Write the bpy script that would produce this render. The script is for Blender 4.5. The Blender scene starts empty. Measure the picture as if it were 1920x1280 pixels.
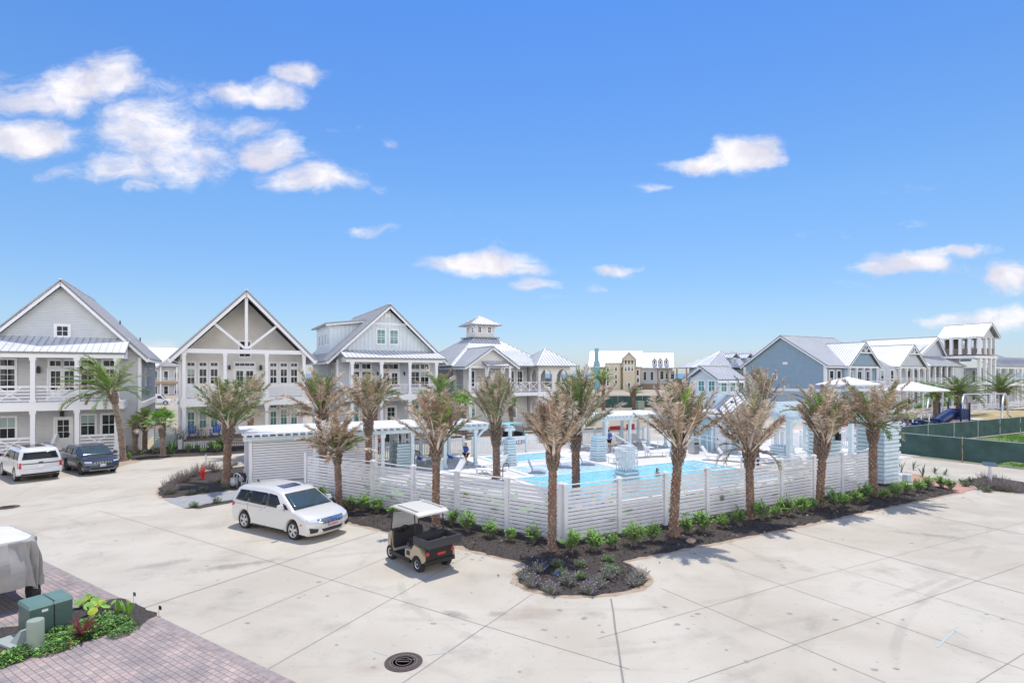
import bpy, math, random
from mathutils import Vector, Matrix
R = math.radians
sc = bpy.context.scene
# ------------------------------------------------------------------ camera
CAMH = 6.2
cam_d = bpy.data.cameras.new('camera'); cam = bpy.data.objects.new('camera', cam_d)
sc.collection.objects.link(cam); sc.camera = cam
cam.location = (0, 0, CAMH); cam.rotation_euler = (R(90), 0, 0)
cam_d.sensor_width = 36; cam_d.lens = 19.5; cam_d.shift_y = 0.03125
cam_d.clip_start = .1; cam_d.clip_end = 20000
# ------------------------------------------------------------------ light
SUN_EL, SUN_AZ = 73, 10          # azimuth measured from +Y (away from the camera), positive = to the right
sc.view_settings.view_transform = 'Standard'; sc.view_settings.look = 'None'
sc.view_settings.exposure = 0.2; sc.view_settings.gamma = 1
sd = bpy.data.lights.new('sun', 'SUN'); sun = bpy.data.objects.new('sun', sd); sc.collection.objects.link(sun)
sd.energy = 3.2; sd.angle = R(.53); sd.color = (1, .95, .875)
dv = Vector((math.sin(R(SUN_AZ)) * math.cos(R(SUN_EL)), math.cos(R(SUN_AZ)) * math.cos(R(SUN_EL)), math.sin(R(SUN_EL))))
sun.rotation_euler = dv.to_track_quat('Z', 'Y').to_euler(); sun.location = (0, 0, 60)
# ------------------------------------------------------------------ sky with clouds (all in sky directions)
world = bpy.data.worlds.new('World'); sc.world = world; world.use_nodes = True
nt = world.node_tree; nt.nodes.clear(); N = nt.nodes; K = nt.links
def nd(tree, typ, **kw):
    n = tree.nodes.new(typ)
    for k, v in kw.items(): setattr(n, k, v)
    return n
def mth(tree, op, a, b=None, clamp=False):
    n = tree.nodes.new('ShaderNodeMath'); n.operation = op; n.use_clamp = clamp
    for i, x in enumerate((a, b)):
        if x is None: continue
        if isinstance(x, (int, float)): n.inputs[i].default_value = x
        else: tree.links.new(x, n.inputs[i])
    return n.outputs[0]
def vmth(tree, op, a, b=None, scale=None):
    n = tree.nodes.new('ShaderNodeVectorMath'); n.operation = op
    for i, x in enumerate((a, b)):
        if x is None: continue
        if isinstance(x, tuple): n.inputs[i].default_value = x
        else: tree.links.new(x, n.inputs[i])
    if scale is not None: n.inputs['Scale'].default_value = scale
    return n.outputs['Value'] if op in ('LENGTH', 'DOT_PRODUCT') else n.outputs[0]
def smooth(tree, x, a, b):
    n = tree.nodes.new('ShaderNodeMapRange'); n.interpolation_type = 'SMOOTHSTEP'
    n.inputs['From Min'].default_value = a; n.inputs['From Max'].default_value = b
    tree.links.new(x, n.inputs['Value']); return n.outputs[0]
sky = nd(nt, 'ShaderNodeTexSky', sky_type='NISHITA'); sky.sun_disc = False
sky.sun_elevation = R(SUN_EL); sky.sun_rotation = R(SUN_AZ); sky.air_density = 1.0; sky.dust_density = .3; sky.ozone_density = 1.6; sky.altitude = 0
tc = nd(nt, 'ShaderNodeTexCoord'); sep = nd(nt, 'ShaderNodeSeparateXYZ'); K.new(tc.outputs['Generated'], sep.inputs[0])
yy = mth(nt, 'MAXIMUM', sep.outputs['Y'], .02)
cx = mth(nt, 'DIVIDE', sep.outputs['X'], yy); cz = mth(nt, 'DIVIDE', sep.outputs['Z'], yy)
cmb = nd(nt, 'ShaderNodeCombineXYZ'); K.new(cx, cmb.inputs[0]); K.new(cz, cmb.inputs[1])
nz1 = nd(nt, 'ShaderNodeTexNoise'); nz1.inputs['Scale'].default_value = 9; nz1.inputs['Detail'].default_value = 5; K.new(cmb.outputs[0], nz1.inputs['Vector'])
wv = vmth(nt, 'SUBTRACT', nz1.outputs['Color'], (.5, .5, .5)); wv = vmth(nt, 'SCALE', wv, scale=.085)
wv = vmth(nt, 'MULTIPLY', wv, (1.3, .7, 0)); pw = vmth(nt, 'ADD', cmb.outputs[0], wv)
# clouds: tangent-plane centre (x/y, z/y), half sizes, weight
CL = [(-.770,.519,.125,.036,1),(-.722,.530,.06,.044,1),(-.83,.49,.10,.028,.9),(-.885,.424,.105,.036,1.05),(-.655,.44,.10,.055,.9),(-.60,.39,.12,.05,.8),(-.70,.375,.08,.03,.8),
 (-.465,.505,.085,.022,.85),(-.385,.53,.045,.022,.9),(-.43,.50,.06,.024,.9),(-.432,.402,.055,.034,1.0),(-.36,.348,.085,.026,1.0),(-.35,.362,.04,.02,.8),(-.67,.337,.05,.012,.55),
 (.42,.39,.066,.030,1.15),(.36,.377,.10,.018,.95),(.45,.402,.04,.028,.9),(.25,.335,.03,.010,.5),
 (-.06,.197,.095,.022,1.15),(.02,.19,.05,.012,.8),(.035,.163,.045,.012,.75),(.19,.188,.055,.014,.8),(.14,.148,.035,.012,.4),(.07,.14,.03,.01,.3),
 (-.255,.262,.05,.012,.5),(-.215,.415,.02,.008,.4),(-.25,.34,.03,.014,.35),(-.10,.285,.02,.008,.25),
 (.715,.205,.07,.022,1.05),(.78,.218,.09,.012,.85),(.66,.192,.05,.014,.8),(.90,.175,.06,.03,1.0),(.88,.10,.11,.024,.95),(.80,.10,.06,.016,.8),(.735,.275,.04,.008,.35),
 (-.56,.44,.10,.03,.55),(-.50,.40,.14,.03,.5),(-.62,.50,.10,.03,.5),(-.75,.36,.12,.02,.5),(-.48,.45,.05,.02,.6),(-.30,.44,.05,.01,.35),(-.90,.50,.07,.02,.6),(.55,.255,.14,.012,.22),(-.05,.23,.05,.01,.3),(.70,.33,.10,.008,.25),(.3,.06,.5,.012,.16),(.78,.19,.14,.012,.4),
 (-.64,.048,.06,.02,.5),(-.93,.53,.05,.03,.5),(.62,.16,.06,.012,.2),(.5,.14,.12,.012,.12)]
fld = None
for (a, b, ra, rb, w) in CL:
    d = vmth(nt, 'SUBTRACT', pw, (a, b, 0)); d = vmth(nt, 'MULTIPLY', d, (1 / ra, 1 / rb, 0)); d = vmth(nt, 'LENGTH', d)
    f = mth(nt, 'MULTIPLY', mth(nt, 'SUBTRACT', 1.45, d, True), w)
    fld = f if fld is None else mth(nt, 'MAXIMUM', fld, f)
nz2 = nd(nt, 'ShaderNodeTexNoise'); nz2.inputs['Scale'].default_value = 26; nz2.inputs['Detail'].default_value = 9; nz2.inputs['Roughness'].default_value = .68
mp = nd(nt, 'ShaderNodeMapping'); mp.inputs['Scale'].default_value = (.6, 1.25, 1); K.new(pw, mp.inputs[0]); K.new(mp.outputs[0], nz2.inputs['Vector'])
den = mth(nt, 'ADD', fld, mth(nt, 'MULTIPLY', mth(nt, 'SUBTRACT', nz2.outputs['Fac'], .5), 1.5))
den = smooth(nt, den, .18, 1.15)
front = mth(nt, 'MULTIPLY', smooth(nt, sep.outputs['Y'], .05, .2), smooth(nt, fld, .02, .3))
den = mth(nt, 'MULTIPLY', den, front)
# unseen broken white cloud added behind the camera to fill the shaded facades
nz3 = nd(nt, 'ShaderNodeTexNoise'); nz3.inputs['Scale'].default_value = 2.2; nz3.inputs['Detail'].default_value = 5; K.new(tc.outputs['Generated'], nz3.inputs['Vector'])
den = mth(nt, 'MAXIMUM', den, mth(nt, 'MULTIPLY', smooth(nt, nz3.outputs['Fac'], .36, .56), mth(nt, 'MULTIPLY', smooth(nt, mth(nt, 'MULTIPLY', sep.outputs['Y'], -1), .0, .25), smooth(nt, sep.outputs['Z'], .68, .42))))
# slightly richer blue high up, paler towards the horizon (air)
mx = nd(nt, 'ShaderNodeMix', data_type='RGBA', blend_type='MULTIPLY'); mx.inputs[0].default_value = 1
ramp = nd(nt, 'ShaderNodeValToRGB'); K.new(sep.outputs['Z'], ramp.inputs[0]); cr = ramp.color_ramp
cr.elements[0].position = 0; cr.elements[0].color = (.58, .66, .92, 1)
cr.elements[1].position = .55; cr.elements[1].color = (.43, .77, 1.20, 1)
e = cr.elements.new(.096); e.color = (.61, .73, .90, 1); e = cr.elements.new(.277); e.color = (.60, .84, 1.05, 1)
K.new(sky.outputs[0], mx.inputs[6]); K.new(ramp.outputs[0], mx.inputs[7])
mc = nd(nt, 'ShaderNodeMix', data_type='RGBA'); K.new(den, mc.inputs[0]); K.new(mx.outputs[2], mc.inputs[6]); mc.inputs[7].default_value = (6.0, 5.75, 6.2, 1)
nz4 = nd(nt, 'ShaderNodeTexNoise'); nz4.inputs['Scale'].default_value = 14; nz4.inputs['Detail'].default_value = 6; K.new(pw, nz4.inputs['Vector'])
cc_ = nd(nt, 'ShaderNodeMix', data_type='RGBA'); K.new(smooth(nt, nz4.outputs['Fac'], .35, .65), cc_.inputs[0]); cc_.inputs[6].default_value = (5.0, 4.95, 5.7, 1); cc_.inputs[7].default_value = (6.8, 6.6, 6.8, 1); K.new(cc_.outputs[2], mc.inputs[7])
bk = mth(nt, 'MULTIPLY', smooth(nt, mth(nt, 'MULTIPLY', sep.outputs['Y'], -1), .0, .25), 1.0)
ml = nd(nt, 'ShaderNodeMix', data_type='RGBA', blend_type='MULTIPLY'); K.new(mth(nt, 'MULTIPLY', bk, den), ml.inputs[0]); K.new(mc.outputs[2], ml.inputs[6]); ml.inputs[7].default_value = (2.9, 2.8, 2.5, 1)   # the unseen cloud is brightened further as fill light on the facades
bg = nd(nt, 'ShaderNodeBackground'); bg.inputs['Strength'].default_value = .133; K.new(ml.outputs[2], bg.inputs[0])
wo = nd(nt, 'ShaderNodeOutputWorld'); K.new(bg.outputs[0], wo.inputs[0])

# ------------------------------------------------------------------ helpers
A = R(28.4); CA, SA = math.cos(A), math.sin(A)
def S(u, v, z=0): return (u * CA - v * SA, u * SA + v * CA, z)     # street grid -> world
COL = sc.collection
class MB:
    def __init__(s): s.v = []; s.f = []; s.mi = []; s.m = 0
    def face(s, pts):
        n = len(s.v); s.v += [tuple(p) for p in pts]; s.f.append(tuple(range(n, n + len(pts)))); s.mi.append(s.m)
    def solid(s, lo, hi):                                          # two matching rings
        n = len(s.v); k = len(lo); s.v += [tuple(p) for p in lo] + [tuple(p) for p in hi]
        fs = [tuple(range(n + k - 1, n - 1, -1)), tuple(range(n + k, n + 2 * k))] + [(n + i, n + (i + 1) % k, n + k + (i + 1) % k, n + k + i) for i in range(k)]
        s.f += fs; s.mi += [s.m] * len(fs)
    def box(s, x0, x1, y0, y1, z0, z1):
        if x0 > x1: x0, x1 = x1, x0
        if y0 > y1: y0, y1 = y1, y0
        s.solid([(x0, y0, z0), (x1, y0, z0), (x1, y1, z0), (x0, y1, z0)], [(x0, y0, z1), (x1, y0, z1), (x1, y1, z1), (x0, y1, z1)])
    def taper(s, cx, cy, z0, z1, a0, b0, a1, b1):
        s.solid([(cx - a0, cy - b0, z0), (cx + a0, cy - b0, z0), (cx + a0, cy + b0, z0), (cx - a0, cy + b0, z0)],
                [(cx - a1, cy - b1, z1), (cx + a1, cy - b1, z1), (cx + a1, cy + b1, z1), (cx - a1, cy + b1, z1)])
    def bar(s, p, q, w, h=None, up=(0, 0, 1)):
        p = Vector(p); q = Vector(q); d = (q - p).normalized(); u = Vector(up)
        if abs(d.dot(u)) > .99: u = Vector((1, 0, 0))
        a = d.cross(u).normalized(); b = a.cross(d).normalized(); h = h or w; a *= w / 2; b *= h / 2
        s.solid([p - a - b, p + a - b, p + a + b, p - a + b], [q - a - b, q + a - b, q + a + b, q - a + b])
    def tube(s, pts, r, n=8, r1=None):
        r1 = r if r1 is None else r1; prev = None; L = len(pts)
        P = [Vector(p) for p in pts]; base = len(s.v); a = None
        for i, p in enumerate(P):
            d = (P[min(i + 1, L - 1)] - P[max(i - 1, 0)]).normalized()
            if a is None: a = d.cross(Vector((0, 0, 1)) if abs(d.z) < .9 else Vector((1, 0, 0))).normalized()
            a = (a - d * a.dot(d)).normalized(); b = d.cross(a); rr = r + (r1 - r) * i / (L - 1)
            for k in range(n):
                t = 2 * math.pi * k / n; s.v.append(tuple(p + a * math.cos(t) * rr + b * math.sin(t) * rr))
        for i in range(L - 1):
            for k in range(n):
                s.f.append((base + i * n + k, base + i * n + (k + 1) % n, base + (i + 1) * n + (k + 1) % n, base + (i + 1) * n + k)); s.mi.append(s.m)
        s.f.append(tuple(base + k for k in range(n - 1, -1, -1))); s.f.append(tuple(base + (L - 1) * n + k for k in range(n))); s.mi += [s.m] * 2
    def lathe(s, prof, n=16, c=(0, 0, 0), ax='z'):
        base = len(s.v)
        for (r, h) in prof:
            for k in range(n):
                t = 2 * math.pi * k / n; a, b = r * math.cos(t), r * math.sin(t)
                p = (a, b, h) if ax == 'z' else ((a, h, b) if ax == 'y' else (h, a, b))
                s.v.append((p[0] + c[0], p[1] + c[1], p[2] + c[2]))
        for i in range(len(prof) - 1):
            for k in range(n):
                s.f.append((base + i * n + k, base + i * n + (k + 1) % n, base + (i + 1) * n + (k + 1) % n, base + (i + 1) * n + k)); s.mi.append(s.m)
        for i in (0, len(prof) - 1):
            if prof[i][0] > 1e-4: s.f.append(tuple(base + i * n + k for k in range(n))); s.mi.append(s.m)
    def prism(s, poly, ax, a0, a1):                                 # poly in the plane across ax
        def P(q, a): return (q[0], a, q[1]) if ax == 'v' else ((a, q[0], q[1]) if ax == 'u' else (q[0], q[1], a))
        s.solid([P(q, a0) for q in poly], [P(q, a1) for q in poly])
    def fb(s, face, a0, a1, z0, z1, d0, d1):                        # box on a facade: face = (side, plane), d = distance out of it
        k, c = face
        if k == 'f': s.box(a0, a1, c - d1, c - d0, z0, z1)
        elif k == 'b': s.box(a0, a1, c + d0, c + d1, z0, z1)
        elif k == 'l': s.box(c - d1, c - d0, a0, a1, z0, z1)
        else: s.box(c + d0, c + d1, a0, a1, z0, z1)
    def sheet(s, poly, z): s.face([(p[0], p[1], z) for p in poly])
    def mesh(s, name, mats, org=(0, 0, 0), smooth=None):
        me = bpy.data.meshes.new(name); ox, oy, oz = org
        me.from_pydata([(x - ox, y - oy, z - oz) for x, y, z in s.v], [], s.f)
        for m in (mats if isinstance(mats, (list, tuple)) else [mats]): me.materials.append(m)
        me.polygons.foreach_set('material_index', s.mi)
        if smooth is not None:
            import bmesh
            bm = bmesh.new(); bm.from_mesh(me); bmesh.ops.recalc_face_normals(bm, faces=bm.faces); bm.to_mesh(me); bm.free()
            me.polygons.foreach_set('use_smooth', [True] * len(me.polygons)); me.set_sharp_from_angle(angle=R(smooth))
        me.update(); return me
def tag(o, label, cat, group=None, kind=None):
    if label: o['label'] = label
    if cat: o['category'] = cat
    if group: o['group'] = group
    if kind: o['kind'] = kind
    return o
class T:                                                            # a thing: an Empty and its parts
    def __init__(s, name, label, cat, loc, rot=0, org=(0, 0, 0), group=None, kind=None):
        s.e = bpy.data.objects.new(name, None); COL.objects.link(s.e); s.e.location = loc; s.e.rotation_euler = (0, 0, rot); s.org = org
        s.e.empty_display_size = .3; tag(s.e, label, cat, group, kind)
    def part(s, name, mb, mats, parent=None, smooth=None, label=None, kind=None):
        o = bpy.data.objects.new(name, mb.mesh(name, mats, s.org, smooth)); COL.objects.link(o); o.parent = parent or s.e
        tag(o, label, None, None, kind); return o
def TS(name, label, cat, u, v, z=0, group=None): return T(name, label, cat, S(u, v, z), A, (u, v, z), group)
def one(name, label, cat, mb, mats, loc=(0, 0, 0), rot=0, org=(0, 0, 0), group=None, kind=None, smooth=None):
    o = bpy.data.objects.new(name, mb.mesh(name, mats, org, smooth)); COL.objects.link(o); o.location = loc; o.rotation_euler = (0, 0, rot)
    return tag(o, label, cat, group, kind)
def oneS(name, label, cat, mb, mats, u, v, z=0, **k): return one(name, label, cat, mb, mats, S(u, v, z), A, (u, v, z), **k)
def struct(name, mb, mats, **k): return one(name, None, None, mb, mats, kind='structure', **k)
def copy_tree(o, parent=None):
    c = o.copy(); COL.objects.link(c); c.parent = parent
    for ch in [x for x in bpy.data.objects if x.parent == o]: copy_tree(ch, c)
    return c
# ------------------------------------------------------------------ materials
def mat(name, col, rough=.6, metal=0, var=0, vs=3., bump=0, bs=40., spec=.5, coat=0, stretch=None, alpha=None, trans=0):
    m = bpy.data.materials.new(name); m.use_nodes = True; t = m.node_tree; b = t.nodes['Principled BSDF']
    b.inputs['Base Color'].default_value = (*col, 1); b.inputs['Roughness'].default_value = rough; b.inputs['Metallic'].default_value = metal
    b.inputs['Specular IOR Level'].default_value = spec; b.inputs['Coat Weight'].default_value = coat
    if trans: b.inputs['Transmission Weight'].default_value = trans
    if alpha is not None: b.inputs['Alpha'].default_value = alpha
    if var or bump:
        tcn = t.nodes.new('ShaderNodeTexCoord'); mp = t.nodes.new('ShaderNodeMapping'); t.links.new(tcn.outputs['Object'], mp.inputs[0])
        if stretch: mp.inputs['Scale'].default_value = stretch
    if var:
        n = t.nodes.new('ShaderNodeTexNoise'); n.inputs['Scale'].default_value = vs; n.inputs['Detail'].default_value = 5; t.links.new(mp.outputs[0], n.inputs[0])
        r = t.nodes.new('ShaderNodeValToRGB'); t.links.new(n.outputs['Fac'], r.inputs[0])
        r.color_ramp.elements[0].position = .3; r.color_ramp.elements[1].position = .7
        r.color_ramp.elements[0].color = (*[c * (1 - var) for c in col], 1); r.color_ramp.elements[1].color = (*[min(1, c * (1 + var)) for c in col], 1)
        t.links.new(r.outputs[0], b.inputs['Base Color'])
    if bump:
        n = t.nodes.new('ShaderNodeTexNoise'); n.inputs['Scale'].default_value = bs; n.inputs['Detail'].default_value = 4; t.links.new(mp.outputs[0], n.inputs[0])
        u = t.nodes.new('ShaderNodeBump'); u.inputs['Strength'].default_value = bump; u.inputs['Distance'].default_value = .03; t.links.new(n.outputs['Fac'], u.inputs['Height']); t.links.new(u.outputs[0], b.inputs['Normal'])
    return m
def siding(name, col, kind='lap', pitch=.16, rough=.6):
    # lap boards (each board's face leans out to a small lip) or vertical boards with battens
    m = mat(name, col, rough, var=.045, vs=1.3); t = m.node_tree; b = t.nodes['Principled BSDF']
    tcn = t.nodes.new('ShaderNodeTexCoord'); sp = t.nodes.new('ShaderNodeSeparateXYZ'); t.links.new(tcn.outputs['Object'], sp.inputs[0])
    src = sp.outputs['Z'] if kind == 'lap' else mth(t, 'ADD', sp.outputs['X'], sp.outputs['Y'])
    fr = mth(t, 'FRACT', mth(t, 'DIVIDE', src, pitch))
    if kind == 'lap': h = mth(t, 'SUBTRACT', 1, fr)
    else: h = smooth(t, mth(t, 'ABSOLUTE', mth(t, 'SUBTRACT', fr, .5)), .40, .44)
    u = t.nodes.new('ShaderNodeBump'); u.inputs['Strength'].default_value = 1; u.inputs['Distance'].default_value = .05 if kind == 'lap' else .03
    t.links.new(h, u.inputs['Height']); t.links.new(u.outputs[0], b.inputs['Normal']); return m
def concrete_mat(name, col, stains=()):
    m = mat(name, col, .75, spec=.25); t = m.node_tree; b = t.nodes['Principled BSDF']
    tcn = t.nodes.new('ShaderNodeTexCoord'); P = tcn.outputs['Object']
    def noise(s, det=5, r=.6, stretch=None):
        n = t.nodes.new('ShaderNodeTexNoise'); n.inputs['Scale'].default_value = s; n.inputs['Detail'].default_value = det; n.inputs['Roughness'].default_value = r
        if stretch:
            mp = t.nodes.new('ShaderNodeMapping'); mp.inputs['Scale'].default_value = stretch[:3]; mp.inputs['Rotation'].default_value = (0, 0, stretch[3]); t.links.new(P, mp.inputs[0]); t.links.new(mp.outputs[0], n.inputs[0])
        else: t.links.new(P, n.inputs[0])
        return n.outputs['Fac']
    def mix(fac, a, bcol):
        x = t.nodes.new('ShaderNodeMix'); x.data_type = 'RGBA'; t.links.new(fac, x.inputs[0])
        if isinstance(a, tuple): x.inputs[6].default_value = (*a, 1)
        else: t.links.new(a, x.inputs[6])
        x.inputs[7].default_value = (*bcol, 1); return x.outputs[2]
    c = mix(smooth(t, noise(.22, 3), .35, .65), tuple(k * 1.04 for k in col), tuple(k * q for k, q in zip(col, (.90, .875, .85))))
    c = mix(mth(t, 'MULTIPLY', smooth(t, noise(.55, 6, .65), .50, .76), .7), c, tuple(k * .66 for k in col))
    c = mix(mth(t, 'MULTIPLY', smooth(t, noise(1, 5, .7, (.16, 1.6, 1, R(33))), .56, .75), .40), c, tuple(k * .66 for k in col))
    c = mix(mth(t, 'MULTIPLY', smooth(t, noise(5, 4, .7), .60, .70), .45), c, tuple(k * .52 for k in col))
    c = mix(mth(t, 'MULTIPLY', smooth(t, noise(34, 3), .45, .8), .22), c, tuple(k * .6 for k in col))
    c = mix(mth(t, 'MULTIPLY', smooth(t, noise(17, 2, .5), .71, .76), .5), c, tuple(k * .5 for k in col))
    c = mix(mth(t, 'MULTIPLY', smooth(t, noise(.33, 2), .58, .8), .35), c, (col[0] * 1.02, col[1] * .90, col[2] * .80))
    if stains:                                                      # old oil and rust stains, each with its own place and ragged outline
        nn = t.nodes.new('ShaderNodeTexNoise'); nn.inputs['Scale'].default_value = 1.8; nn.inputs['Detail'].default_value = 6; nn.inputs['Roughness'].default_value = .7; t.links.new(P, nn.inputs[0])
        for (x, y, rx, ry, an, k, tint) in stains:
            mp = t.nodes.new('ShaderNodeMapping'); mp.vector_type = 'TEXTURE'; mp.inputs['Location'].default_value = (x, y, 0); mp.inputs['Rotation'].default_value = (0, 0, R(an)); mp.inputs['Scale'].default_value = (rx, ry, 1e6); t.links.new(P, mp.inputs[0])
            d = mth(t, 'ADD', vmth(t, 'LENGTH', mp.outputs[0]), mth(t, 'MULTIPLY', mth(t, 'SUBTRACT', nn.outputs['Fac'], .5), 2.6))
            c = mix(mth(t, 'MULTIPLY', smooth(t, d, 1.15, .15), k), c, tuple(q * w for q, w in zip(col, tint)))
        for (x, y, r) in ((1.8, 17.5, 5.2), (1.8, 17.5, 6.75), (-13, 31, 9.4), (-13, 31, 11.0), (-2, 40, 26), (-2, 40, 27.6), (22, 2, 17), (22, 2, 18.6)):   # tyre tracks of turning cars
            d = mth(t, 'ABSOLUTE', mth(t, 'SUBTRACT', vmth(t, 'LENGTH', vmth(t, 'SUBTRACT', P, (x, y, 0))), r))
            f = mth(t, 'MULTIPLY', smooth(t, d, .16, .06), smooth(t, mth(t, 'ADD', noise(.35, 3), mth(t, 'MULTIPLY', noise(9, 2), .25)), .56, .78)); c = mix(mth(t, 'MULTIPLY', f, .38), c, tuple(q * .62 for q in col))
    t.links.new(c, b.inputs['Base Color'])
    u = t.nodes.new('ShaderNodeBump'); u.inputs['Strength'].default_value = .25; u.inputs['Distance'].default_value = .01; t.links.new(noise(60, 3), u.inputs['Height']); t.links.new(u.outputs[0], b.inputs['Normal'])
    return m
def paver_mat():
    m = mat('paver brick', (.3, .22, .2), .8, spec=.2); t = m.node_tree; b = t.nodes['Principled BSDF']
    tcn = t.nodes.new('ShaderNodeTexCoord'); mp = t.nodes.new('ShaderNodeMapping'); mp.inputs['Rotation'].default_value = (0, 0, R(32.9)); t.links.new(tcn.outputs['Object'], mp.inputs[0])
    br = t.nodes.new('ShaderNodeTexBrick'); br.inputs['Scale'].default_value = 1; br.inputs['Brick Width'].default_value = .19; br.inputs['Row Height'].default_value = .13; br.inputs['Mortar Size'].default_value = .006
    br.inputs['Color1'].default_value = (.46, .37, .33, 1); br.inputs['Color2'].default_value = (.32, .29, .275, 1); br.inputs['Mortar'].default_value = (.16, .14, .13, 1); br.offset = .5; br.squash = .75; br.squash_frequency = 3
    n0 = t.nodes.new('ShaderNodeTexNoise'); n0.inputs['Scale'].default_value = 1.6; t.links.new(tcn.outputs['Object'], n0.inputs[0])
    wob = vmth(t, 'SCALE', vmth(t, 'SUBTRACT', n0.outputs['Color'], (.5, .5, .5)), scale=.03); t.links.new(vmth(t, 'ADD', mp.outputs[0], wob), br.inputs['Vector'])
    n = t.nodes.new('ShaderNodeTexNoise'); n.inputs['Scale'].default_value = .9; n.inputs['Detail'].default_value = 5; t.links.new(tcn.outputs['Object'], n.inputs[0])
    x = t.nodes.new('ShaderNodeMix'); x.data_type = 'RGBA'; x.blend_type = 'MULTIPLY'; x.inputs[0].default_value = .8
    r = t.nodes.new('ShaderNodeValToRGB'); r.color_ramp.elements[0].color = (.72, .72, .76, 1); r.color_ramp.elements[1].color = (1.25, 1.15, 1.1, 1); r.color_ramp.elements[0].position = .35; r.color_ramp.elements[1].position = .65
    t.links.new(n.outputs['Fac'], r.inputs[0]); t.links.new(br.outputs['Color'], x.inputs[6]); t.links.new(r.outputs[0], x.inputs[7]); t.links.new(x.outputs[2], b.inputs['Base Color'])
    u = t.nodes.new('ShaderNodeBump'); u.inputs['Strength'].default_value = .6; u.inputs['Distance'].default_value = .012; u.invert = True; t.links.new(br.outputs['Fac'], u.inputs['Height']); t.links.new(u.outputs[0], b.inputs['Normal'])
    return m
def water_mat(name, col):
    m = mat(name, col, .06, spec=.5); t = m.node_tree; b = t.nodes['Principled BSDF']
    tcn = t.nodes.new('ShaderNodeTexCoord')
    v = t.nodes.new('ShaderNodeTexNoise'); v.inputs['Scale'].default_value = 2.6; v.inputs['Detail'].default_value = 3; v.inputs['Distortion'].default_value = 2.2; t.links.new(tcn.outputs['Object'], v.inputs[0])
    r = t.nodes.new('ShaderNodeValToRGB'); e = r.color_ramp.elements; e[0].position = .42; e[0].color = (*[c * .84 for c in col], 1); e[1].position = .57; e[1].color = (min(1, col[0] * 1.5 + .08), min(1, col[1] * 1.12), min(1, col[2] * 1.08), 1)  # ripple caustics and glints put into the water colour
    t.links.new(v.outputs['Fac'], r.inputs[0]); t.links.new(r.outputs[0], b.inputs['Base Color'])
    u = t.nodes.new('ShaderNodeBump'); u.inputs['Strength'].default_value = .35; u.inputs['Distance'].default_value = .05; t.links.new(v.outputs['Fac'], u.inputs['Height']); t.links.new(u.outputs[0], b.inputs['Normal'])
    return m
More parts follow.
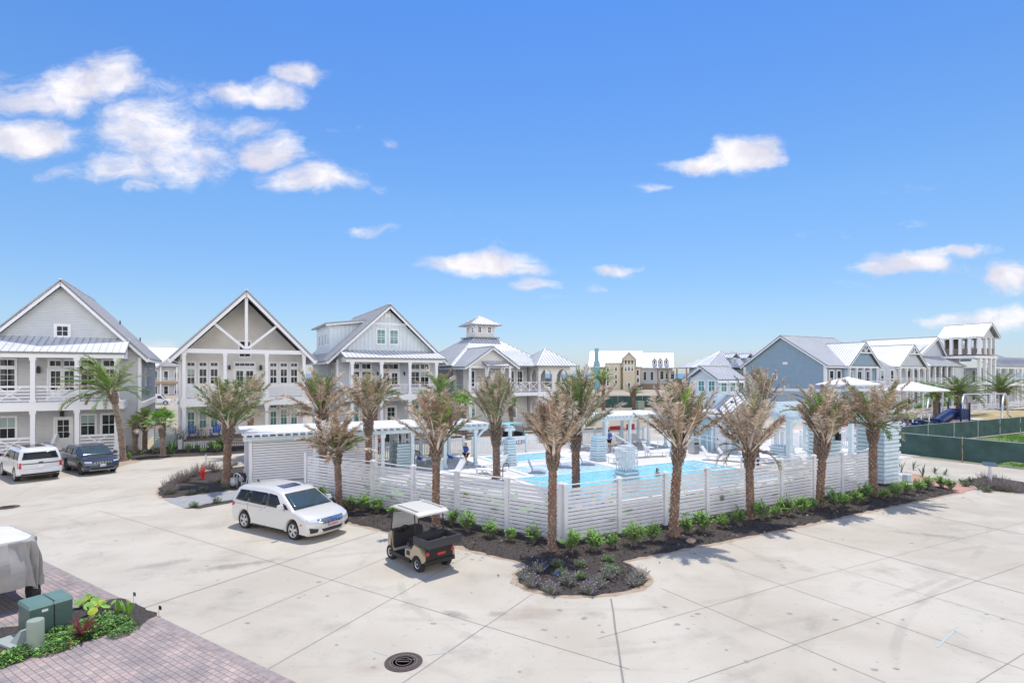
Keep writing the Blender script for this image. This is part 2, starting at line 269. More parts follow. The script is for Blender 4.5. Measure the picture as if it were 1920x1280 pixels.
M = dict(
 conc=concrete_mat('concrete', (.545, .497, .408), [(*p, rx, ry, an, k, tn) for p, (rx, ry, an, k, tn) in zip([(-8.96,17.91),(-11.43,18.01),(0.55,14.33),(-5.70,14.82),(-1.52,14.33),(18.93,22.62),(18.40,20.80),(16.06,21.28),(-4.44,13.57),(-0.41,14.33),(-14.67,21.49),(-18.06,22.62),(8.68,18.42),(-5.84,18.96),(-2.93,11.72),(2.07,14.33),(7.75,13.43),(-11.75,22.62)],
  [(1.5, .35, 25, .8, (.55, .52, .50)), (1.2, .3, 40, .6, (.62, .60, .58)), (.9, .5, 10, .55, (.74, .64, .58)), (1.0, .3, -20, .3, (.7, .7, .7)), (.5, .2, -33, .7, (.55, .55, .55)), (4.5, 1.0, 10, .35, (.66, .65, .63)), (3.5, 1.2, -20, .3, (.68, .68, .66)), (1.4, .3, -25, .8, (.58, .58, .52)), (.5, .4, 0, .5, (.68, .68, .68)), (.35, .2, 0, .7, (.6, .6, .6)), (3.5, .5, 30, .3, (.7, .68, .66)), (3.0, .6, 35, .4, (.7, .68, .66)), (.8, .5, 0, .5, (.68, .68, .68)), (1.8, .25, 20, .35, (.72, .7, .68)), (.5, .25, 20, .5, (.72, .62, .58)), (.4, .25, 0, .5, (.66, .66, .66)), (1.2, .6, 0, .3, (.78, .76, .70)), (2.5, .3, 28, .4, (.7, .68, .66))])]), deck=concrete_mat('pool deck concrete', (.72, .70, .65)), joint=mat('slab joint', (.27, .245, .215), .9),  # joint: the saw cuts' own dark colour
 paver=paver_mat(), mulch=mat('mulch', (.062, .050, .043), .95, var=.55, vs=16, bump=1, bs=30), dirt=mat('sandy soil', (.42, .32, .23), .95, var=.18, vs=4, bump=.5),
 sand=mat('sand', (.55, .45, .33), .95, var=.12, vs=.3), grass=mat('grass', (.15, .22, .055), .9, var=.4, vs=.9, bump=.8, bs=8), dry=mat('dry grass', (.42, .33, .16), .95, var=.25, vs=.4),
 walk=mat('walk slab', (.33, .33, .335), .8, var=.1, vs=2), brickpath=mat('brick path', (.50, .27, .21), .85, var=.12, vs=3, bump=.3), rubber=mat('play surface', (.22, .12, .10), .9, var=.15),
 water=water_mat('pool water', (.17, .66, .76)), shelfw=water_mat('shallow water', (.42, .74, .80)), sea=mat('sea water', (.10, .20, .28), .3),
 white=mat('white paint', (.80, .80, .81), .5, var=.03, vs=2), offw=mat('warm white paint', (.76, .74, .70), .55, var=.03, vs=2), trim=mat('white trim', (.84, .84, .84), .45),
 fence=mat('fence vinyl', (.77, .765, .77), .5, var=.07, vs=2.2), aqua=mat('pale aqua paint', (.70, .80, .82), .55, var=.06, vs=2), aquad=mat('grey aqua paint', (.50, .62, .65), .55, var=.06, vs=2),  # aquad: a greyer aqua for the bin, picnic tables, box and screen
 seam=mat('shaded roof seam', (.44, .45, .47), .5, metal=.2), roof=mat('galvanised roof', (.70, .71, .71), .42, metal=.2, var=.08, vs=.6), roofedge=mat('roof edge flashing', (.30, .31, .33), .5, metal=.3), soffit=mat('soffit', (.45, .44, .42), .7),  # seam: darker than the roof, painting in the shadow along the ribs
 s1=siding('grey shake siding', (.56, .56, .56), 'lap', .2), s1g=siding('pale grey gable siding', (.60, .63, .63), 'lap', .2), s2=siding('taupe lap siding', (.79, .76, .70), 'lap', .15), s3=siding('cool grey lap siding', (.58, .61, .64), 'lap', .16),
 s3b=siding('pale blue board siding', (.66, .72, .74), 'v', .4), s4=siding('stone grey siding', (.64, .63, .61), 'lap', .16), stucco=mat('white stucco', (.72, .70, .67), .8, var=.03),
 blue=siding('slate blue siding', (.29, .40, .48), 'lap', .2), blue2=siding('light blue board siding', (.40, .50, .60), 'v', .45), poolh=siding('pool house blue siding', (.40, .60, .68), 'v', .4), poolw=siding('pool house white siding', (.62, .70, .76), 'lap', .15),
 rowg=siding('pale grey row siding', (.58, .61, .66), 'v', .45), yellow=siding('ochre siding', (.66, .58, .42), 'lap', .3), wht2=siding('white far siding', (.70, .72, .76), 'lap', .3), farb=mat('teal chimney paint', (.22, .42, .50), .7),
 glass=mat('window glass', (.02, .027, .03), .06, spec=.35), glassg=mat('green window glass', (.10, .26, .24), .1, spec=.5), shade=mat('window blind', (.35, .45, .42), .6), dark=mat('dark metal', (.02, .02, .022), .45, metal=.3), black=mat('black rubber', (.025, .025, .027), .8),
 wood=mat('bare wood', (.42, .29, .17), .75, var=.2, vs=6), woodd=mat('weathered wood', (.22, .17, .13), .8, var=.25, vs=5), deckw=mat('porch deck', (.40, .36, .32), .8, var=.1),
 steel=mat('brushed steel', (.60, .62, .66), .35, metal=.6), alum=mat('aluminium', (.55, .56, .57), .3, metal=.9), loung=mat('lounger fabric', (.86, .86, .86), .7), bluech=mat('blue plastic chair', (.015, .11, .46), .45), greych=mat('grey lounger', (.36, .38, .46), .6),
 red=mat('red paint', (.62, .03, .025), .35, coat=.4), navy=mat('navy plastic', (.012, .03, .11), .35), mesh=mat('green fence mesh', (.045, .095, .085), .75, var=.25, vs=1.1, bump=.6, bs=1.8), canvas=mat('shade canvas', (.80, .80, .84), .8),
 transf=mat('transformer green', (.075, .13, .11), .45, var=.1), pedest=mat('pale green pedestal', (.30, .36, .28), .6, var=.06), iron=mat('manhole iron', (.10, .075, .065), .7, metal=.3, var=.2, vs=20), tarp=mat('grey cart cover', (.34, .325, .30), .75, var=.10, vs=2, bump=.6, bs=3), tarpw=mat('white cover top', (.66, .63, .58), .75, var=.06),
)
def leafm(name, col, var=.35):
    m = mat(name, col, .6, var=var, vs=4.5, spec=.3); b = m.node_tree.nodes['Principled BSDF']
    try: b.inputs['Subsurface Weight'].default_value = 0
    except Exception: pass
    return m
M.update(dead=leafm('dead frond tan', (.60, .49, .38)), dead2=leafm('dead frond brown', (.40, .285, .20)), dead3=leafm('bleached frond', (.74, .66, .57), .2), pg=leafm('palm green', (.15, .25, .07)), pg2=leafm('fresh palm green', (.25, .45, .07)), pg3=leafm('olive palm', (.27, .29, .13)),
 bark=leafm('trunk russet', (.27, .125, .078), .3), bark2=leafm('trunk grey brown', (.18, .13, .10), .35), bark3=leafm('boot tip and lit pad', (.42, .29, .21), .25), barkg=leafm('grey trunk', (.38, .30, .25), .2),
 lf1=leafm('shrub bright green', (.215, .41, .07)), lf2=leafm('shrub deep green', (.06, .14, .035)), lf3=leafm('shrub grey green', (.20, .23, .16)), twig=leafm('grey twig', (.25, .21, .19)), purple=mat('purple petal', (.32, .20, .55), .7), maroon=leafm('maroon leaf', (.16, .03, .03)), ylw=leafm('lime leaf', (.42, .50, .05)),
 skin=mat('skin', (.55, .32, .22), .6), hairb=mat('blond hair', (.45, .27, .12), .7), haird=mat('dark hair', (.03, .02, .015), .6), shirt=mat('blue shirt', (.05, .13, .42), .85), shorts=mat('black shorts', (.015, .015, .02), .9))

# ------------------------------------------------------------------ ground, roads, beds
gm = mat('coastal ground', (.40, .34, .24), .95, var=.25, vs=.05)
b = MB(); b.sheet([(-900, -200), (1200, -200), (1500, 620), (-1500, 620)], 0); struct('ground', b, gm)
b = MB(); b.sheet([(-9000, 600), (9000, 600), (14000, 14000), (-14000, 14000)], -.3); struct('sea', b, M['sea'])
def sp(b, pts, z): b.face([S(u, v, z) for u, v in pts])
b = MB(); sp(b, [(-70, -60), (46.2, -60), (46.2, 27), (62, 27), (62, 43), (180, 43), (180, 46), (62, 48), (-70, 49.2)], .004); struct('concrete_road', b, M['conc'])
b = MB(); sp(b, [(-60, 124), (60, 124), (60, 136), (-60, 136)], .004); struct('far_road', b, M['conc'])
b = MB(); sp(b, [(46.6, -60), (150, -60), (150, 25.4), (46.6, 25.4)], .006); struct('grass_lot', b, M['grass'])
b = MB(); sp(b, [(64, 28), (93, 28), (93, 41), (64, 41)], .006); struct('playground_surface', b, M['rubber'])
b = MB(); n = 24                                                    # low dry mound by the far palms
for i in range(n):
    for j in range(8):
        def q(i, j):
            u = 90 + i * 1.6; v = 32.2 + j * 1.05; h = .75 * math.sin(math.pi * i / n) ** .7 * math.sin(math.pi * j / 8) ** .8 * (1 + .2 * math.sin(i * 1.7))
            return S(u, v, .01 + h)
        b.face([q(i, j), q(i + 1, j), q(i + 1, j + 1), q(i, j + 1)])
struct('dry_mound', b, M['dry'], smooth=180)
d0 = (-.84, .543); P0 = (-9.00,14.14)
pav = [(P0[0] + d0[0] * 20, P0[1] + d0[1] * 20), P0, (P0[0] - d0[0] * 15, P0[1] - d0[1] * 15), (-2, -6), (-45, 8)]
b = MB(); b.sheet(pav[::-1], .010); struct('paver_driveway', b, M['paver'])
b = MB(); c0, c1 = Vector((*pav[0], .014)), Vector((*pav[2], .014)); nn = Vector((-.543, -.84, 0)) * .24
b.face([c0, c0 + nn, c1 + nn, c1]); struct('paver_border', b, mat('paver border', (.33, .27, .25), .85, var=.2, vs=6, bump=.4))
def offset(poly, d):
    out = []; n = len(poly); ar = sum(poly[i][0] * poly[(i + 1) % n][1] - poly[(i + 1) % n][0] * poly[i][1] for i in range(n)); sg = 1 if ar > 0 else -1
    for i in range(n):
        p, q, r = Vector(poly[i - 1]), Vector(poly[i]), Vector(poly[(i + 1) % n]); e1 = (q - p).normalized(); e2 = (r - q).normalized()
        m = Vector((e1.y + e2.y, -e1.x - e2.x)) * sg; m = m.normalized() if m.length > 1e-6 else Vector((0, 0)); o = q + m * d; out.append((o.x, o.y))
    return out
bed = [(-8.85,25.29),(-7.23,23.36),(-5.33,22.08),(-2.13,19.96),(0.52,18.11),(0.20,17.15),(0.16,16.45),(0.54,16.00),(1.20,15.57),(1.98,15.50),(2.81,15.65),(3.62,15.96),(4.04,16.53),(4.07,17.06),(3.90,17.62),(3.66,18.32),(6.26,19.72),(11.26,22.31),(18.25,26.21),(23.35,28.91),(23.57,30.56),(21.66,30.85)]
bed = bed + [S(32, 21)[:2], S(15.0, 21)[:2], S(8.0, 33)[:2], S(3.5, 33.9)[:2]]
def ragged(poly, amp, seed, step=.25):
    rnd = random.Random(seed); out = []
    for i in range(len(poly)):
        p, q = poly[i], poly[(i + 1) % len(poly)]; L = math.hypot(q[0] - p[0], q[1] - p[1]); n = max(1, int(L / step))
        for k in range(n): t = k / n; out.append((p[0] + (q[0] - p[0]) * t + rnd.gauss(0, amp), p[1] + (q[1] - p[1]) * t + rnd.gauss(0, amp)))
    return out
def tri_sheet(b, poly, z):
    from mathutils.geometry import tessellate_polygon
    for t in tessellate_polygon([[Vector((x, y, 0)) for x, y in poly]]):
        pts = [Vector((*poly[i], z)) for i in t]
        if (pts[1] - pts[0]).cross(pts[2] - pts[0]).z < 0: pts.reverse()
        b.face(pts)
def bed_at(poly, name='mulch_bed', z=.012, rim=.16, seed=1, soil=True):
    if soil: b = MB(); tri_sheet(b, ragged(offset(poly, rim), .03, seed), z - .004); struct('sandy_soil', b, M['dirt'])
    b = MB(); tri_sheet(b, ragged(poly, .05, seed + 5), z); struct(name, b, M['mulch'])
bed_at(bed, rim=.2)
isl = [(-18.19,28.53),(-17.38,27.56),(-16.84,27.79),(-14.60,29.71),(-14.61,31.00),(-17.66,37.49),(-17.92,37.06),(-19.18,35.62),(-19.98,34.12),(-19.70,31.76),(-19.12,30.13)]
bed_at(isl, seed=11, rim=.12)
b = MB(); b.sheet([(-17.18,27.32),(-16.28,26.53),(-15.22,25.69),(-13.66,27.32),(-11.53,29.99),(-12.10,31.45),(-14.47,29.44),(-16.76,27.67)], .015); struct('walk_slab', b, M['walk'])
bed_at([(-15.10,25.49),(-14.38,25.39),(-13.43,26.76),(-11.96,28.28),(-12.40,29.31),(-13.72,27.44)], seed=21, rim=.05)
bed_at([(-12.37,13.41),(-11.58,14.52),(-10.85,15.32),(-9.03,14.14),(-9.84,12.82),(-10.78,11.68),(-11.22,11.12),(-12.89,12.77)], seed=31, rim=.04, z=.02)
bed_at([(-27.16,39.56),(-25.90,40.81),(-21.96,42.14),(-20.53,43.57),(-22.67,48.12),(-28.72,47.41),(-30.50,43.57)], seed=41, rim=.1, z=.016)
b = MB(); tri_sheet(b, ragged([(-28.98,35.04),(-27.90,35.82),(-26.14,36.64),(-26.16,39.32),(-28.96,42.42),(-32.96,40.81)], .06, 3), .008); struct('tan_soil', b, M['dirt'])
bed_at([S(u, v)[:2] for u, v in [(12, 49.5), (40, 49.5), (40, 51), (12, 51)]], seed=51, rim=.1, z=.016)
b = MB(); b.sheet([(24.10,34.67),(24.93,35.04),(24.97,29.85),(23.15,28.66),(23.40,30.42),(22.30,31.76)], .018); struct('brick_path', b, M['brickpath'])
bed_at([(25.66,31.76),(28.59,33.41),(29.19,31.45),(26.59,28.66),(25.20,29.44)], seed=61, rim=.15, z=.022)
# saw cut joints of the slabs
b = MB()
def joint(p, q, w=.022):
    p = Vector((*p, 0)); q = Vector((*q, 0)); d = (q - p).normalized(); n = Vector((-d.y, d.x, 0)) * w * .4
    L = (q - p).length; k = max(1, int(L / .8)); rnd = random.Random(int(L * 97))
    pts = [p.lerp(q, i / k) + n * rnd.gauss(0, .35) for i in range(k + 1)]
    for i in range(k):
        z = Vector((0, 0, .0085)); b.face([pts[i] - n + z, pts[i + 1] - n + z, pts[i + 1] + n + z, pts[i] + n + z])
for (l, w) in (([(-22.04,23.88),(-18.68,28.66)], .04), ([(-18.65,25.09),(2.46,11.64)], .022), ([(-9.73,14.69),(-5.26,21.78)], .05), ([(-7.42,13.19),(-4.22,18.69)], .022), ([(-5.13,11.62),(-1.40,19.13)], .025),
               ([(-2.61,10.43),(0.60,15.65)], .025), ([(2.73,15.28),(2.19,10.75)], .06), ([(2.00,12.97),(7.90,16.24)], .018), ([(7.90,16.24),(21.33,23.11)], .014), ([(3.53,11.14),(16.63,18.01)], .02), ([(8.31,10.54),(11.46,12.35)], .02),
               ([(11.04,21.78),(14.49,15.54)], .045), ([(17.60,25.29),(19.78,21.21)], .045), ([(6.11,19.25),(10.74,11.58)], .018), ([(4.29,16.04),(7.49,11.12)], .02), ([(10.28,17.81),(12.68,13.66)], .014), ([(19.36,31.45),(30.37,32.73)], .03), ([(27.56,35.82),(29.19,31.45)], .03), ([(-18.48,20.02),(-18.65,25.09)], .015)):
    joint(l[0], l[1], w)
struct('concrete_joint', b, M['joint'])
# chalk and paint survey marks, oil spots on the slab
b = MB()
mk = mat('aqua survey paint', (.44, .50, .47), .8)
for l, w in (([(10.68,13.38),(9.62,12.57)], .05), ([(10.68,13.38),(10.71,13.03)], .04), ([(-3.12,12.40),(-2.73,12.19)], .03), ([(-1.88,12.21),(-1.31,12.35)], .03), ([(1.30,15.24),(1.15,14.82)], .02), ([(0.11,16.37),(-0.08,15.96)], .03), ([(-9.99,14.89),(-10.06,15.28)], .04), ([(-9.32,16.28),(-9.03,16.24)], .03)):
    p, q = Vector((*l[0], .0095)), Vector((*l[1], .0095)); d = (q - p).normalized(); n = Vector((-d.y, d.x, 0)) * w / 2
    b.face([p - n, q - n, q + n, p + n])
struct('survey_paint_mark', b, mk)
b = MB(); rnd = random.Random(77)
pts = [(-9.04,17.91),(0.78,13.43),(1.82,14.02),(-1.19,13.72),(-1.58,14.33),(-5.90,15.35),(-7.71,15.73),(-1.06,18.42),(-0.99,18.69),(5.23,20.15),(4.28,13.49),(9.36,13.16),(7.63,13.93),(8.83,18.37),(15.87,21.21),(4.09,13.72),(7.60,11.62),(-4.54,15.73),(-4.44,13.57),(2.07,14.33),(0.47,12.17),(12.00,20.80),(21.58,25.79),(-14.20,20.80),(-14.04,18.96),(-17.74,22.23),(-11.96,23.03),(-11.16,18.42),(-2.93,11.72),(5.05,11.94),(12.40,14.02)]
for (x, y) in pts:
    for q in range(3):
        r = rnd.uniform(.015, .075); cx_, cy_ = x + rnd.gauss(0, .5 * q), y + rnd.gauss(0, .5 * q); n = 9
        b.face([(cx_ + r * rnd.uniform(.7, 1.3) * math.cos(2 * math.pi * i / n), cy_ + .8 * r * rnd.uniform(.7, 1.3) * math.sin(2 * math.pi * i / n), .0095 + q * .001) for i in range(n)])
struct('oil_spot', b, mat('oil spot', (.33, .31, .28), .8))

# ------------------------------------------------------------------ building kit
def newell(poly):
    n = Vector((0, 0, 0))
    for i in range(len(poly)):
        a, c = poly[i], poly[(i + 1) % len(poly)]; n += Vector(((a.y - c.y) * (a.z + c.z), (a.z - c.z) * (a.x + c.x), (a.x - c.x) * (a.y + c.y)))
    return n.normalized()
def roofplane(b, poly, seam=.42, th=.14, m_edge=1, ribs=True, rw=.035):
    P = [Vector(p) for p in poly]; n = newell(P)
    e = (P[1] - P[0]).normalized()
    if n.z < 0: n = -n
    s = n.cross(e).normalized()
    if s.z < 0: s = -s
    b.m = 0; b.face([p for p in (P if newell(P).z > 0 else P[::-1])])
    b.m = m_edge; lo = [p - n * th for p in P]; b.face(lo if newell(lo).z < 0 else lo[::-1])
    for i in range(len(P)): j = (i + 1) % len(P); b.face([P[i], P[j], lo[j], lo[i]])
    b.m = 0
    if seam >= .5: rw = .075
    if not ribs: return
    q = [((p - P[0]).dot(e), (p - P[0]).dot(s)) for p in P]; x0, x1 = min(a for a, _ in q), max(a for a, _ in q)
    k = max(1, round((x1 - x0) / seam)); st = (x1 - x0) / k
    for i in range(k + 1):
        x = x0 + i * st; x = min(max(x, x0 + .02), x1 - .02); ys = []
        for a in range(len(q)):
            (xa, ya), (xb, yb) = q[a], q[(a + 1) % len(q)]
            if (xa - x) * (xb - x) < 0: ys.append(ya + (yb - ya) * (x - xa) / (xb - xa))
        if len(ys) >= 2:
            y0, y1 = min(ys), max(ys)
            if y1 - y0 > .15:
                p = P[0] + e * x + s * y0 + n * .02; r = P[0] + e * x + s * y1 + n * .02; b.m = 2; b.bar(p, r, rw, .06, up=n); b.m = 0
RM = lambda: [M['roof'], M['roofedge'], M['seam']]
def gable_roof(t, a0, a1, c0, c1, ze, zr, ridge='v', seam=.42, name='roof', rake=.22, am=None, label=None, th=.14):
    """a = across the ridge, c = along it; ridge 'v' or 'u'"""
    am = (a0 + a1) / 2 if am is None else am
    P = (lambda a, c, z: (a, c, z)) if ridge == 'v' else (lambda a, c, z: (c, a, z))
    b = MB(); roofplane(b, [P(a0, c0, ze), P(a0, c1, ze), P(am, c1, zr), P(am, c0, zr)], seam, th)
    roofplane(b, [P(a1, c0, ze), P(a1, c1, ze), P(am, c1, zr), P(am, c0, zr)], seam, th)
    b.bar(P(am, c0 - .01, zr + .03), P(am, c1 + .01, zr + .03), .22, .08)
    r = t.part(name, b, RM(), label=label)
    if rake:
        b = MB()
        for c in (c0 + .03, c1 - .03):
            for a in (a0, a1):
                b.bar(P(a, c, ze - rake * .62 - .08), P(am, c, zr - rake * .62 - .08), .06, rake)
        for a in (a0, a1): b.bar(P(a, c0 + .05, ze - .22), P(a, c1 - .05, ze - .22), .04, .2)
        t.part('rake_board', b, M['trim'], parent=r)
    return r
def hip_roof(t, u0, u1, v0, v1, ze, p0, p1, zt, seam=.42, name='roof', cap=True):
    """eave rectangle, top rectangle p0=(u,v) p1=(u,v)"""
    b = MB(); (a0, c0), (a1, c1) = p0, p1
    E = [(u0, v0, ze), (u1, v0, ze), (u1, v1, ze), (u0, v1, ze)]; Tt = [(a0, c0, zt), (a1, c0, zt), (a1, c1, zt), (a0, c1, zt)]
    for i in range(4):
        j = (i + 1) % 4; poly = [E[i], E[j], Tt[j], Tt[i]]
        pp = [Vector(x) for x in poly]
        if (pp[2] - pp[3]).length < .02: poly = poly[:3]
        roofplane(b, poly, seam)
        b.m = 0; b.bar(Vector(E[i]) + Vector((0, 0, .03)), Vector(Tt[i]) + Vector((0, 0, .03)), .12, .06)
    return t.part(name, b, RM())
WR = []
def window(t, face, a0, a1, z0, z1, cols=2, rows=2, cas=.11, glass='glass', sash=None, parent=None, name='window', mm=.035):
    b = MB(); d = .05
    b.fb(face, a0 - cas, a0, z0 - cas, z1 + cas, 0, d); b.fb(face, a1, a1 + cas, z0 - cas, z1 + cas, 0, d)
    b.fb(face, a0, a1, z1, z1 + cas, 0, d + .003); b.fb(face, a0, a1, z0 - cas, z0, 0, d + .02)
    s = .035
    b.fb(face, a0, a0 + s, z0, z1, 0, .035); b.fb(face, a1 - s, a1, z0, z1, 0, .035); b.fb(face, a0 + s, a1 - s, z1 - s, z1, 0, .035); b.fb(face, a0 + s, a1 - s, z0, z0 + s, 0, .035)
    if sash: zz = z0 + (z1 - z0) * sash; b.fb(face, a0 + s, a1 - s, zz - .03, zz + .03, 0, .038)
    for i in range(1, cols): x = a0 + (a1 - a0) * i / cols; b.fb(face, x - mm / 2, x + mm / 2, z0 + s, z1 - s, 0, .03)
    for i in range(1, rows): z = z0 + (z1 - z0) * i / rows; b.fb(face, a0 + s, a1 - s, z - mm / 2, z + mm / 2, 0, .027)
    w = t.part(name, b, M['trim'], parent=parent)
    b = MB(); b.fb(face, a0 + .01, a1 - .01, z0 + .01, z1 - .01, .002, .014); t.part('pane', b, M[glass], parent=w)
    WR.append(0); r = random.Random(len(WR) * 7 + int(a0 * 10)).random()
    if r < .45 and z1 - z0 > 1.0:
        b = MB(); b.fb(face, a0 + .045, a1 - .045, z1 - (z1 - z0) * (.25 + r * .7), z1 - .04, .0145, .017); t.part('blind', b, M['shade'], parent=w)
    return w
def door(t, face, a0, a1, z0, z1, leaves=2, glass='glass', panel=.35):
    b = MB(); cas = .12
    b.fb(face, a0 - cas, a0, z0, z1 + cas, 0, .05); b.fb(face, a1, a1 + cas, z0, z1 + cas, 0, .05); b.fb(face, a0, a1, z1, z1 + cas, 0, .053)
    w = (a1 - a0) / leaves; g = MB()
    for i in range(leaves):
        x0, x1 = a0 + i * w + .01, a0 + (i + 1) * w - .01; s = .12; zb = z0 + (z1 - z0) * panel
        b.fb(face, x0, x0 + s, z0, z1, 0, .035); b.fb(face, x1 - s, x1, z0, z1, 0, .035); b.fb(face, x0 + s, x1 - s, z1 - s, z1, 0, .035); b.fb(face, x0 + s, x1 - s, z0, zb, 0, .035)
        b.fb(face, (x0 + x1) / 2 - .015, (x0 + x1) / 2 + .015, zb, z1 - s, 0, .03)
        for k in (1, 2): z = zb + (z1 - s - zb) * k / 3; b.fb(face, x0 + s, x1 - s, z - .015, z + .015, 0, .028)
        g.fb(face, x0 + s, x1 - s, zb, z1 - s, .002, .014)
    o = t.part('door', b, M['trim']); t.part('pane', g, M[glass], parent=o)
    h = MB(); xm = a0 + w - .08 if leaves > 1 else a1 - .1; h.fb(face, xm - .02, xm + .02, z0 + (z1 - z0) * .42, z0 + (z1 - z0) * .5, .035, .09); t.part('handle', h, M['dark'], parent=o); return o
def railing(t, face, a0, a1, z0, z1, style='slat', n=5):
    b = MB(); h = z1 - z0
    if style == 'slat':
        for i in range(n): z = z0 + .05 + (h - .12) * i / (n - 1); b.fb(face, a0, a1, z - .035, z + .045, -.02, .02)
        b.fb(face, a0, a1, z1 - .02, z1 + .03, -.06, .06); m = (a0 + a1) / 2; b.fb(face, m - .04, m + .04, z0, z1 - .03, -.035, -.02)
    elif style == 'x':
        for i in range(n): z = z0 + .05 + (h - .12) * i / (n - 1); b.fb(face, a0, a1, z - .035, z + .045, -.02, .02)
        b.fb(face, a0, a1, z1 - .02, z1 + .03, -.06, .06)
        L = a1 - a0
        for s in (0, 1):
            p = [(a0 + L * .22, z0 + .05), (a1 - L * .22, z1 - .08)] if s == 0 else [(a0 + L * .22, z1 - .08), (a1 - L * .22, z0 + .05)]
            q = [Vector((x, face[1] - (.03 + .012 * s), z)) if face[0] == 'f' else Vector((face[1] - (.03 + .012 * s), x, z)) for x, z in p]; b.bar(q[0], q[1], .02, .07)
    else:
        b.fb(face, a0, a1, z1 - .06, z1, -.04, .04); b.fb(face, a0, a1, z0 + .06, z0 + .12, -.03, .03)
        if style == 'picket':
            k = int((a1 - a0) / .13)
            for i in range(1, k): x = a0 + (a1 - a0) * i / k; b.fb(face, x - .02, x + .02, z0 + .12, z1 - .06, -.02, .02)
        else:
            k = max(1, round((a1 - a0) / 1.1)); L = (a1 - a0) / k
            for i in range(k):
                x0, x1 = a0 + i * L, a0 + (i + 1) * L; b.fb(face, x0 - .04, x0 + .04, z0, z1, -.035, .035)
                for s in (0, 1):
                    q = [(x0, z0 + .1, x1, z1 - .06), (x0, z1 - .06, x1, z0 + .1)][s]; o = .012 * s
                    f = (lambda x, z: (x, face[1] - o, z)) if face[0] == 'f' else (lambda x, z: (face[1] - o, x, z)); b.bar(f(q[0], q[1]), f(q[2], q[3]), .025, .06)
    return t.part('railing', b, M['trim'])
def post(t, u, v, z0, z1, w=.26, name='porch_post', mat_='trim'):
    b = MB(); b.box(u - w / 2, u + w / 2, v - w / 2, v + w / 2, z0, z1); h = w / 2 + .05
    b.box(u - h, u + h, v - h, v + h, z0 + .003, z0 + .22); b.box(u - h, u + h, v - h, v + h, z1 - .22, z1 - .003); return t.part(name, b, M[mat_])
def lantern(t, face, a, z, s=1):
    b = MB(); w = .09 * s; b.fb(face, a - w, a + w, z - .2 * s, z + .12 * s, .06, .06 + .18 * s); b.fb(face, a - .03, a + .03, z + .1, z + .2, 0, .2); b.fb(face, a - w * .5, a + w * .5, z + .12 * s, z + .2 * s, .09, .2); return t.part('wall_lantern', b, M['dark'])
def wallbox(t, u0, u1, v0, v1, z0, z1, m, gable=None, name='wall'):
    """gable=(ridge axis, z_ridge, mid)"""
    b = MB()
    if gable:
        ax, zr, mid = gable
        if ax == 'v': b.prism([(u0, z0), (u1, z0), (u1, z1), (mid, zr), (u0, z1)], 'v', v0, v1)
        else: b.prism([(v0, z0), (v1, z0), (v1, z1), (mid, zr), (v0, z1)], 'u', u0, u1)
    else: b.box(u0, u1, v0, v1, z0, z1)
    return t.part(name, b, m)
def corner_boards(t, pts, z0, z1, w=.14):
    for u, v in pts: b = MB(); b.box(u - w / 2 - .02, u + w / 2 + .02, v - w / 2 - .02, v + w / 2 + .02, z0, z1); t.part('corner_board', b, M['trim'])
# ------------------------------------------------------------------ house one: grey shake gable with shed porch
t = TS('gabled_house', 'grey shake house with a wide plain gable, small attic window and X-braced balcony', 'house', -10.1, 51.6)
c = -10.13
wallbox(t, -15.1, -5.17, 54, 66.6, 0, 7.75, M['s1'])
b = MB(); b.prism([(-15.1, 7.75), (-5.17, 7.75), (c, 12.95)], 'v', 54, 66.6); t.part('gable_wall', b, M['s1g'])
gable_roof(t, -15.75, -4.5, 53.4, 67.1, 7.45, 13.35, 'v', am=c, rake=.3)
b = MB(); roofplane(b, [(-15.6, 51.2, 7.78), (-5.8, 51.2, 7.78), (-5.8, 53.99, 9.0), (-15.6, 53.99, 9.0)], .42); t.part('porch_roof', b, RM())
b = MB(); b.box(-15.5, -5.9, 51.4, 51.62, 7.35, 7.68); b.box(-6.1, -5.9, 51.62, 53.99, 7.35, 7.9); b.prism([(51.62, 7.68), (53.99, 7.68), (53.99, 8.75)], 'u', -6.08, -5.92); t.part('porch_beam', b, M['trim'])
b = MB(); b.box(-15.45, -6.0, 51.62, 53.99, 7.5, 7.6); t.part('porch_ceiling', b, M['offw'])
b = MB(); b.box(-15.55, -5.95, 51.45, 53.99, 3.5, 4.05); b.box(-15.6, -5.9, 51.40, 53.9, 4.05, 4.12); t.part('balcony_deck', b, M['trim'])
b = MB(); b.box(-15.5, -6.0, 51.5, 53.99, .05, .45); t.part('porch_floor', b, M['deckw'])
b = MB()
for i in range(4): b.box(-15.5, -6.0, 51.44, 51.5, .06 + i * .1, .13 + i * .1)
b.box(-6.35, -6.0, 51.4, 51.5, 0, .46); t.part('lattice', b, M['trim'])
b = MB()
for i in range(3): b.box(-11.3, -8.9, 50.5 + i * .3, 51.44, .0 + i * .13, .13 + i * .13)
t.part('step', b, M['walk'])
for u in (-15.35, -13.9, -11.35, -8.81, -6.4):
    post(t, u, 51.6, .45, 3.5, .28); post(t, u, 51.6, 4.12, 7.35, .28)
for a, d in ((-15.2, -14.05), (-13.75, -11.5), (-11.2, -8.95), (-8.66, -6.55)):
    railing(t, ('f', 51.6), a, d, 4.2, 5.28, 'x')
    if a != -11.2: railing(t, ('f', 51.6), a, d, .55, 1.6, 'x')
F1_ = ('f', 54)
for a in (-14.75, -13.35, -8.55, -7.15):
    o = .05; window(t, F1_, a - .44, a + .44, 4.85, 6.55, 2, 4, glass='glass'); window(t, F1_, a - .44, a + .44, 6.75, 7.25, 2, 1)
door(t, F1_, -10.95, -9.3, 4.13, 6.5, 2); 
for a in (-10.55, -9.7): window(t, F1_, a - .36, a + .36, 6.75, 7.2, 2, 1)
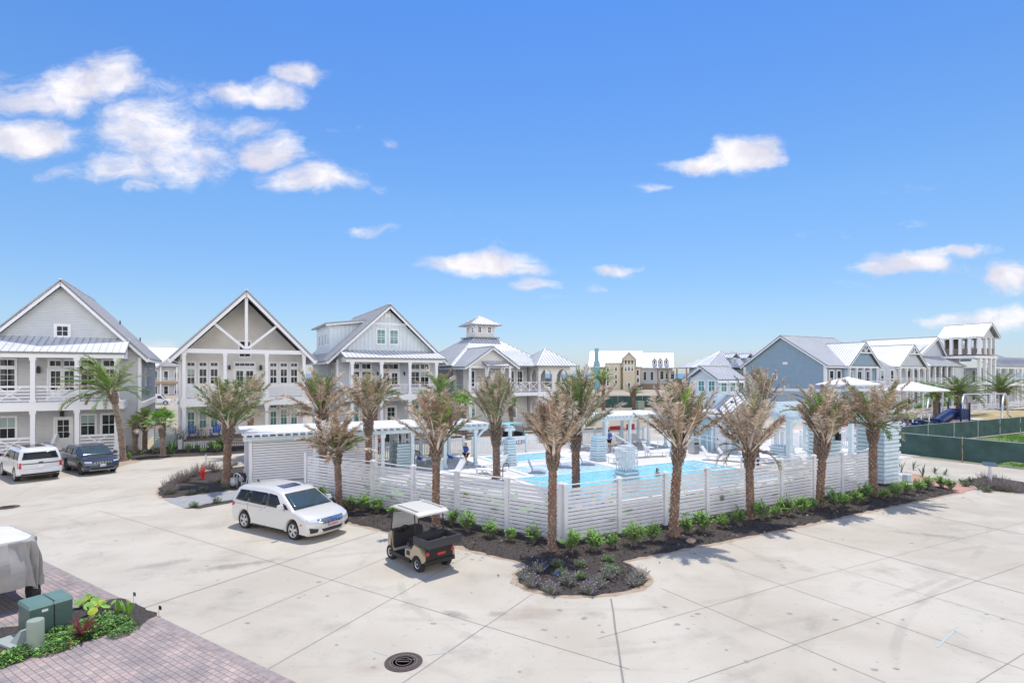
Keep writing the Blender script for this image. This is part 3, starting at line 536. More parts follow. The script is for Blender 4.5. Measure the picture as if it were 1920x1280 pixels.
window(t, F1_, c - .36, c + .36, 9.08, 9.85, 2, 2, cas=.16)
for a in (-11.55, -8.95): lantern(t, F1_, a, 6.5, 1.3)
for a in (-14.6, -13.35, -8.55, -7.2): window(t, F1_, a - .46, a + .46, 1.35, 2.95, 2, 2, sash=.5)
door(t, F1_, -10.55, -9.6, .46, 2.75, 1); lantern(t, F1_, c, 3.15, 1.2)
corner_boards(t, [(-5.17, 54), (-5.17, 66.6)], 0, 7.5, .2)
b = MB(); b.box(-5.35, -4.95, 54.2, 66.4, 3.4, 3.85); t.part('band_board', b, M['trim'])
window(t, ('r', -5.17), 58, 58.9, 5.2, 6.6, 2, 2); window(t, ('r', -5.17), 62, 62.9, 5.2, 6.6, 2, 2)
b = MB(); b.lathe([(.05, 0), (.05, .35)], 8, (-7.2, 60, 10.55)); b.lathe([(.05, 0), (.05, .35)], 8, (-5.9, 62, 9.2)); t.part('vent_pipe', b, M['dark'])
# ------------------------------------------------------------------ house two: taupe, open timber truss gable
t = TS('truss_house', 'taupe lap-sided house with open timber truss in its wide gable, second house of the row', 'house', 2.6, 53)
c = 2.6
wallbox(t, -2.45, 7.65, 55.5, 67.5, 0, 7.7, M['s2'], ('v', 12.85, c))
gable_roof(t, -3.1, 8.3, 52.6, 68, 7.45, 13.35, 'v', am=c, rake=.34)
b = MB(); b.bar((c, 53.0, 8.3), (c, 53.0, 12.9), .24)
b.bar((c - .1, 53.0, 8.35), (.1, 53.0, 10.45), .2); b.bar((c + .1, 53.0, 8.35), (5.1, 53.0, 10.45), .2); t.part('gable_truss', b, M['trim'])
b = MB(); b.box(-2.35, 7.55, 52.88, 53.14, 7.9, 8.25); b.box(-2.3, -2.1, 53.14, 55.45, 7.4, 7.75); b.box(7.3, 7.5, 53.14, 55.45, 7.4, 7.75); t.part('truss_beam', b, M['trim'])
b = MB(); b.box(-2.3, 7.5, 52.85, 55.49, 3.45, 4.1); b.box(-2.36, 7.56, 52.8, 55.45, 4.1, 4.16); t.part('balcony_deck', b, M['trim'])
b = MB(); b.box(-2.45, 7.6, 52.8, 55.49, .62, .78); t.part('porch_floor', b, M['woodd'])
b = MB(); k = 58
for i in range(k): x = -2.4 + 9.9 * i / k; b.box(x, x + .11, 52.84, 52.88, .02, .62)
b.box(-2.45, -2.1, 52.75, 53.1, 0, .8); t.part('skirt_board', b, M['trim'])
for u in (-2.03, .97, 4.21, 7.3): post(t, u, 53.02, .78, 3.45, .27); post(t, u, 53.02, 4.16, 7.9, .25)
for a, d in ((-1.88, .83), (1.1, 4.07), (4.35, 7.16)): railing(t, ('f', 53.02), a, d, 4.22, 5.2, 'slat', 6)
F2_ = ('f', 55.5)
for a in (-1.61, -.70, .16, 4.97, 5.87, 6.76):
    window(t, F2_, a - .29, a + .29, 5.3, 6.6, 2, 2, sash=.45); window(t, F2_, a - .29, a + .29, 6.83, 7.17, 2, 1)
    window(t, F2_, a - .27, a + .27, 1.45, 2.85, 2, 2, sash=.5, glass='glassg'); window(t, F2_, a - .27, a + .27, 3.02, 3.3, 2, 1, glass='glassg')
door(t, F2_, 1.78, 3.4, 4.17, 6.55, 2); window(t, F2_, 1.78, 3.4, 6.85, 7.15, 4, 1); window(t, F2_, 2.15, 3.05, 7.7, 9.1, 2, 3)
door(t, F2_, 1.9, 3.2, .8, 2.95, 1, panel=.9); lantern(t, F2_, 3.9, 6.75, 1.2); lantern(t, F2_, 1.35, 6.75, 1)
corner_boards(t, [(-2.45, 55.5), (7.65, 55.5)], 0, 7.5, .16)
# ------------------------------------------------------------------ house three: pale blue gable, shed dormer
t = TS('dormer_house', 'pale blue-grey house with boarded gable, twin green windows and a long shed dormer', 'house', 16, 54)
c = 16.0
wallbox(t, 10.9, 21.2, 56.5, 72, 0, 8.0, M['s3'])
b = MB(); b.prism([(10.9, 8.0), (21.2, 8.0), (21.2, 8.2), (c, 12.8), (10.9, 8.2)], 'v', 56.45, 72); t.part('gable_wall', b, M['s3b'])
gable_roof(t, 9.75, 22.3, 55.7, 72.4, 7.45, 13.3, 'v', am=c, rake=.28)
b = MB(); b.box(14.05, 17.95, 56.38, 56.45, 11.2, 11.42); t.part('gable_trim', b, M['trim'])
b = MB(); b.fb(('f', 56.45), 15.65, 16.3, 12.0, 12.4, 0, .06); t.part('gable_vent', b, M['trim'])
for a in (15.25, 16.6): window(t, ('f', 56.45), a - .42, a + .42, 9.25, 10.7, 2, 3, glass='glassg', sash=.5)
wallbox(t, 10.84, 15.4, 60, 68.4, 7.9, 11.35, M['s3b'], name='dormer_wall')
b = MB(); b.prism([(10.84, 11.3), (15.3, 11.3), (15.3, 11.75)], 'v', 60, 68.4); t.part('dormer_cheek', b, M['s3b'])
b = MB(); roofplane(b, [(10.3, 59.4, 11.42), (10.3, 69, 11.42), (15.6, 69, 12.1), (15.6, 59.4, 12.1)], .42); b.m = 0; b.bar((10.32, 59.45, 11.22), (15.4, 59.45, 11.9), .05, .2); t.part('dormer_roof', b, RM())
wallbox(t, 10.7, 10.9, 60.1, 68.3, 0, 9, M['s3b'], name='side_bay')
for a in (61, 62.6, 64.4, 66.4): window(t, ('l', 10.84), a - .32, a + .32, 9.3, 10.5, 1, 1, cas=.08)
b = MB(); roofplane(b, [(11.0, 53.5, 7.75), (21.2, 53.5, 7.75), (21.2, 56.44, 8.55), (11.0, 56.44, 8.55)], .42); t.part('porch_roof', b, RM())
b = MB(); b.box(11.2, 21.0, 53.75, 53.97, 7.3, 7.63); b.box(11.2, 11.4, 53.97, 56.44, 7.3, 7.8); t.part('porch_beam', b, M['trim'])
b = MB(); b.box(11.1, 20.9, 53.75, 56.49, 3.55, 4.15); t.part('balcony_deck', b, M['trim'])
b = MB(); b.box(11.1, 20.9, 53.75, 56.49, .0, .5); t.part('porch_floor', b, M['deckw'])
for u in (11.78, 14.61, 17.48, 20.3): post(t, u, 53.95, .5, 3.55, .27); post(t, u, 53.95, 4.15, 7.3, .27)
for a, d in ((11.92, 14.47), (14.75, 17.34), (17.62, 20.16)): railing(t, ('f', 53.95), a, d, 4.22, 5.15, 'picket')
railing(t, ('l', 11.3), 54.1, 56.4, 4.22, 5.15, 'picket')
F3_ = ('f', 56.5)
for a in (12.6, 13.75, 18.9, 19.95):
    window(t, F3_, a - .45, a + .45, 4.7, 6.4, 2, 3); window(t, F3_, a - .45, a + .45, 6.65, 7.2, 2, 1); window(t, F3_, a - .4, a + .4, 1.2, 2.9, 2, 2, glass='glassg')
door(t, F3_, 15.4, 17.1, 4.17, 6.35, 2); window(t, F3_, 15.4, 17.1, 6.65, 7.2, 3, 1); door(t, F3_, 15.8, 16.8, .5, 2.8, 1)
for a in (14.9, 17.7): lantern(t, F3_, a, 6.2, .8)
for a in (57.6, 59.0): window(t, ('l', 10.9), a - .3, a + .3, 4.9, 7.2, 2, 3)
corner_boards(t, [(10.9, 56.5)], 0, 7.6, .16)
# ------------------------------------------------------------------ house four: hip roof, cupola, corner pavilion
t = TS('cupola_house', 'low hip-roofed house with a square windowed cupola on top and an arched corner pavilion', 'house', 30, 54)
wallbox(t, 24.0, 36.0, 58, 70, 0, 7.05, M['s4'])
wallbox(t, 24.3, 32.4, 56.2, 58, 0, 7.0, M['s4'], name='front_wing')
hip_roof(t, 23.3, 36.7, 57.3, 70.7, 7.1, (28.6, 62.6), (31.35, 65.4), 10.7)
b = MB(); b.prism([(23.85, 7.05), (29.45, 7.05), (26.65, 8.95)], 'v', 54.1, 58); t.part('porch_gable_wall', b, M['stucco'])
gable_roof(t, 23.4, 29.9, 53.5, 61.2, 6.95, 9.15, 'v', am=26.65, name='porch_gable_roof', rake=.22)
b = MB(); roofplane(b, [(29.3, 53.7, 7.08), (33, 53.7, 7.08), (33, 59, 8.9), (29.3, 59, 8.9)], .42); t.part('side_porch_roof', b, RM())
wallbox(t, 28.65, 31.3, 62.65, 65.35, 10.2, 12.3, M['stucco'], name='cupola_wall')
hip_roof(t, 27.9, 32.05, 61.9, 66.1, 12.3, (29.96, 63.98), (29.99, 64.02), 13.5, name='cupola_roof')
b = MB(); b.box(28.1, 31.85, 62.1, 65.9, 10.62, 10.75); t.part('cupola_flashing', b, M['roofedge'])
for a in (29.3, 30.65): window(t, ('f', 62.65), a - .22, a + .22, 10.95 + .35, 12.05, 2, 2, cas=.06)
for a in (63.3, 64.7): window(t, ('l', 28.65), a - .22, a + .22, 11.3, 12.05, 2, 2, cas=.06)
b = MB()
for (u, v, du, dv) in ((28.65, 62.65, -.6, 0), (28.65, 62.65, 0, -.6), (31.3, 62.65, .6, 0), (31.3, 62.65, 0, -.6), (29.97, 62.65, 0, -.6)):
    b.bar((u, v, 11.5), (u + du * .45, v + dv * .45, 11.95), .06, .1); b.bar((u + du * .45, v + dv * .45, 11.95), (u + du, v + dv, 12.28), .06, .1)
t.part('cupola_bracket', b, M['trim'])
hip_roof(t, 31.9, 37.7, 53.1, 58.9, 7.1, (34.76, 55.96), (34.84, 56.04), 9.15, name='pavilion_roof')
def arch_wall(t, face, a0, a1, z0, z1, n, zs, zt, th=.2, m='stucco', name='arched_wall', pier=.32):
    """wall of n pointed openings between z0 and z1"""
    b = MB(); L = (a1 - a0) / n; k, cpl = face
    def pr(poly):
        if k == 'f': b.prism(poly, 'v', cpl, cpl + th)
        elif k == 'l': b.prism(poly, 'u', cpl, cpl + th)
        else: b.prism(poly, 'u', cpl - th, cpl)
    for i in range(n):
        x0, x1 = a0 + i * L, a0 + (i + 1) * L; p0, p1 = x0 + pier, x1 - pier; m_ = (x0 + x1) / 2; w = (p1 - p0) / 2
        pr([(x0, z0), (p0, z0), (p0, z1), (x0, z1)]); pr([(p1, z0), (x1, z0), (x1, z1), (p1, z1)])
        pr([(p0, zs), (m_ - w * .55, zs + (zt - zs) * .7), (m_, zt), (m_, z1), (p0, z1)]); pr([(m_, zt), (m_ + w * .55, zs + (zt - zs) * .7), (p1, zs), (p1, z1), (m_, z1)])
    return t.part(name, b, M[m])
arch_wall(t, ('f', 54), 32.6, 36.95, 4.1, 7.05, 2, 6.0, 6.75); arch_wall(t, ('l', 32.6), 54.2, 58.0, 4.1, 7.05, 2, 6.0, 6.75); arch_wall(t, ('r', 36.95), 54.2, 58, 4.1, 7.05, 2, 6.0, 6.75)
arch_wall(t, ('f', 54), 32.6, 36.95, 0, 3.7, 2, 2.6, 3.2); arch_wall(t, ('l', 32.6), 54.2, 58, 0, 3.7, 2, 2.6, 3.2)
b = MB(); b.box(23.9, 36.97, 53.9, 58, 3.7, 4.1); b.box(32.5, 37.05, 53.85, 54, 3.6, 4.15); t.part('balcony_deck', b, M['trim'])
railing(t, ('f', 54.05), 23.95, 32.5, 4.2, 5.25, 'cross'); railing(t, ('f', 54.1), 32.95, 34.45, 4.2, 5.25, 'cross'); railing(t, ('f', 54.1), 35.1, 36.6, 4.2, 5.25, 'cross')
for u in (24.1, 28.9): post(t, u, 54.0, 4.1, 7.05, .25)
b = MB()
for u in (26.0, 27.9): b.box(u - .1, u + .1, 53.95, 54.15, 4.1, 6.9); b.bar((u, 53.95, 5.6), (u, 53.2, 7.0), .14, .12)
b.box(23.85, 29.45, 54.0, 54.2, 6.78, 7.04); t.part('porch_bracket', b, M['trim'])
b = MB(); roofplane(b, [(25.6, 52.95, 7.05), (28.3, 52.95, 7.05), (28.3, 54.08, 7.55), (25.6, 54.08, 7.55)], .35); t.part('hood_roof', b, RM())
for u in (24.1, 28.9): post(t, u, 54.0, 0, 3.7, .35)
for a in (25.3, 27.4, 30.3, 31.4): window(t, ('f', 56.2), a - .33, a + .33, 4.75, 6.5, 2, 2)
door(t, ('f', 56.2), 28.6, 29.4, 4.1, 6.5, 1)
for a in (25.3, 27.6, 30.5): window(t, ('f', 56.2), a - .4, a + .4, 1.1, 2.8, 2, 2, glass='glassg')
for a in (58.6, 61, 65, 68): window(t, ('l', 24.0), a - .35, a + .35, 4.9, 6.4, 2, 2)
window(t, ('l', 24.0), 58.3, 59, 1, 2.6, 1, 2, glass='glassg')

# ------------------------------------------------------------------ far houses
t = TS('balcony_house', 'distant grey house with a timber balcony, seen between the first two houses', 'house', -14, 190)
wallbox(t, -30, 6, 190, 202, -1, 8.3, M['rowg']); hip_roof(t, -31.5, 7.5, 187.5, 203.5, 8.3, (-22, 195), (-2, 196), 13.8, seam=1.2)
b = MB(); b.box(-30, 6, 188, 190, 3.2, 3.9); t.part('balcony', b, M['wood'])
b = MB(); b.prism([(-13.5, 8.3), (-6.5, 8.3), (-10, 11)], 'v', 187.4, 192); t.part('gable_wall', b, M['rowg'])
gable_roof(t, -14, -6, 187, 195, 8.2, 11.4, 'v', seam=1.2, name='gable_roof', rake=.3)
railing(t, ('f', 188.2), -30, 6, 3.9, 5, 'slat', 4)
for i in range(9): post(t, -29 + i * 4, 188.3, -.5, 8.3, .35)
for i in range(12): a = -28 + i * 2.7; window(t, ('f', 190), a - .5, a + .5, 4.3, 6.9, 1, 2, cas=.2); window(t, ('f', 190), a - .5, a + .5, .2, 2.5, 1, 2, cas=.2)
# ochre and white houses by the shore
def far_house(name, label, X, Y, w, d, ze, zr, wallm, roofx):
    t = T(name, label, 'house', (X, Y, 0), R(-12), (0, 0, 0)); return t
t = T('ochre_house', 'tall ochre house with a teal chimney and white roof, far behind the pool', 'house', (39.5, 215, 0), R(-14))
b = MB(); b.prism([(0, -2), (12, -2), (12, 9.2), (6, 15.0), (0, 9.2)], 'u', -9, 10); t.part('wall', b, M['yellow'])
gable_roof(t, -1, 13, -9.8, 10.6, 8.9, 15.3, 'u', seam=.8, rake=.35)
b = MB(); b.taper(-6.6, -.2, 8, 11, 1.6, .5, 1.0, .5); b.box(-7.6, -5.6, -.7, .3, -2, 8); b.box(-7.4, -5.9, -.6, .6, 11, 16); t.part('chimney', b, M['farb'])
wallbox(t, -3, 2.6, -1.6, 3, -2, 10.2, M['yellow'], name='bay_wall'); b = MB(); roofplane(b, [(-3.4, -2.1, 10.3), (3, -2.1, 10.3), (3, 5, 13.9), (-3.4, 5, 13.9)], .8); t.part('bay_roof', b, RM())
wallbox(t, 3.6, 8.0, -2.4, 3, -2, 12.0, M['yellow'], ('v', 14.3, 5.8), name='tower_bay'); gable_roof(t, 3.1, 8.5, -3, 5, 11.9, 14.6, 'v', seam=.8, name='tower_bay_roof', rake=.3)
for a in (-2.2, .9): 
    for z in (7.2, 4.2, 1.6): window(t, ('f', -1.6), a - .35, a + .35, z, z + 1.9, 1, 2, cas=.18)
for a in (4.6, 5.8, 7.0): window(t, ('f', -2.4), a - .32, a + .32, 7.2, 9.0, 1, 2, cas=.16); window(t, ('f', -2.4), a - .32, a + .32, 9.7, 11.2, 1, 1, cas=.12)
for a, z in ((5.8, .6), (9.1, 2.8), (9.0, 5.5)): window(t, ('f', 0 if a > 8.2 else -2.4), a - .4, a + .4, z, z + 2.0, 1, 2, cas=.2)
b = MB(); b.box(3.3, 8.3, -4.2, -2.45, 11.3, 11.5); t.part('awning', b, M['roof'])
b = MB(); b.fb(('f', -1.6), -2, 0, -1.5, .8, 0, .08); b.fb(('f', 0), 8.4, 9.6, -1.8, .6, 0, .08); t.part('garage_door', b, M['woodd'])
t = T('white_dormer_house', 'distant white house with three small dormers beside the ochre house', 'house', (54, 219, 0), R(-14))
b = MB(); b.prism([(0, -2), (12, -2), (12, 8.8), (6, 14.2), (0, 8.8)], 'u', -3, 9); t.part('wall', b, M['wht2'])
gable_roof(t, -1, 13, -3.6, 9.5, 8.6, 14.5, 'u', seam=.8, rake=.35)
for a in (2.2, 4.4, 6.7):
    d = MB(); d.prism([(a - .7, 9.6), (a + .7, 9.6), (a + .7, 11.3), (a, 12.2), (a - .7, 11.3)], 'v', .4, 5); dd = t.part('dormer', d, M['wht2']); window(t, ('f', .4), a - .28, a + .28, 10, 11.3, 1, 2, cas=.12, parent=dd)
    gable_roof(t, a - 1, a + 1, 0, 4.5, 11.2, 12.5, 'v', seam=.7, name='dormer_roof', rake=0)
b = MB(); b.box(3, 14.5, -4, -.1, 8.1, 8.5); t.part('porch_roof', b, M['soffit'])
for u in (3.4, 7.2, 10.5, 14): post(t, u, -3.7, -1, 8.1, .5, mat_='woodd')
for a in (-1.5, 1.2): window(t, ('f', 0), a - .5, a + .5, 3.6, 6.8, 2, 3, cas=.2)
for a in (5, 7, 9): window(t, ('f', 0), a - .6, a + .6, 4, 7, 2, 3, cas=.2)
b = MB(); b.box(-3, 14, -5, 0, -.5, 2.2); t.part('stone_base', b, M['woodd'])
# ------------------------------------------------------------------ big slate blue house (gable end towards the pool) and its row
t = TS('blue_gable_house', 'big slate-blue house with a broad blank gable end and three tiny square windows', 'house', 78.3, 49.2)
wallbox(t, 78.3, 91, 49.2, 63, 0, 7.6, M['blue'], ('u', 11.85, 56.1))
gable_roof(t, 48.5, 63.6, 77.8, 91.6, 7.35, 12.15, 'u', rake=.26, am=56.1)
b = MB(); b.box(78.18, 91, 49.1, 63.05, 3.5, 3.9); t.part('band_board', b, M['trim']); wallbox(t, 78.24, 90.9, 49.14, 63.06, 0, 3.5, M['blue2'], name='lower_wall')
for a in (61.0, 59.2, 57.4): window(t, ('l', 78.3), a - .3, a + .3, 5.4, 6.1, 2, 2, cas=.14)
b = MB(); b.fb(('l', 78.3), 55.2, 56.0, 7.6, 8.0, 0, .05); t.part('gable_vent', b, M['trim'])
corner_boards(t, [(78.3, 49.2), (78.3, 63)], 0, 7.3, .3)
wallbox(t, 82.5, 89.9, 48.9, 49.2, 0, 7.4, M['blue2'], name='front_bay')
b = MB(); b.prism([(82.6, 7.4), (89.9, 7.4), (86.3, 10.4)], 'v', 48.3, 54); t.part('front_gable_wall', b, M['blue'])
gable_roof(t, 82.0, 90.6, 47.9, 54.6, 7.3, 10.95, 'v', am=86.3, name='front_gable_roof', rake=.25)
b = MB(); b.bar((84.8, 47.95, 9.3), (87.8, 47.95, 9.3), .12, .2)
for d in (-.7, 0, .7): b.bar((86.3, 47.95, 9.35), (86.3 + d, 47.95, 10.5 - abs(d) * .5), .1, .12)
b.box(82.5, 90.1, 48.2, 48.35, 7.0, 7.3); t.part('gable_truss', b, M['trim'])
b = MB(); b.box(82.4, 90.1, 46.9, 49.1, 3.6, 4.0); t.part('balcony_deck', b, M['trim'])
for u in (82.7, 84.5, 86.3, 88.1, 89.9): post(t, u, 47.2, 0, 3.6, .25); post(t, u, 48.3, 4.0, 7.05, .22)
railing(t, ('f', 47.1), 82.5, 90, 4.1, 5.1, 'slat')
for a in (79.8, 81.6): window(t, ('f', 49.2), a - .45, a + .45, 4.4, 6.6, 1, 2, cas=.16)
for a in (84, 86.3, 88.6): window(t, ('f', 48.9), a - .5, a + .5, 4.4, 6.5, 2, 2, cas=.14); window(t, ('f', 48.9), a - .5, a + .5, 1, 2.8, 2, 2, cas=.14)
t = TS('dormered_blue_house', 'blue house with two little roof dormers, partly hidden behind the broad gable end', 'house', 80, 66)
wallbox(t, 73, 92, 66, 70.2, 0, 7.3, M['blue']); hip_roof(t, 71.5, 93, 65, 71.2, 7.25, (78.5, 68.1), (90, 68.2), 10.2, seam=.6)
for a in (79.0, 82.6):
    d = MB(); d.box(a - .7, a + .7, 65.7, 68, 7.6, 9.0); dd = t.part('dormer', d, M['blue2']); gable_roof(t, a - 1, a + 1, 65.3, 68, 8.9, 9.7, 'v', seam=.6, name='dormer_roof', rake=0, am=a); window(t, ('f', 65.7), a - .35, a + .35, 7.9, 8.75, 1, 1, cas=.12, parent=dd, glass='shade')
for a in (80.5, 83.6, 76.5): window(t, ('f', 66), a - .45, a + .45, 4, 6.6, 1, 2, cas=.2)
t = TS('arcade_porch_house', 'pale grey row house with bracketed porch posts, right of the blue house', 'house', 101.3, 49)
wallbox(t, 91.5, 106, 50.8, 63, 0, 7.5, M['rowg'])
wallbox(t, 91.5, 97.4, 49.2, 50.8, 0, 7.4, M['rowg'], name='front_bay')
b = MB(); b.prism([(97.4, 7.4), (105.2, 7.4), (101.3, 10.45)], 'v', 49.1, 57); t.part('front_gable_wall', b, M['rowg'])
gable_roof(t, 96.9, 105.8, 48.6, 57.5, 7.3, 10.95, 'v', am=101.35, name='front_gable_roof', rake=.26, seam=.5)
gable_roof(t, 50, 64, 88, 107, 7.4, 10.4, 'u', name='main_roof', rake=0, seam=.5)
b = MB(); b.bar((99.9, 48.65, 9.4), (102.8, 48.65, 9.4), .12, .2)
for d in (-.7, 0, .7): b.bar((101.35, 48.65, 9.4), (101.35 + d, 48.65, 10.5 - abs(d) * .5), .1, .12)
for u in (97.6, 99.5, 101.35, 103.2, 105.1):
    for s in (-.6, .6): b.bar((u, 48.95, 6.4), (u + s, 48.95, 7.1), .1, .12)
b.box(97.4, 105.3, 48.9, 49.1, 7.05, 7.3); t.part('gable_truss', b, M['trim'])
b = MB(); b.box(91.6, 105.4, 48.8, 50.8, 3.9, 4.3); t.part('balcony_deck', b, M['trim'])
for u in (97.6, 99.5, 101.35, 103.2, 105.1): post(t, u, 48.95, 0, 3.9, .3); post(t, u, 48.95, 4.3, 7.1, .3)
railing(t, ('f', 49.0), 97.6, 105.1, 4.35, 5.4, 'slat'); railing(t, ('f', 48.95), 92, 97.4, 4.35, 5.4, 'slat')
for a in (93, 95.8): window(t, ('f', 49.2), a - .4, a + .4, 4.9, 6.7, 1, 2, cas=.16); window(t, ('f', 49.2), a - .4, a + .4, 1, 2.9, 1, 2, cas=.16)
for a in (99, 101.4, 104): window(t, ('f', 50.8), a - .45, a + .45, 4.5, 6.7, 1, 2, cas=.16); window(t, ('f', 50.8), a - .45, a + .45, 1, 2.9, 1, 2, cas=.16)
t = TS('skirt_roof_house', 'pale grey row house with a skirt roof over its porch, left of the timber tower', 'house', 112, 49)
wallbox(t, 107.5, 119, 52, 64, 0, 9.3, M['rowg'], ('v', 12.4, 115.3))
gable_roof(t, 107.0, 119.6, 51.4, 65, 8.2, 12.75, 'v', am=115.3, rake=.28, seam=.5)
b = MB(); roofplane(b, [(106.2, 48.5, 7.5), (118.6, 48.5, 7.5), (118.6, 52.02, 9.3), (109.5, 52.02, 9.3)], .5); roofplane(b, [(106.2, 48.5, 7.5), (106.2, 58, 7.5), (109.5, 58, 9.3), (109.5, 52.02, 9.3)], .5); t.part('skirt_roof', b, RM())
b = MB(); b.box(106.4, 118.4, 48.8, 52, 3.9, 4.3); t.part('balcony_deck', b, M['trim'])
for u in (106.6, 108.5, 110.5, 112.5, 114.5): post(t, u, 49, 0, 3.9, .3); post(t, u, 49, 4.3, 7.45, .35)
railing(t, ('f', 49), 106.6, 114.4, 4.35, 5.4, 'slat'); wallbox(t, 115, 118.4, 48.9, 52, 4.3, 7.4, M['rowg'], name='enclosed_porch')
for a in (109, 111.4, 113.6): window(t, ('f', 52), a - .5, a + .5, 4.5, 6.8, 1, 2, cas=.16); window(t, ('f', 52), a - .5, a + .5, 1, 2.9, 1, 2, cas=.16)
# timber tower
t = TS('lookout_tower', 'open timber-lined lookout tower with a gable roof on tall white posts', 'tower', 122, 47)
gable_roof(t, 119.0, 125.6, 46.2, 53.4, 12.75, 15.2, 'v', am=122.2, rake=.25, seam=.5)
b = MB(); b.prism([(119.6, 12.6), (124.9, 12.6), (122.2, 14.7)], 'v', 46.9, 47.1); b.prism([(119.6, 12.6), (124.9, 12.6), (122.2, 14.7)], 'v', 52.4, 52.6); t.part('gable_wall', b, M['rowg'])
for v in (47, 48.4, 49.8, 51.2, 52.5): post(t, 119.4, v, 9.6, 12.65, .45, 'tower_post'); post(t, 125, v, 9.6, 12.65, .4, 'tower_post')
for u in (121.2, 123.1): post(t, u, 46.9, 9.6, 12.65, .4, 'tower_post')
b = MB(); b.box(119.5, 124.9, 46.95, 52.5, 9.3, 9.5)
for v0 in (47.2, 48.6, 50, 51.4): b.box(119.5, 119.58, v0, v0 + .95, 9.6, 10.7); b.box(124.8, 124.9, v0, v0 + .95, 9.6, 10.7)
b.box(119.6, 124.8, 47.0, 47.08, 9.6, 10.7); b.box(119.5, 124.9, 52.4, 52.46, 9.6, 12.6); t.part('timber_lining', b, M['woodd'])
b = MB(); b.box(117.0, 125.2, 46.6, 52.8, 8.9, 9.3); b.box(118.6, 125.3, 46.5, 52.9, 9.3, 9.36); t.part('tower_floor', b, M['trim'])
for u, v in ((119.4, 47), (121.2, 46.9), (123.1, 46.9), (125, 47), (119.4, 52.5), (125, 52.5)): post(t, u, v, 0, 8.9, .45, 'tower_leg')
b = MB()
for u in (118.6, 122.2):
    for i in range(9): b.box(u, u + 1.9, 46.6, 46.66, .3 + i * .42, .58 + i * .42)
b.box(117.8, 125.2, 46.7, 52.8, 4.2, 4.6); t.part('slat_screen', b, M['trim'])
# far right house
t = TS('hip_porch_house', 'pale row house with a deep hip-roofed porch at the right edge, behind the timber tower', 'house', 132, 49)
wallbox(t, 125.5, 150, 52.5, 66, 0, 7.3, M['rowg']); b = MB(); b.prism([(121.5, 9.4), (129.5, 9.4), (124.6, 13.1)], 'v', 52.9, 70); t.part('gable_wall', b, M['rowg'])
gable_roof(t, 118.9, 130.4, 52.6, 70, 8.9, 13.4, 'v', am=124.4, rake=.25, seam=.5); 
b = MB(); roofplane(b, [(129, 58, 9.8), (160, 58, 9.8), (160, 66, 13.3), (129, 66, 13.3)], .5); roofplane(b, [(124, 47, 7.6), (160, 47, 7.6), (160, 52.6, 9.2), (129, 52.6, 9.8)], .5); t.part('porch_roof', b, RM())
b = MB(); b.box(125, 160, 47.4, 52.5, 3.9, 4.3); b.box(125, 160, 47.3, 47.6, 7.1, 7.5); t.part('balcony_deck', b, M['trim'])
for u in (125.5, 128.5, 131.5, 134.5, 137.5, 140.5, 143.5): post(t, u, 47.5, 0, 3.9, .35); post(t, u, 47.5, 4.3, 7.1, .35)
railing(t, ('f', 47.5), 128.5, 146, 4.35, 5.4, 'slat')
for a in (127, 131, 134.8, 138, 141): window(t, ('f', 52.5), a - .6, a + .6, 4.6, 6.8, 2, 2, cas=.16); window(t, ('f', 52.5), a - .6, a + .6, 1, 2.9, 2, 2, cas=.16)
window(t, ('f', 52.9), 126.4, 126.8, 9.9, 10.6, 1, 1)
# ------------------------------------------------------------------ pool house
t = TS('pool_house', 'light blue pool house with a white gabled clerestory and standing-seam roof beside the pool', 'pool house', 36, 30)
wallbox(t, 35.5, 38.6, 30.0, 32.9, 0, 3.05, M['poolh']); wallbox(t, 36.4, 38.6, 32.9, 35, 0, 3.0, M['poolh'], name='rear_wall')
gable_roof(t, 34.7, 39.4, 29.3, 35.4, 3.1, 4.45, 'v', rake=.2, seam=.4, am=37.1)
b = MB(); b.taper(37.5, 33.2, 3.6, 4.6, 1.9, 1.9, 1.4, 1.55); t.part('flared_skirt', b, M['aqua'])
wallbox(t, 36.2, 38.7, 31.75, 34.7, 4.5, 5.75, M['poolw'], ('u', 6.6, 33.2), name='clerestory_wall')
gable_roof(t, 31.3, 35.15, 35.7, 39.1, 5.75, 6.85, 'u', name='clerestory_roof', rake=.12, seam=.3, am=33.2)
for a in (32.35, 33.45): window(t, ('l', 36.2), a - .33, a + .33, 4.7, 5.6, 2, 2, cas=.07, glass='glassg')
for a in (36.9, 37.95): window(t, ('f', 31.75), a - .33, a + .33, 4.7, 5.6, 2, 2, cas=.07, glass='glassg')
corner_boards(t, [(35.5, 32.9), (35.5, 30.0), (35.5, 31.6)], 0, 3.0, .18)
door(t, ('l', 35.5), 30.4, 31.2, 0, 2.2, 1, panel=.95)
b = MB(); b.lathe([(.09, 0), (.09, .12), (.16, .14), (.16, .22)], 8, (36.2, 30.3, 3.8)); t.part('roof_vent', b, M['dark'])

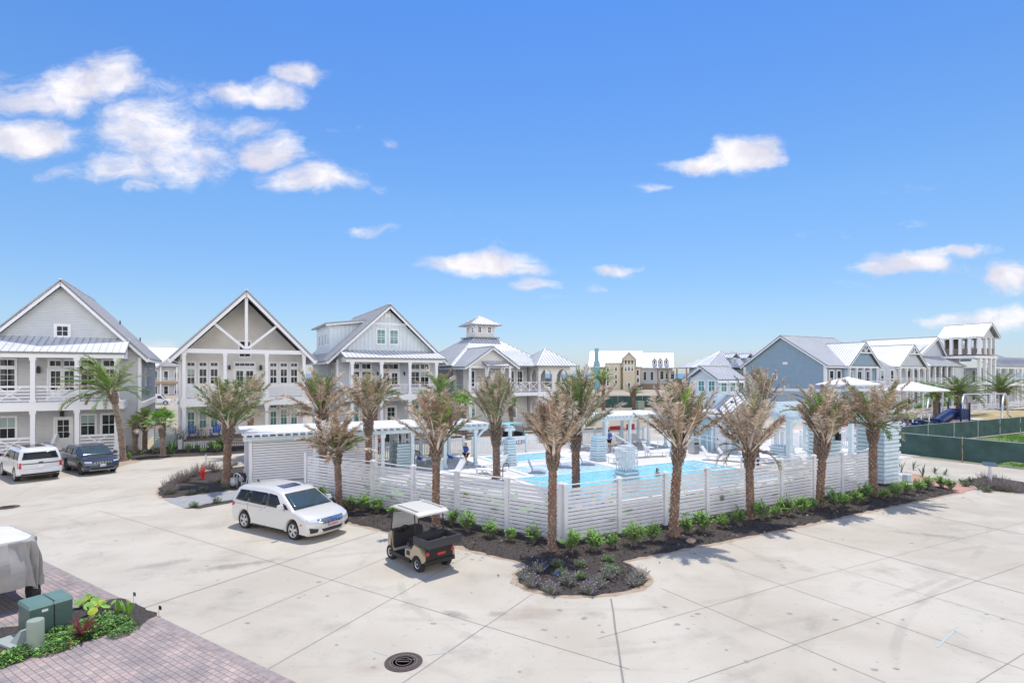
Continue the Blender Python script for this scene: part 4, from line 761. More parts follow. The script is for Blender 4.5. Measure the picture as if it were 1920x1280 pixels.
# ------------------------------------------------------------------ pool compound
b = MB(); sp(b, [(14.9, 20.6), (32.6, 20.6), (32.6, 18.3), (38, 18.3), (38, 22), (52, 22), (60, 30), (60, 38.6), (3.4, 38.6), (3.4, 33.6), (7.7, 32.6)], .020); struct('pool_deck', b, M['deck'])
def pool(name, rect, z, m, depth_edge=.09):
    u0, u1, v0, v1 = rect; b = MB(); sp(b, [(u0, v0), (u1, v0), (u1, v1), (u0, v1)], z); return struct(name, b, M[m])
pool('pool_water', (15.6, 30.0, 21.2, 28.45), .030, 'water'); pool('shallow_shelf_water', (17.0, 23.1, 28.45, 31.9), .034, 'shelfw'); pool('plunge_pool_water', (17.5, 22.8, 33.8, 36.8), .030, 'water')
b = MB()
def ring(u0, u1, v0, v1, w=.32, z=.075):
    b.box(u0 - w, u1 + w, v0 - w, v0, .02, z); b.box(u0 - w, u1 + w, v1, v1 + w, .02, z); b.box(u0 - w, u0, v0, v1, .02, z); b.box(u1, u1 + w, v0, v1, .02, z)
ring(17.5, 22.8, 33.8, 36.8)
b.box(15.28, 30.32, 20.88, 21.2, .02, .075); b.box(15.28, 15.6, 21.2, 28.77, .02, .075); b.box(30.0, 30.32, 21.2, 28.77, .02, .075); b.box(15.6, 17.0, 28.45, 28.77, .02, .075); b.box(23.1, 30.0, 28.45, 28.77, .02, .075)
b.box(16.68, 17.0, 28.77, 32.2, .02, .075); b.box(23.1, 23.42, 28.77, 32.2, .02, .075); b.box(17.0, 23.1, 31.9, 32.2, .02, .075)
for i in range(4): b.box(28.2 + i * .45, 28.28 + i * .45, 20.9, 28.4, .028, .036)
b.box(17, 23.1, 28.4, 28.5, .028, .036)
oneS('pool_coping', None, None, b, M['white'], 16, 20, kind='structure')
# --- slat fence of wide boards
def slat_fence(name, label, p, q, posts, h=2.1, gap=.036, pitch=.146, group=None):
    d = Vector((q[0] - p[0], q[1] - p[1], 0)); L = d.length; rot = math.atan2(d.y, d.x); t = T(name, label, 'fence', (p[0], p[1], 0), rot)
    xs = [L * k for k in posts]
    for i, x in enumerate(xs):
        b = MB(); w = .085; b.box(x - w, x + w, -w, w, 0, h + .04); b.taper(x, 0, h + .04, h + .10, w + .02, w + .02, w * .7, w * .7); t.part('post', b, M['fence'])
    for i in range(len(xs) - 1):
        b = MB(); n = int((h - .1) / pitch); x0, x1 = xs[i] + .085, xs[i + 1] - .085; rnd = random.Random(i + int(L * 10))
        for k in range(n):
            z = .1 + k * pitch; dz = rnd.gauss(0, .003); b.box(x0 - .02, x1 + .02, -.018, .018, z + dz, z + pitch - gap + dz)
        b.box(x0 - .02, x1 + .02, -.03, .03, h - .015, h + .02)
        t.part('board_panel', b, M['fence'])
    return t
CN = (1.94, 20.34)
fence_l = slat_fence('slat_fence', 'white horizontal-board pool fence, left wing behind the minivan and golf cart', CN, (-10.57, 28.4), [.012, .17, .338, .502, .672, .838, .995])
fence_r = slat_fence('slat_fence', 'white horizontal-board pool fence, right wing running towards the slatted tower', CN, (19.2, 29.8), [0.0, .128, .251, .373, .503, .625, .753, .872, .997])
b = MB(); b.box(-.03, .03, -.012, 0, 0, .16); b.box(-.11, .11, -.02, -.012, -.1, .12)
sg = one('notice_plate', 'small grey notice plate fixed low on the right white fence', 'sign', b, M['alum'], loc=(CN[0] + 17.26 * .42, CN[1] + 9.46 * .42 - .06, .75), rot=math.atan2(9.46, 17.26))
# --- storage shed with slatted walls + long arbour
t = TS('slatted_shed', 'white slatted equipment shed with a flat overhanging roof behind the minivan', 'shed', 1.8, 34.3)
b = MB()
for z in range(17): b.box(2.0, 8.9, 34.30, 34.34, .12 + z * .145, .228 + z * .145)
b.m = 1; b.box(2.0, 8.9, 34.40, 34.43, .05, 2.6) ; t.part('front_boards', b, [M['white'], M['soffit']])
b = MB()
for z in range(17): b.box(1.80, 1.84, 34.4, 38.4, .12 + z * .145, .225 + z * .145)
b.m = 1; b.box(1.90, 1.93, 34.4, 38.4, .05, 2.6); t.part('side_boards', b, [M['fence'], M['soffit']])
for u, v in ((1.9, 34.33), (5.3, 34.28), (8.95, 34.3), (1.85, 38.45)): post(t, u, v, 0, 2.66, .16, 'corner_post')
b = MB(); b.box(5.15, 5.4, 34.1, 34.2, 2.2, 2.5); b.box(5.22, 5.34, 33.95, 34.1, 2.2, 2.32); t.part('flood_lamp', b, M['dark'])
t = TS('pool_arbour', 'long flat white-roofed arbour on pale aqua posts along the back of the pool', 'pergola', 1.8, 34)
b = MB(); b.box(1.45, 16.5, 33.75, 39.2, 2.78, 2.86); t.part('roof_panel', b, M['white'])
b = MB(); b.m = 0; k = 38
for i in range(k): u = 1.6 + i * (16.3 - 1.6) / (k - 1); b.box(u - .045, u + .045, 33.55, 39.3, 2.66, 2.778)
t.part('rafters', b, M['aqua'])
b = MB(); b.box(1.5, 16.5, 33.98, 34.1, 2.44, 2.66); b.box(1.5, 16.5, 38.7, 38.82, 2.44, 2.66); t.part('beam', b, M['aqua'])
for u in (9.3, 11.2, 13.4, 15.6):
    post(t, u, 34.04, 0, 2.44, .2, 'arbour_post', 'aqua')
for u in (7.2, 9.3, 11.2, 13.4, 15.6): post(t, u, 38.76, 0, 2.44, .2, 'arbour_post', 'aqua')
b = MB()
for u, v, d in ((15.6, 34.04, 1), (15.6, 38.76, 1)):
    pts = [(u + .05, v, 1.55), (u + .25, v, 2.0), (u + .55, v, 2.32), (u + .85, v, 2.46)]
    for i in range(3): b.bar(pts[i], pts[i + 1], .1, .14)
t.part('curved_brace', b, M['aqua'])
t = TS('pool_arbour', 'shorter flat white-roofed arbour on pale aqua posts beside the pool house', 'pergola', 28, 35)
b = MB(); b.box(26.6, 34.6, 34.9, 39.2, 2.78, 2.86); t.part('roof_panel', b, M['white'])
b = MB(); k = 21
for i in range(k): u = 26.8 + i * 7.6 / (k - 1); b.box(u - .045, u + .045, 34.7, 39.3, 2.66, 2.778)
t.part('rafters', b, M['aqua']); b = MB(); b.box(26.7, 34.5, 35.2, 35.32, 2.44, 2.66); b.box(26.7, 34.5, 38.6, 38.72, 2.44, 2.66); t.part('beam', b, M['aqua'])
for u in (27.6, 30.0, 32.0, 33.9): post(t, u, 35.26, 0, 2.44, .19, 'arbour_post', 'aqua'); post(t, u, 38.66, 0, 2.44, .19, 'arbour_post', 'aqua')
t = TS('open_pergola', 'open lattice pergola of pale aqua rafters beside the playground', 'pergola', 36, 24)
U0, U1, V0, V1 = 34.8, 42.0, 24.4, 28.0
ZP = lambda v: 3.2 + .65 * (v - V0) / (V1 - V0)
b = MB()
for i in range(15): u = U0 + i * (U1 - U0) / 14; b.bar((u, V0 - .4, ZP(V0 - .4)), (u, V1 + .3, ZP(V1 + .3)), .07, .15)
for i in range(9): v = V0 + i * (V1 - V0) / 8; b.box(U0 - .4, U1 + .4, v - .03, v + .03, ZP(v) + .08, ZP(v) + .16)
t.part('rafters', b, M['aqua']); b = MB(); b.box(U0 - .3, U1 + .3, V0 - .08, V0 + .08, 2.8, 3.1); b.box(U0 - .3, U1 + .3, V1 - .08, V1 + .08, 3.45, 3.75); b.bar((U0, V0 + .1, 3.0), (U0, V1 - .1, 3.6), .12, .25); t.part('beam', b, M['aqua'])
for u in (U0, (U0 + U1) / 2, U1):
    for v in (V0, V1): post(t, u, v, 0, 2.85 if v == V0 else 3.45, .28, 'pergola_post', 'aqua')
b = MB()
for u in (U0 + .15, (U0 + U1) / 2 + .15):
    pts = [(u, V0, 2.2), (u + .2, V0, 2.5), (u + .55, V0, 2.72), (u + .9, V0, 2.8)]
    for i in range(3): b.bar(pts[i], pts[i + 1], .08, .12)
t.part('curved_brace', b, M['aqua'])
# --- slatted garden columns
def slat_column(label, u, v, a, h, cage, col='aqua', cap=True, group='slatted columns round the pool', flare=.055):
    t = TS('slatted_column', label, 'column', u, v, group=group); b = MB(); n = int(h / .17)
    for i in range(n):
        z = i * h / n; k = a * (1 + .16 * (1 - i / n) ** 2) + flare * (i % 2)
        b.taper(u, v, z + .02, z + h / n - .035, k + .02, k + .02, k, k)
    t.part('slatted_base', b, M[col]); b = MB(); b.taper(u, v, 0, h, a * 1.08, a * 1.08, a * .95, a * .95); t.part('core', b, M['farb'])
    if cage == 'cage':
        b = MB()
        for k in range(5):
            x = -1 + k * .5
            for y in (-1, 1): b.box(u + x * a * .85 - .022, u + x * a * .85 + .022, v + y * a * .85 - .022, v + y * a * .85 + .022, h, h + 1.0)
            if 0 < k < 4:
                for y in (-1, 1): b.box(u + y * a * .85 - .022, u + y * a * .85 + .022, v + x * a * .85 - .022, v + x * a * .85 + .022, h, h + 1.0)
        b.box(u - .09, u + .09, v - .09, v + .09, h - .2, h + 1.0)
        b.box(u - a, u + a, v - a, v - a * .8, h + 1.0, h + 1.08); b.box(u - a, u + a, v + a * .8, v + a, h + 1.0, h + 1.08); b.box(u - a, u - a * .8, v - a * .8, v + a * .8, h + 1.0, h + 1.08); b.box(u + a * .8, u + a, v - a * .8, v + a * .8, h + 1.0, h + 1.08)
        for x in (-1, 1): b.box(u - a * 1.25, u + a * 1.25, v + x * .12 - .04, v + x * .12 + .04, h + 1.1, h + 1.2); b.box(u + x * .12 - .04, u + x * .12 + .04, v - a * 1.2, v + a * 1.2, h + 1.2, h + 1.3)
        t.part('cage_top', b, M['trim'])
    elif cage == 'cross':
        b = MB(); b.box(u - .1, u + .1, v - .1, v + .1, h, h + .85); b.box(u - .38, u + .38, v - .07, v + .07, h + .5, h + .68); b.box(u - .07, u + .07, v - .38, v + .38, h + .7, h + .86); t.part('cross_top', b, M['aqua'])
    elif cage == 'posts':
        b = MB()
        for x in (-1, 1):
            for y in (-1, 1): b.box(u + x * a * .72 - .09, u + x * a * .72 + .09, v + y * a * .72 - .09, v + y * a * .72 + .09, h, h + 1.15)
        for x in (-1, 1): b.box(u - a, u + a, v + x * a * .72 - .08, v + x * a * .72 + .08, h + 1.15, h + 1.32)
        t.part('cage_top', b, M['aqua'])
    return t
slat_column('waist-high pale aqua slatted column with cage top under the long arbour', 11.1, 35.6, .55, 1.65, 'cage')
slat_column('pale aqua slatted column with a cross top beside the plunge pool', 17.8, 33.2, .30, 1.8, 'cross')
slat_column('tapering pale aqua slatted column right of the plunge pool with plain top', 24.3, 32.0, .36, 1.75, None)
slat_column('grey-aqua slatted column with a white post cage at the pool edge nearest the fence corner', 19.7, 23.4, .46, 1.0, 'cage', 'aqua')
slat_column('slim pale aqua slatted column by the ramp rail and trash bin', 30.6, 30.6, .35, 1.6, None)
slat_column('squat slatted column with close upright bars, left foot of the open pergola', 35.3, 25.3, .55, 1.15, 'cage')
t = TS('entrance_tower', 'tall pale aqua slatted gate tower at the right end of the white fence', 'tower', 34, 18)
u, v, a = 33.9, 18.2, .78
b = MB(); b.box(u - a + .06, u + a - .06, v - a + .06, v + a - .06, 0, 3.35); t.part('core', b, M['farb'])
b = MB()
for i in range(15):
    z = i * .225; k = a + .06 * (i % 2)
    b.box(u - k, u + k, v - k, v + k, z, z + .175)
t.part('slats', b, M['aqua'])
b = MB(); b.box(u - a - .08, u + a + .08, v - a - .08, v + a + .08, 3.36, 3.46); t.part('cap', b, M['aqua'])
b = MB()
for x in (-1, 1):
    for y in (-1, 1): b.box(u + x * .55 - .1, u + x * .55 + .1, v + y * .55 - .1, v + y * .55 + .1, 3.46, 4.6)
t.part('upper_post', b, M['aqua']); b = MB()
for y in (-.55, .55): b.box(u - .9, u + .9, v + y - .07, v + y + .07, 4.6, 4.8)
t.part('top_rail', b, M['aqua'])
t = TS('entrance_tower', 'second pale aqua slatted gate tower, partly hidden behind the rightmost front palm', 'tower', 34, 22.3)
u, v, a = 34.3, 21.6, .7
b = MB(); b.box(u - a + .06, u + a - .06, v - a + .06, v + a - .06, 0, 3.1); t.part('core', b, M['farb'])
b = MB()
for i in range(13):
    z = i * .235; k = a + .06 * (i % 2); b.box(u - k, u + k, v - k, v + k, z, z + .18)
t.part('slats', b, M['aqua']); b = MB(); b.box(u - .1, u + .1, v - .1, v + .1, 3.1, 4.9); b.box(u - .6, u - .4, v - .5, v - .3, 3.1, 4.9); t.part('upper_post', b, M['aqua'])
lantern(t, ('f', v - a), u, 2.3, 1.3)
# --- picket fence round the back
def picket_fence(label, f, a0, a1, h=1.25):
    u, v = (a0, f[1]) if f[0] == 'f' else (f[1], a0); t = TS('picket_fence', label, 'fence', u, v); n = max(1, round((a1 - a0) / 2.4)); L = (a1 - a0) / n
    for i in range(n + 1):
        b = MB(); x = a0 + i * L; b.fb(f, x - .08, x + .08, 0, h + .12, -.08, .08); b.fb(f, x - .11, x + .11, h + .12, h + .17, -.11, .11); t.part('post', b, M['aqua'])
    for i in range(n):
        x0, x1 = a0 + i * L + .08, a0 + (i + 1) * L - .08; b = MB(); b.fb(f, x0, x1, h - .28, h + .02, -.02, .02); b.fb(f, x0, x1, .08, .16, -.02, .02); k = 15
        for j in range(1, k): x = x0 + (x1 - x0) * j / k; b.fb(f, x - .028, x + .028, .16, h - .28, -.018, .018)
        t.part('picket_panel', b, M['white'])
picket_fence('low white picket fence behind the long arbour', ('f', 39.3), 3.6, 17.0)
picket_fence('low white picket fence behind the plunge pool', ('f', 38.2), 17.3, 26.6); picket_fence('low white picket fence behind the shorter arbour', ('f', 39.5), 26.9, 35.2)
picket_fence('low white picket fence behind the open pergola', ('f', 29.6), 41.2, 46.3)
picket_fence('low white picket fence at the playground gate side of the pergola', ('l', 46.4), 24.4, 29.5)
# --- loungers and tables
def lounger(u, v, z, deg, label, group='white sun loungers on the pool deck', back=58, mat_='loung', name='sun_lounger', cat='sun lounger'):
    t = T(name, label, cat, S(u, v, z), A + R(deg), group=group); L, W = 1.35, .34; h = .34
    b = MB()
    for y in (-W, W): b.bar((0, y, h), (L, y, h), .04, .05); b.bar((0, y, h), (-.72 * math.cos(R(back)), y, h + .72 * math.sin(R(back))), .04, .05)
    b.bar((L, -W, h), (L, W, h), .04, .05); t.part('frame', b, M['white'])
    for x in (.05, L - .12):
        for y in (-W, W): b = MB(); b.box(x - .022, x + .022, y - .022, y + .022, 0, h - .02); t.part('leg', b, M['white'])
    b = MB(); b.box(.02, L - .02, -W + .03, W - .03, h, h + .035); t.part('seat', b, M[mat_])
    b = MB(); c_, s_ = math.cos(R(back)), math.sin(R(back)); p = Vector((0, 0, h)); q = p + Vector((-.74 * c_, 0, .74 * s_)); n = Vector((s_, 0, c_)) * .035
    y = Vector((0, W - .03, 0)); b.solid([p - y, q - y, q + y, p + y], [p - y + n, q - y + n, q + y + n, p + y + n]); t.part('backrest', b, M[mat_]); return t
LD = [(13.0, 30.9, 95, 'white sun lounger nearest the long arbour, by the fence lamp'), (15.1, 29.9, 30, 'white sun lounger beside the small white table left of the plunge pool'),
 (16.2, 31.6, 20, 'white sun lounger right of the small white table near the fence'), (12.6, 36.3, -70, 'white sun lounger under the long arbour with a folded towel'), (9.0, 36.0, -80, 'white sun lounger under the arbour left of the slatted column'), (7.6, 36.2, -85, 'white sun lounger under the arbour nearest the shed'), (14.5, 36.6, -60, 'white sun lounger under the arbour behind the woman in blue'),
 (25.3, 36.4, -75, 'white sun lounger left of the man in blue under the short arbour'), (28.6, 37.2, -75, 'white sun lounger right of the man in blue'), (30.8, 37.4, -70, 'white sun lounger in front of the red rescue boards'), (32.4, 37.3, -70, 'white sun lounger at the right end of the short arbour'),
 (25.9, 31.4, -40, 'white sun lounger behind the pool lift, left one'), (27.2, 31.6, -100, 'white sun lounger on the poolside right behind the water'), (28.6, 31.5, -110, 'white sun lounger with raised back beside the front palm trunk'), 
 (31.3, 28.4, -150, 'white sun lounger in front of the trash bin, left of its pair'), (32.0, 27.6, -150, 'white sun lounger in front of the trash bin, right of its pair'), (33.0, 26.6, -150, 'white sun lounger by the ramp rail, third of the row'), (33.5, 25.6, -150, 'white sun lounger by the ramp rail, fourth of the row'), (34.8, 27.4, -130, 'white sun lounger close to the pool house wall'),
 (33.2, 22.6, -95, 'white sun lounger close behind the right fence wing near the pergola'), (32.2, 22.7, -95, 'white sun lounger close behind the right fence wing, its left neighbour')]
for (u, v, d, l) in LD: lounger(u, v, .02, 90 + d, l)
for (u, v, d, l) in [(17.7, 29.6, 0, 'grey in-water lounger on the shallow shelf, left one'), (20.3, 30.4, 0, 'grey in-water lounger on the shallow shelf, middle one'), (22.2, 30.6, 0, 'grey in-water lounger on the shallow shelf, right one beside a palm trunk')]:
    t = T('ledge_lounger', l, 'pool lounger', S(u, v, .03), A + R(-35 + d), group='grey in-water loungers'); b = MB(); prof = [(-.48, .78), (-.18, .14), (.22, .16), (.62, .05)]
    for i in range(3): (x0, z0), (x1, z1) = prof[i], prof[i + 1]; b.solid([(x0, -.3, z0 - .06), (x1, -.3, z1 - .06), (x1, .3, z1 - .06), (x0, .3, z0 - .06)], [(x0, -.3, z0 + .05), (x1, -.3, z1 + .05), (x1, .3, z1 + .05), (x0, .3, z0 + .05)])
    b.box(-.3, .5, -.26, .26, -.02, .1); t.part('shell', b, M['greych'])
def table(u, v, label, w=.3, h=.5, deg=0, mat_='white'):
    t = T('side_table', label, 'table', S(u, v, .02), A + R(deg), group='small side tables on the pool deck'); b = MB(); b.box(-w, w, -w, w, h - .04, h); t.part('table_top', b, M[mat_])
    for x in (-w + .03, w - .03):
        for y in (-w + .03, w - .03): b = MB(); b.box(x - .02, x + .02, y - .02, y + .02, 0, h - .04); t.part('leg', b, M[mat_])
for (u, v, w, h, l) in [(14.9, 31.2, .36, .55, 'square white table between two loungers near the left fence'), (17.3, 32.9, .34, .62, 'tall white side table beside the cross-topped column'), (13.4, 35.2, .3, .5, 'small table behind the woman in blue'), (27.4, 33.6, .34, .5, 'white side table behind the cage-topped column'), (30.0, 33.0, .3, .45, 'white side table on the deck left of the big front palm'), (29.6, 29.4, .26, .42, 'little white table beside the pool rail'), (24.4, 30.3, .3, .42, 'white side table left of the pool lift')]: table(u, v, l, w, h)
b = MB(); b.box(-1.1, 1.1, -.7, .7, .70, .76)
for x in (-.95, .95):
    for y in (-.55, .55): b.box(x - .04, x + .04, y - .04, y + .04, 0, .7)
t = T('ping_pong_table', 'big white table top standing behind the fence, right of the swimmer', 'table', S(31.6, 24.4, .02), A); t.part('table_top', b, M['loung'])
# red rescue boards, pool lift, ramp rail, bin
t = TS('rescue_board', 'red rescue board hung on the picket fence behind the loungers, left one', 'board', 32.0, 39.2); b = MB(); b.box(31.2, 32.7, 39.3, 39.38, 1.15, 1.5); t.part('board', b, M['red'])
t = TS('rescue_board', 'red rescue board hung on the picket fence, right one by the shrub', 'board', 33.6, 39.2); b = MB(); b.box(33.1, 34.0, 39.3, 39.38, 1.1, 1.6); t.part('board', b, M['red'])
t = TS('pool_lift', 'white pool lift with a slanting arm at the water edge', 'pool lift', 25.2, 29.3); b = MB(); b.bar((25.2, 29.3, 0), (25.2, 29.3, 1.35), .12); b.bar((25.2, 29.3, 1.3), (24.2, 30.3, 2.1), .09); b.box(24.9, 25.5, 29.1, 29.6, .02, .2); t.part('arm', b, M['white']); b = MB(); b.box(24.3, 24.75, 29.6, 30.1, .5, .6); b.box(24.3, 24.75, 30.05, 30.12, .6, 1.1); t.part('seat', b, M['white'])
t = TS('ramp_rail', 'double white metal ramp rail sloping down beside the pool house', 'railing', 33, 33); b = MB()
P_ = [(30.9, 33.0), (33.6, 32.0), (35.0, 27.2)]
for dz in (0, -.35):
    zz = [1.15, 1.5, .95]
    for i in range(2): b.bar((*P_[i], zz[i] + dz), (*P_[i + 1], zz[i + 1] + dz), .045)
for k in range(5): x = P_[1][0] + (P_[2][0] - P_[1][0]) * k / 4; y = P_[1][1] + (P_[2][1] - P_[1][1]) * k / 4; b.bar((x, y, 0), (x, y, 1.5 - .55 * k / 4), .045)
b.bar((*P_[0], 0), (*P_[0], 1.15), .045); t.part('rails', b, M['white'])
t = TS('trash_bin', 'grey slatted trash bin with a dark slot by the ramp rail', 'trash bin', 32.9, 31.2); b = MB(); b.box(32.6, 33.2, 30.9, 31.5, 0, .95)
for i in range(7): x = 32.62 + i * .085; b.box(x, x + .05, 30.86, 30.9, .05, .65)
t.part('body', b, M['alum']); b = MB(); b.box(32.7, 33.1, 30.85, 30.9, .72, .86); t.part('slot', b, M['dark'])
t = TS('trash_bin', 'grey ribbed bin with a towel heap beside a front palm, under the long arbour', 'trash bin', 12.6, 33.0); b = MB(); b.lathe([(.26, 0), (.3, .75), (.32, .8), (.28, .82)], 14, (12.6, 33.0, .02)); t.part('body', b, M['aquad'])
for (u, v, z, lab, m2) in ((12.2, 35.2, .45, 'striped blue and white towel heap on a lounger under the arbour', 'bluech'), (13.9, 34.8, .5, 'pale blue towel draped over a chair under the arbour', 'bluech'), (34.4, 25.8, .5, 'pink and white towel heap by the pergola', 'purple')):
    b = MB(); rnd = random.Random(int(u * 7))
    for k in range(6):
        b.m = k % 2; x, y = u + rnd.gauss(0, .16), v + rnd.gauss(0, .16); r = rnd.uniform(.12, .2); b.lathe([(r, 0), (r * 1.1, .08), (r * .6, .16), (.01, .18)], 9, (x, y, z + .02 + k * .02 - .02))
    oneS('towel_heap', lab, 'towel', b, [M['white'], M[m2]], u, v, z, smooth=60)
# wall lamps hooks on the fence (dark gooseneck fittings)
for i, (px_, lab) in enumerate((((-1.6, 22.95), 'thin dark gooseneck path lamp behind the left fence by the tall palm'), ((-6.1, 26.7), 'thin dark gooseneck path lamp behind the left fence near the slatted column'))):
    b = MB(); x, y = px_; b.tube([(0, 0, 0), (0, 0, 2.1), (.06, 0, 2.28), (.18, 0, 2.32), (.26, 0, 2.22), (.27, 0, 2.05)], .018, 6); one('path_lamp', lab, 'lamp', b, M['dark'], loc=(x + 1.2, y + 1.2, 0))
# ------------------------------------------------------------------ playground, mesh fence, far rail
for (lab, p) in (('right-hand tall silver arch of the swing set', None),):
    pass
def swing(label, P, h):
    t = T('swing_frame', label, 'swing set', (P[0][0], P[0][1], 0)); o = Vector((*P[0], 0))
    A0, A1, B0, B1 = [Vector((*p, 0)) - o for p in P]
    def arch(a, c):
        pts = []; m = (a + c) / 2; d = (c - a) / 2; n = 14
        for i in range(n + 1): th = math.pi * i / n; pts.append(m - d * math.cos(th) + Vector((0, 0, h - d.length + d.length * math.sin(th))))
        return [a] + pts + [c]
    b = MB(); b.tube(arch(A0, A1), .12, 10); t.part('arch', b, M['steel'], smooth=60); b = MB(); b.tube(arch(B0, B1), .12, 10); t.part('arch', b, M['steel'], smooth=60)
    b = MB(); top = Vector((0, 0, h)); b.tube([(A0 + A1) / 2 + top, (B0 + B1) / 2 + top], .09, 10); t.part('top_bar', b, M['steel'], smooth=60)
swing('lower silver swing frame on the left, by the tube slide', [(58.75,78.63),(65.31,85.97),(63.74,78.63),(67.96,82.67)], 2.75)
swing('taller silver swing frame on the right, in front of the dry mound', [(56.81,70.09),(60.93,74.11),(63.24,71.64),(68.64,76.76)], 3.5)
t = TS('playset', 'navy blue playset with a tube slide and steel hoops', 'playset', 71, 33)
b = MB(); b.tube([(68.2, 31.2, .5), (69.4, 31.0, .95), (70.6, 30.8, 1.45), (71.6, 30.7, 1.8)], .62, 14); t.part('tube_slide', b, M['navy'], smooth=60)
b = MB(); b.box(71.3, 73.2, 29.7, 31.7, 1.2, 1.35); b.box(71.3, 73.2, 29.7, 29.8, 1.35, 2.3); b.box(73.1, 73.2, 29.8, 31.7, 1.35, 2.3)
for u in (71.3, 73.2):
    for v in (29.7, 31.7): b.box(u - .07, u + .07, v - .07, v + .07, 0, 3.0)
t.part('platform', b, M['navy'])
b = MB()
for u in (63.0, 64.6, 66.2): b.tube([(u, 30.4, 0), (u, 30.4, 1.9), (u, 30.6, 2.1), (u, 31.4, 2.1), (u, 31.6, 1.9), (u, 31.6, 0)], .07, 8)
b.tube([(63.0, 31, 2.1), (66.2, 31, 2.1)], .05, 8); t.part('climbing_hoop', b, M['steel'], smooth=60)
b = MB()
for i in range(6): b.box(61.8 + i * 1.1, 62.3 + i * 1.1, 29.8, 32, .0, 1.0 + .2 * (i % 3))
t.part('play_panel', b, M['navy'])
t = TS('wave_slide', 'dark navy wave slide in a brown frame behind the pergola', 'slide', 55, 29); b = MB()
for i in range(7):
    b.box(53.6 + i * .5, 54.0 + i * .5, 28.2, 30.2, .5 + i * .28, .75 + i * .28)
t.part('steps', b, M['navy']); b = MB()
for u in (53.4, 57.3): b.box(u - .08, u + .08, 28, 28.15, 0, 3.0)
b.box(53.4, 57.3, 28, 28.12, 2.9, 3.02); t.part('frame', b, M['woodd'])
for (u, v, lab) in ((70.6, 41.4, 'white fabric shade canopy in front of the blue house'), (70.8, 34.2, 'lower white fabric shade canopy right of the blue house')):
    t = TS('shade_canopy', lab, 'canopy', u, v); h = 4.85 if v > 38 else 4.3; n = 4; r = 2.65; b = MB(); r2 = r * .98
    c = [(u - r, v - r2, h), (u + r, v - r2, h), (u + r, v + r2, h), (u - r, v + r2, h)]; top = (u, v, h + .95)
    for i in range(4):
        p, q = Vector(c[i]), Vector(c[(i + 1) % 4]); m = (p + q) / 2 ; m = m.lerp(Vector((u, v, h)), .06); tp = Vector(top); b.face([p, m, tp]); b.face([m, q, tp]); lo = Vector((0, 0, .12)); b.face([p - lo, m - lo, m, p]); b.face([m - lo, q - lo, q, m])
    t.part('canopy_fabric', b, M['canvas']); 
    for (x, y, z) in c: bb = MB(); x2, y2 = u + (x - u) * .8, v + (y - v) * .8; bb.tube([(x2, y2, 0), (x2, y2, h + .2)], .09, 8); t.part('pole', bb, M['steel'], smooth=60)
def mesh_fence(label, pts, h=1.68, lift=None):
    t = T('mesh_fence', label, 'fence', (pts[0][0], pts[0][1], 0)); o = Vector((*pts[0], 0)); b = MB(); rnd = random.Random(len(pts)); P = [Vector((*p, 0)) - o for p in pts]
    for i in range(len(P) - 1):
        b = MB(); p, q = P[i], P[i + 1]; n = 10; d = (q - p).normalized(); s = Vector((-d.y, d.x, 0)); rows = 5
        def pt(k, r):
            w = p.lerp(q, k / n); z = .08 + (h - .08) * r / rows - (.05 * math.sin(math.pi * k / n) if r == rows else 0)
            if lift and i == lift and r == 0: z += .55 * max(0, (k / n - .45)) / .55 * 1.2
            if lift and i == lift and k == n: w = w - d * (.25 if r > 1 else .5)
            return w + s * (.05 * math.sin(3.1 * k / n * math.pi + r * 1.1 + i) * math.sin(math.pi * r / rows + .3) + (.18 if (lift and i == lift and r == 0 and k > 5) else 0)) + Vector((0, 0, z))
        for k in range(n):
            for r in range(rows): b.face([pt(k, r), pt(k + 1, r), pt(k + 1, r + 1), pt(k, r + 1)])
        m = t.part('mesh_panel', b, M['mesh']); mo = m.modifiers.new('thick', 'SOLIDIFY'); mo.thickness = .012
    for p in P: b = MB(); b.tube([p, p + Vector((0, 0, h + .08))], .035, 8); t.part('fence_post', b, M['wood'] if lift else M['steel'])
    for i in range(len(P) - 1): b = MB(); b.tube([P[i] + Vector((0, 0, h)), P[i + 1] + Vector((0, 0, h))], .022, 6); t.part('top_rail', b, M['steel'])
mesh_fence('dark green mesh fence in front, one panel torn loose at the bottom', [S(46.3, 23.9)[:2], S(46.3, 19.2)[:2], S(46.4, 15.45)[:2], S(46.5, 11.2)[:2]], lift=1)
mesh_fence('dark green mesh construction fence further back along the playground', [S(46.6 + i * 4.6, 25.7)[:2] for i in range(8)] + [S(84, 26.2)[:2]])
# horizontal rail fence in front of the row
def rail_fence(label, p0, p1, n, mat_='fence'):
    t = TS('rail_fence', label, 'fence', *p0); b = MB()
    for i in range(4):
        for k in range(n):
            a, c = Vector((*p0, 0)).lerp(Vector((*p1, 0)), k / n), Vector((*p0, 0)).lerp(Vector((*p1, 0)), (k + 1) / n); z = Vector((0, 0, .25 + i * .26)); b.bar(a + z, c + z, .05, .15)
    t.part('rails', b, M[mat_])
    for k in range(n + 1): a = Vector((*p0, 0)).lerp(Vector((*p1, 0)), k / n); b = MB(); b.box(a.x - .08, a.x + .08, a.y - .08, a.y + .08, 0, 1.25); t.part('post', b, M[mat_])
rail_fence('low pale rail fence in front of the pale row houses', (86, 42.6), (150, 46.5), 22)
rail_fence('low pale rail fence behind the open pergola and brick forecourt', (47, 30.5), (64, 30.5), 7)
b = MB(); sp(b, [(46, 28), (64, 28), (64, 40), (46, 40)], .012); struct('brick_forecourt', b, mat('pink forecourt', (.62, .44, .36), .85, var=.08, vs=2))
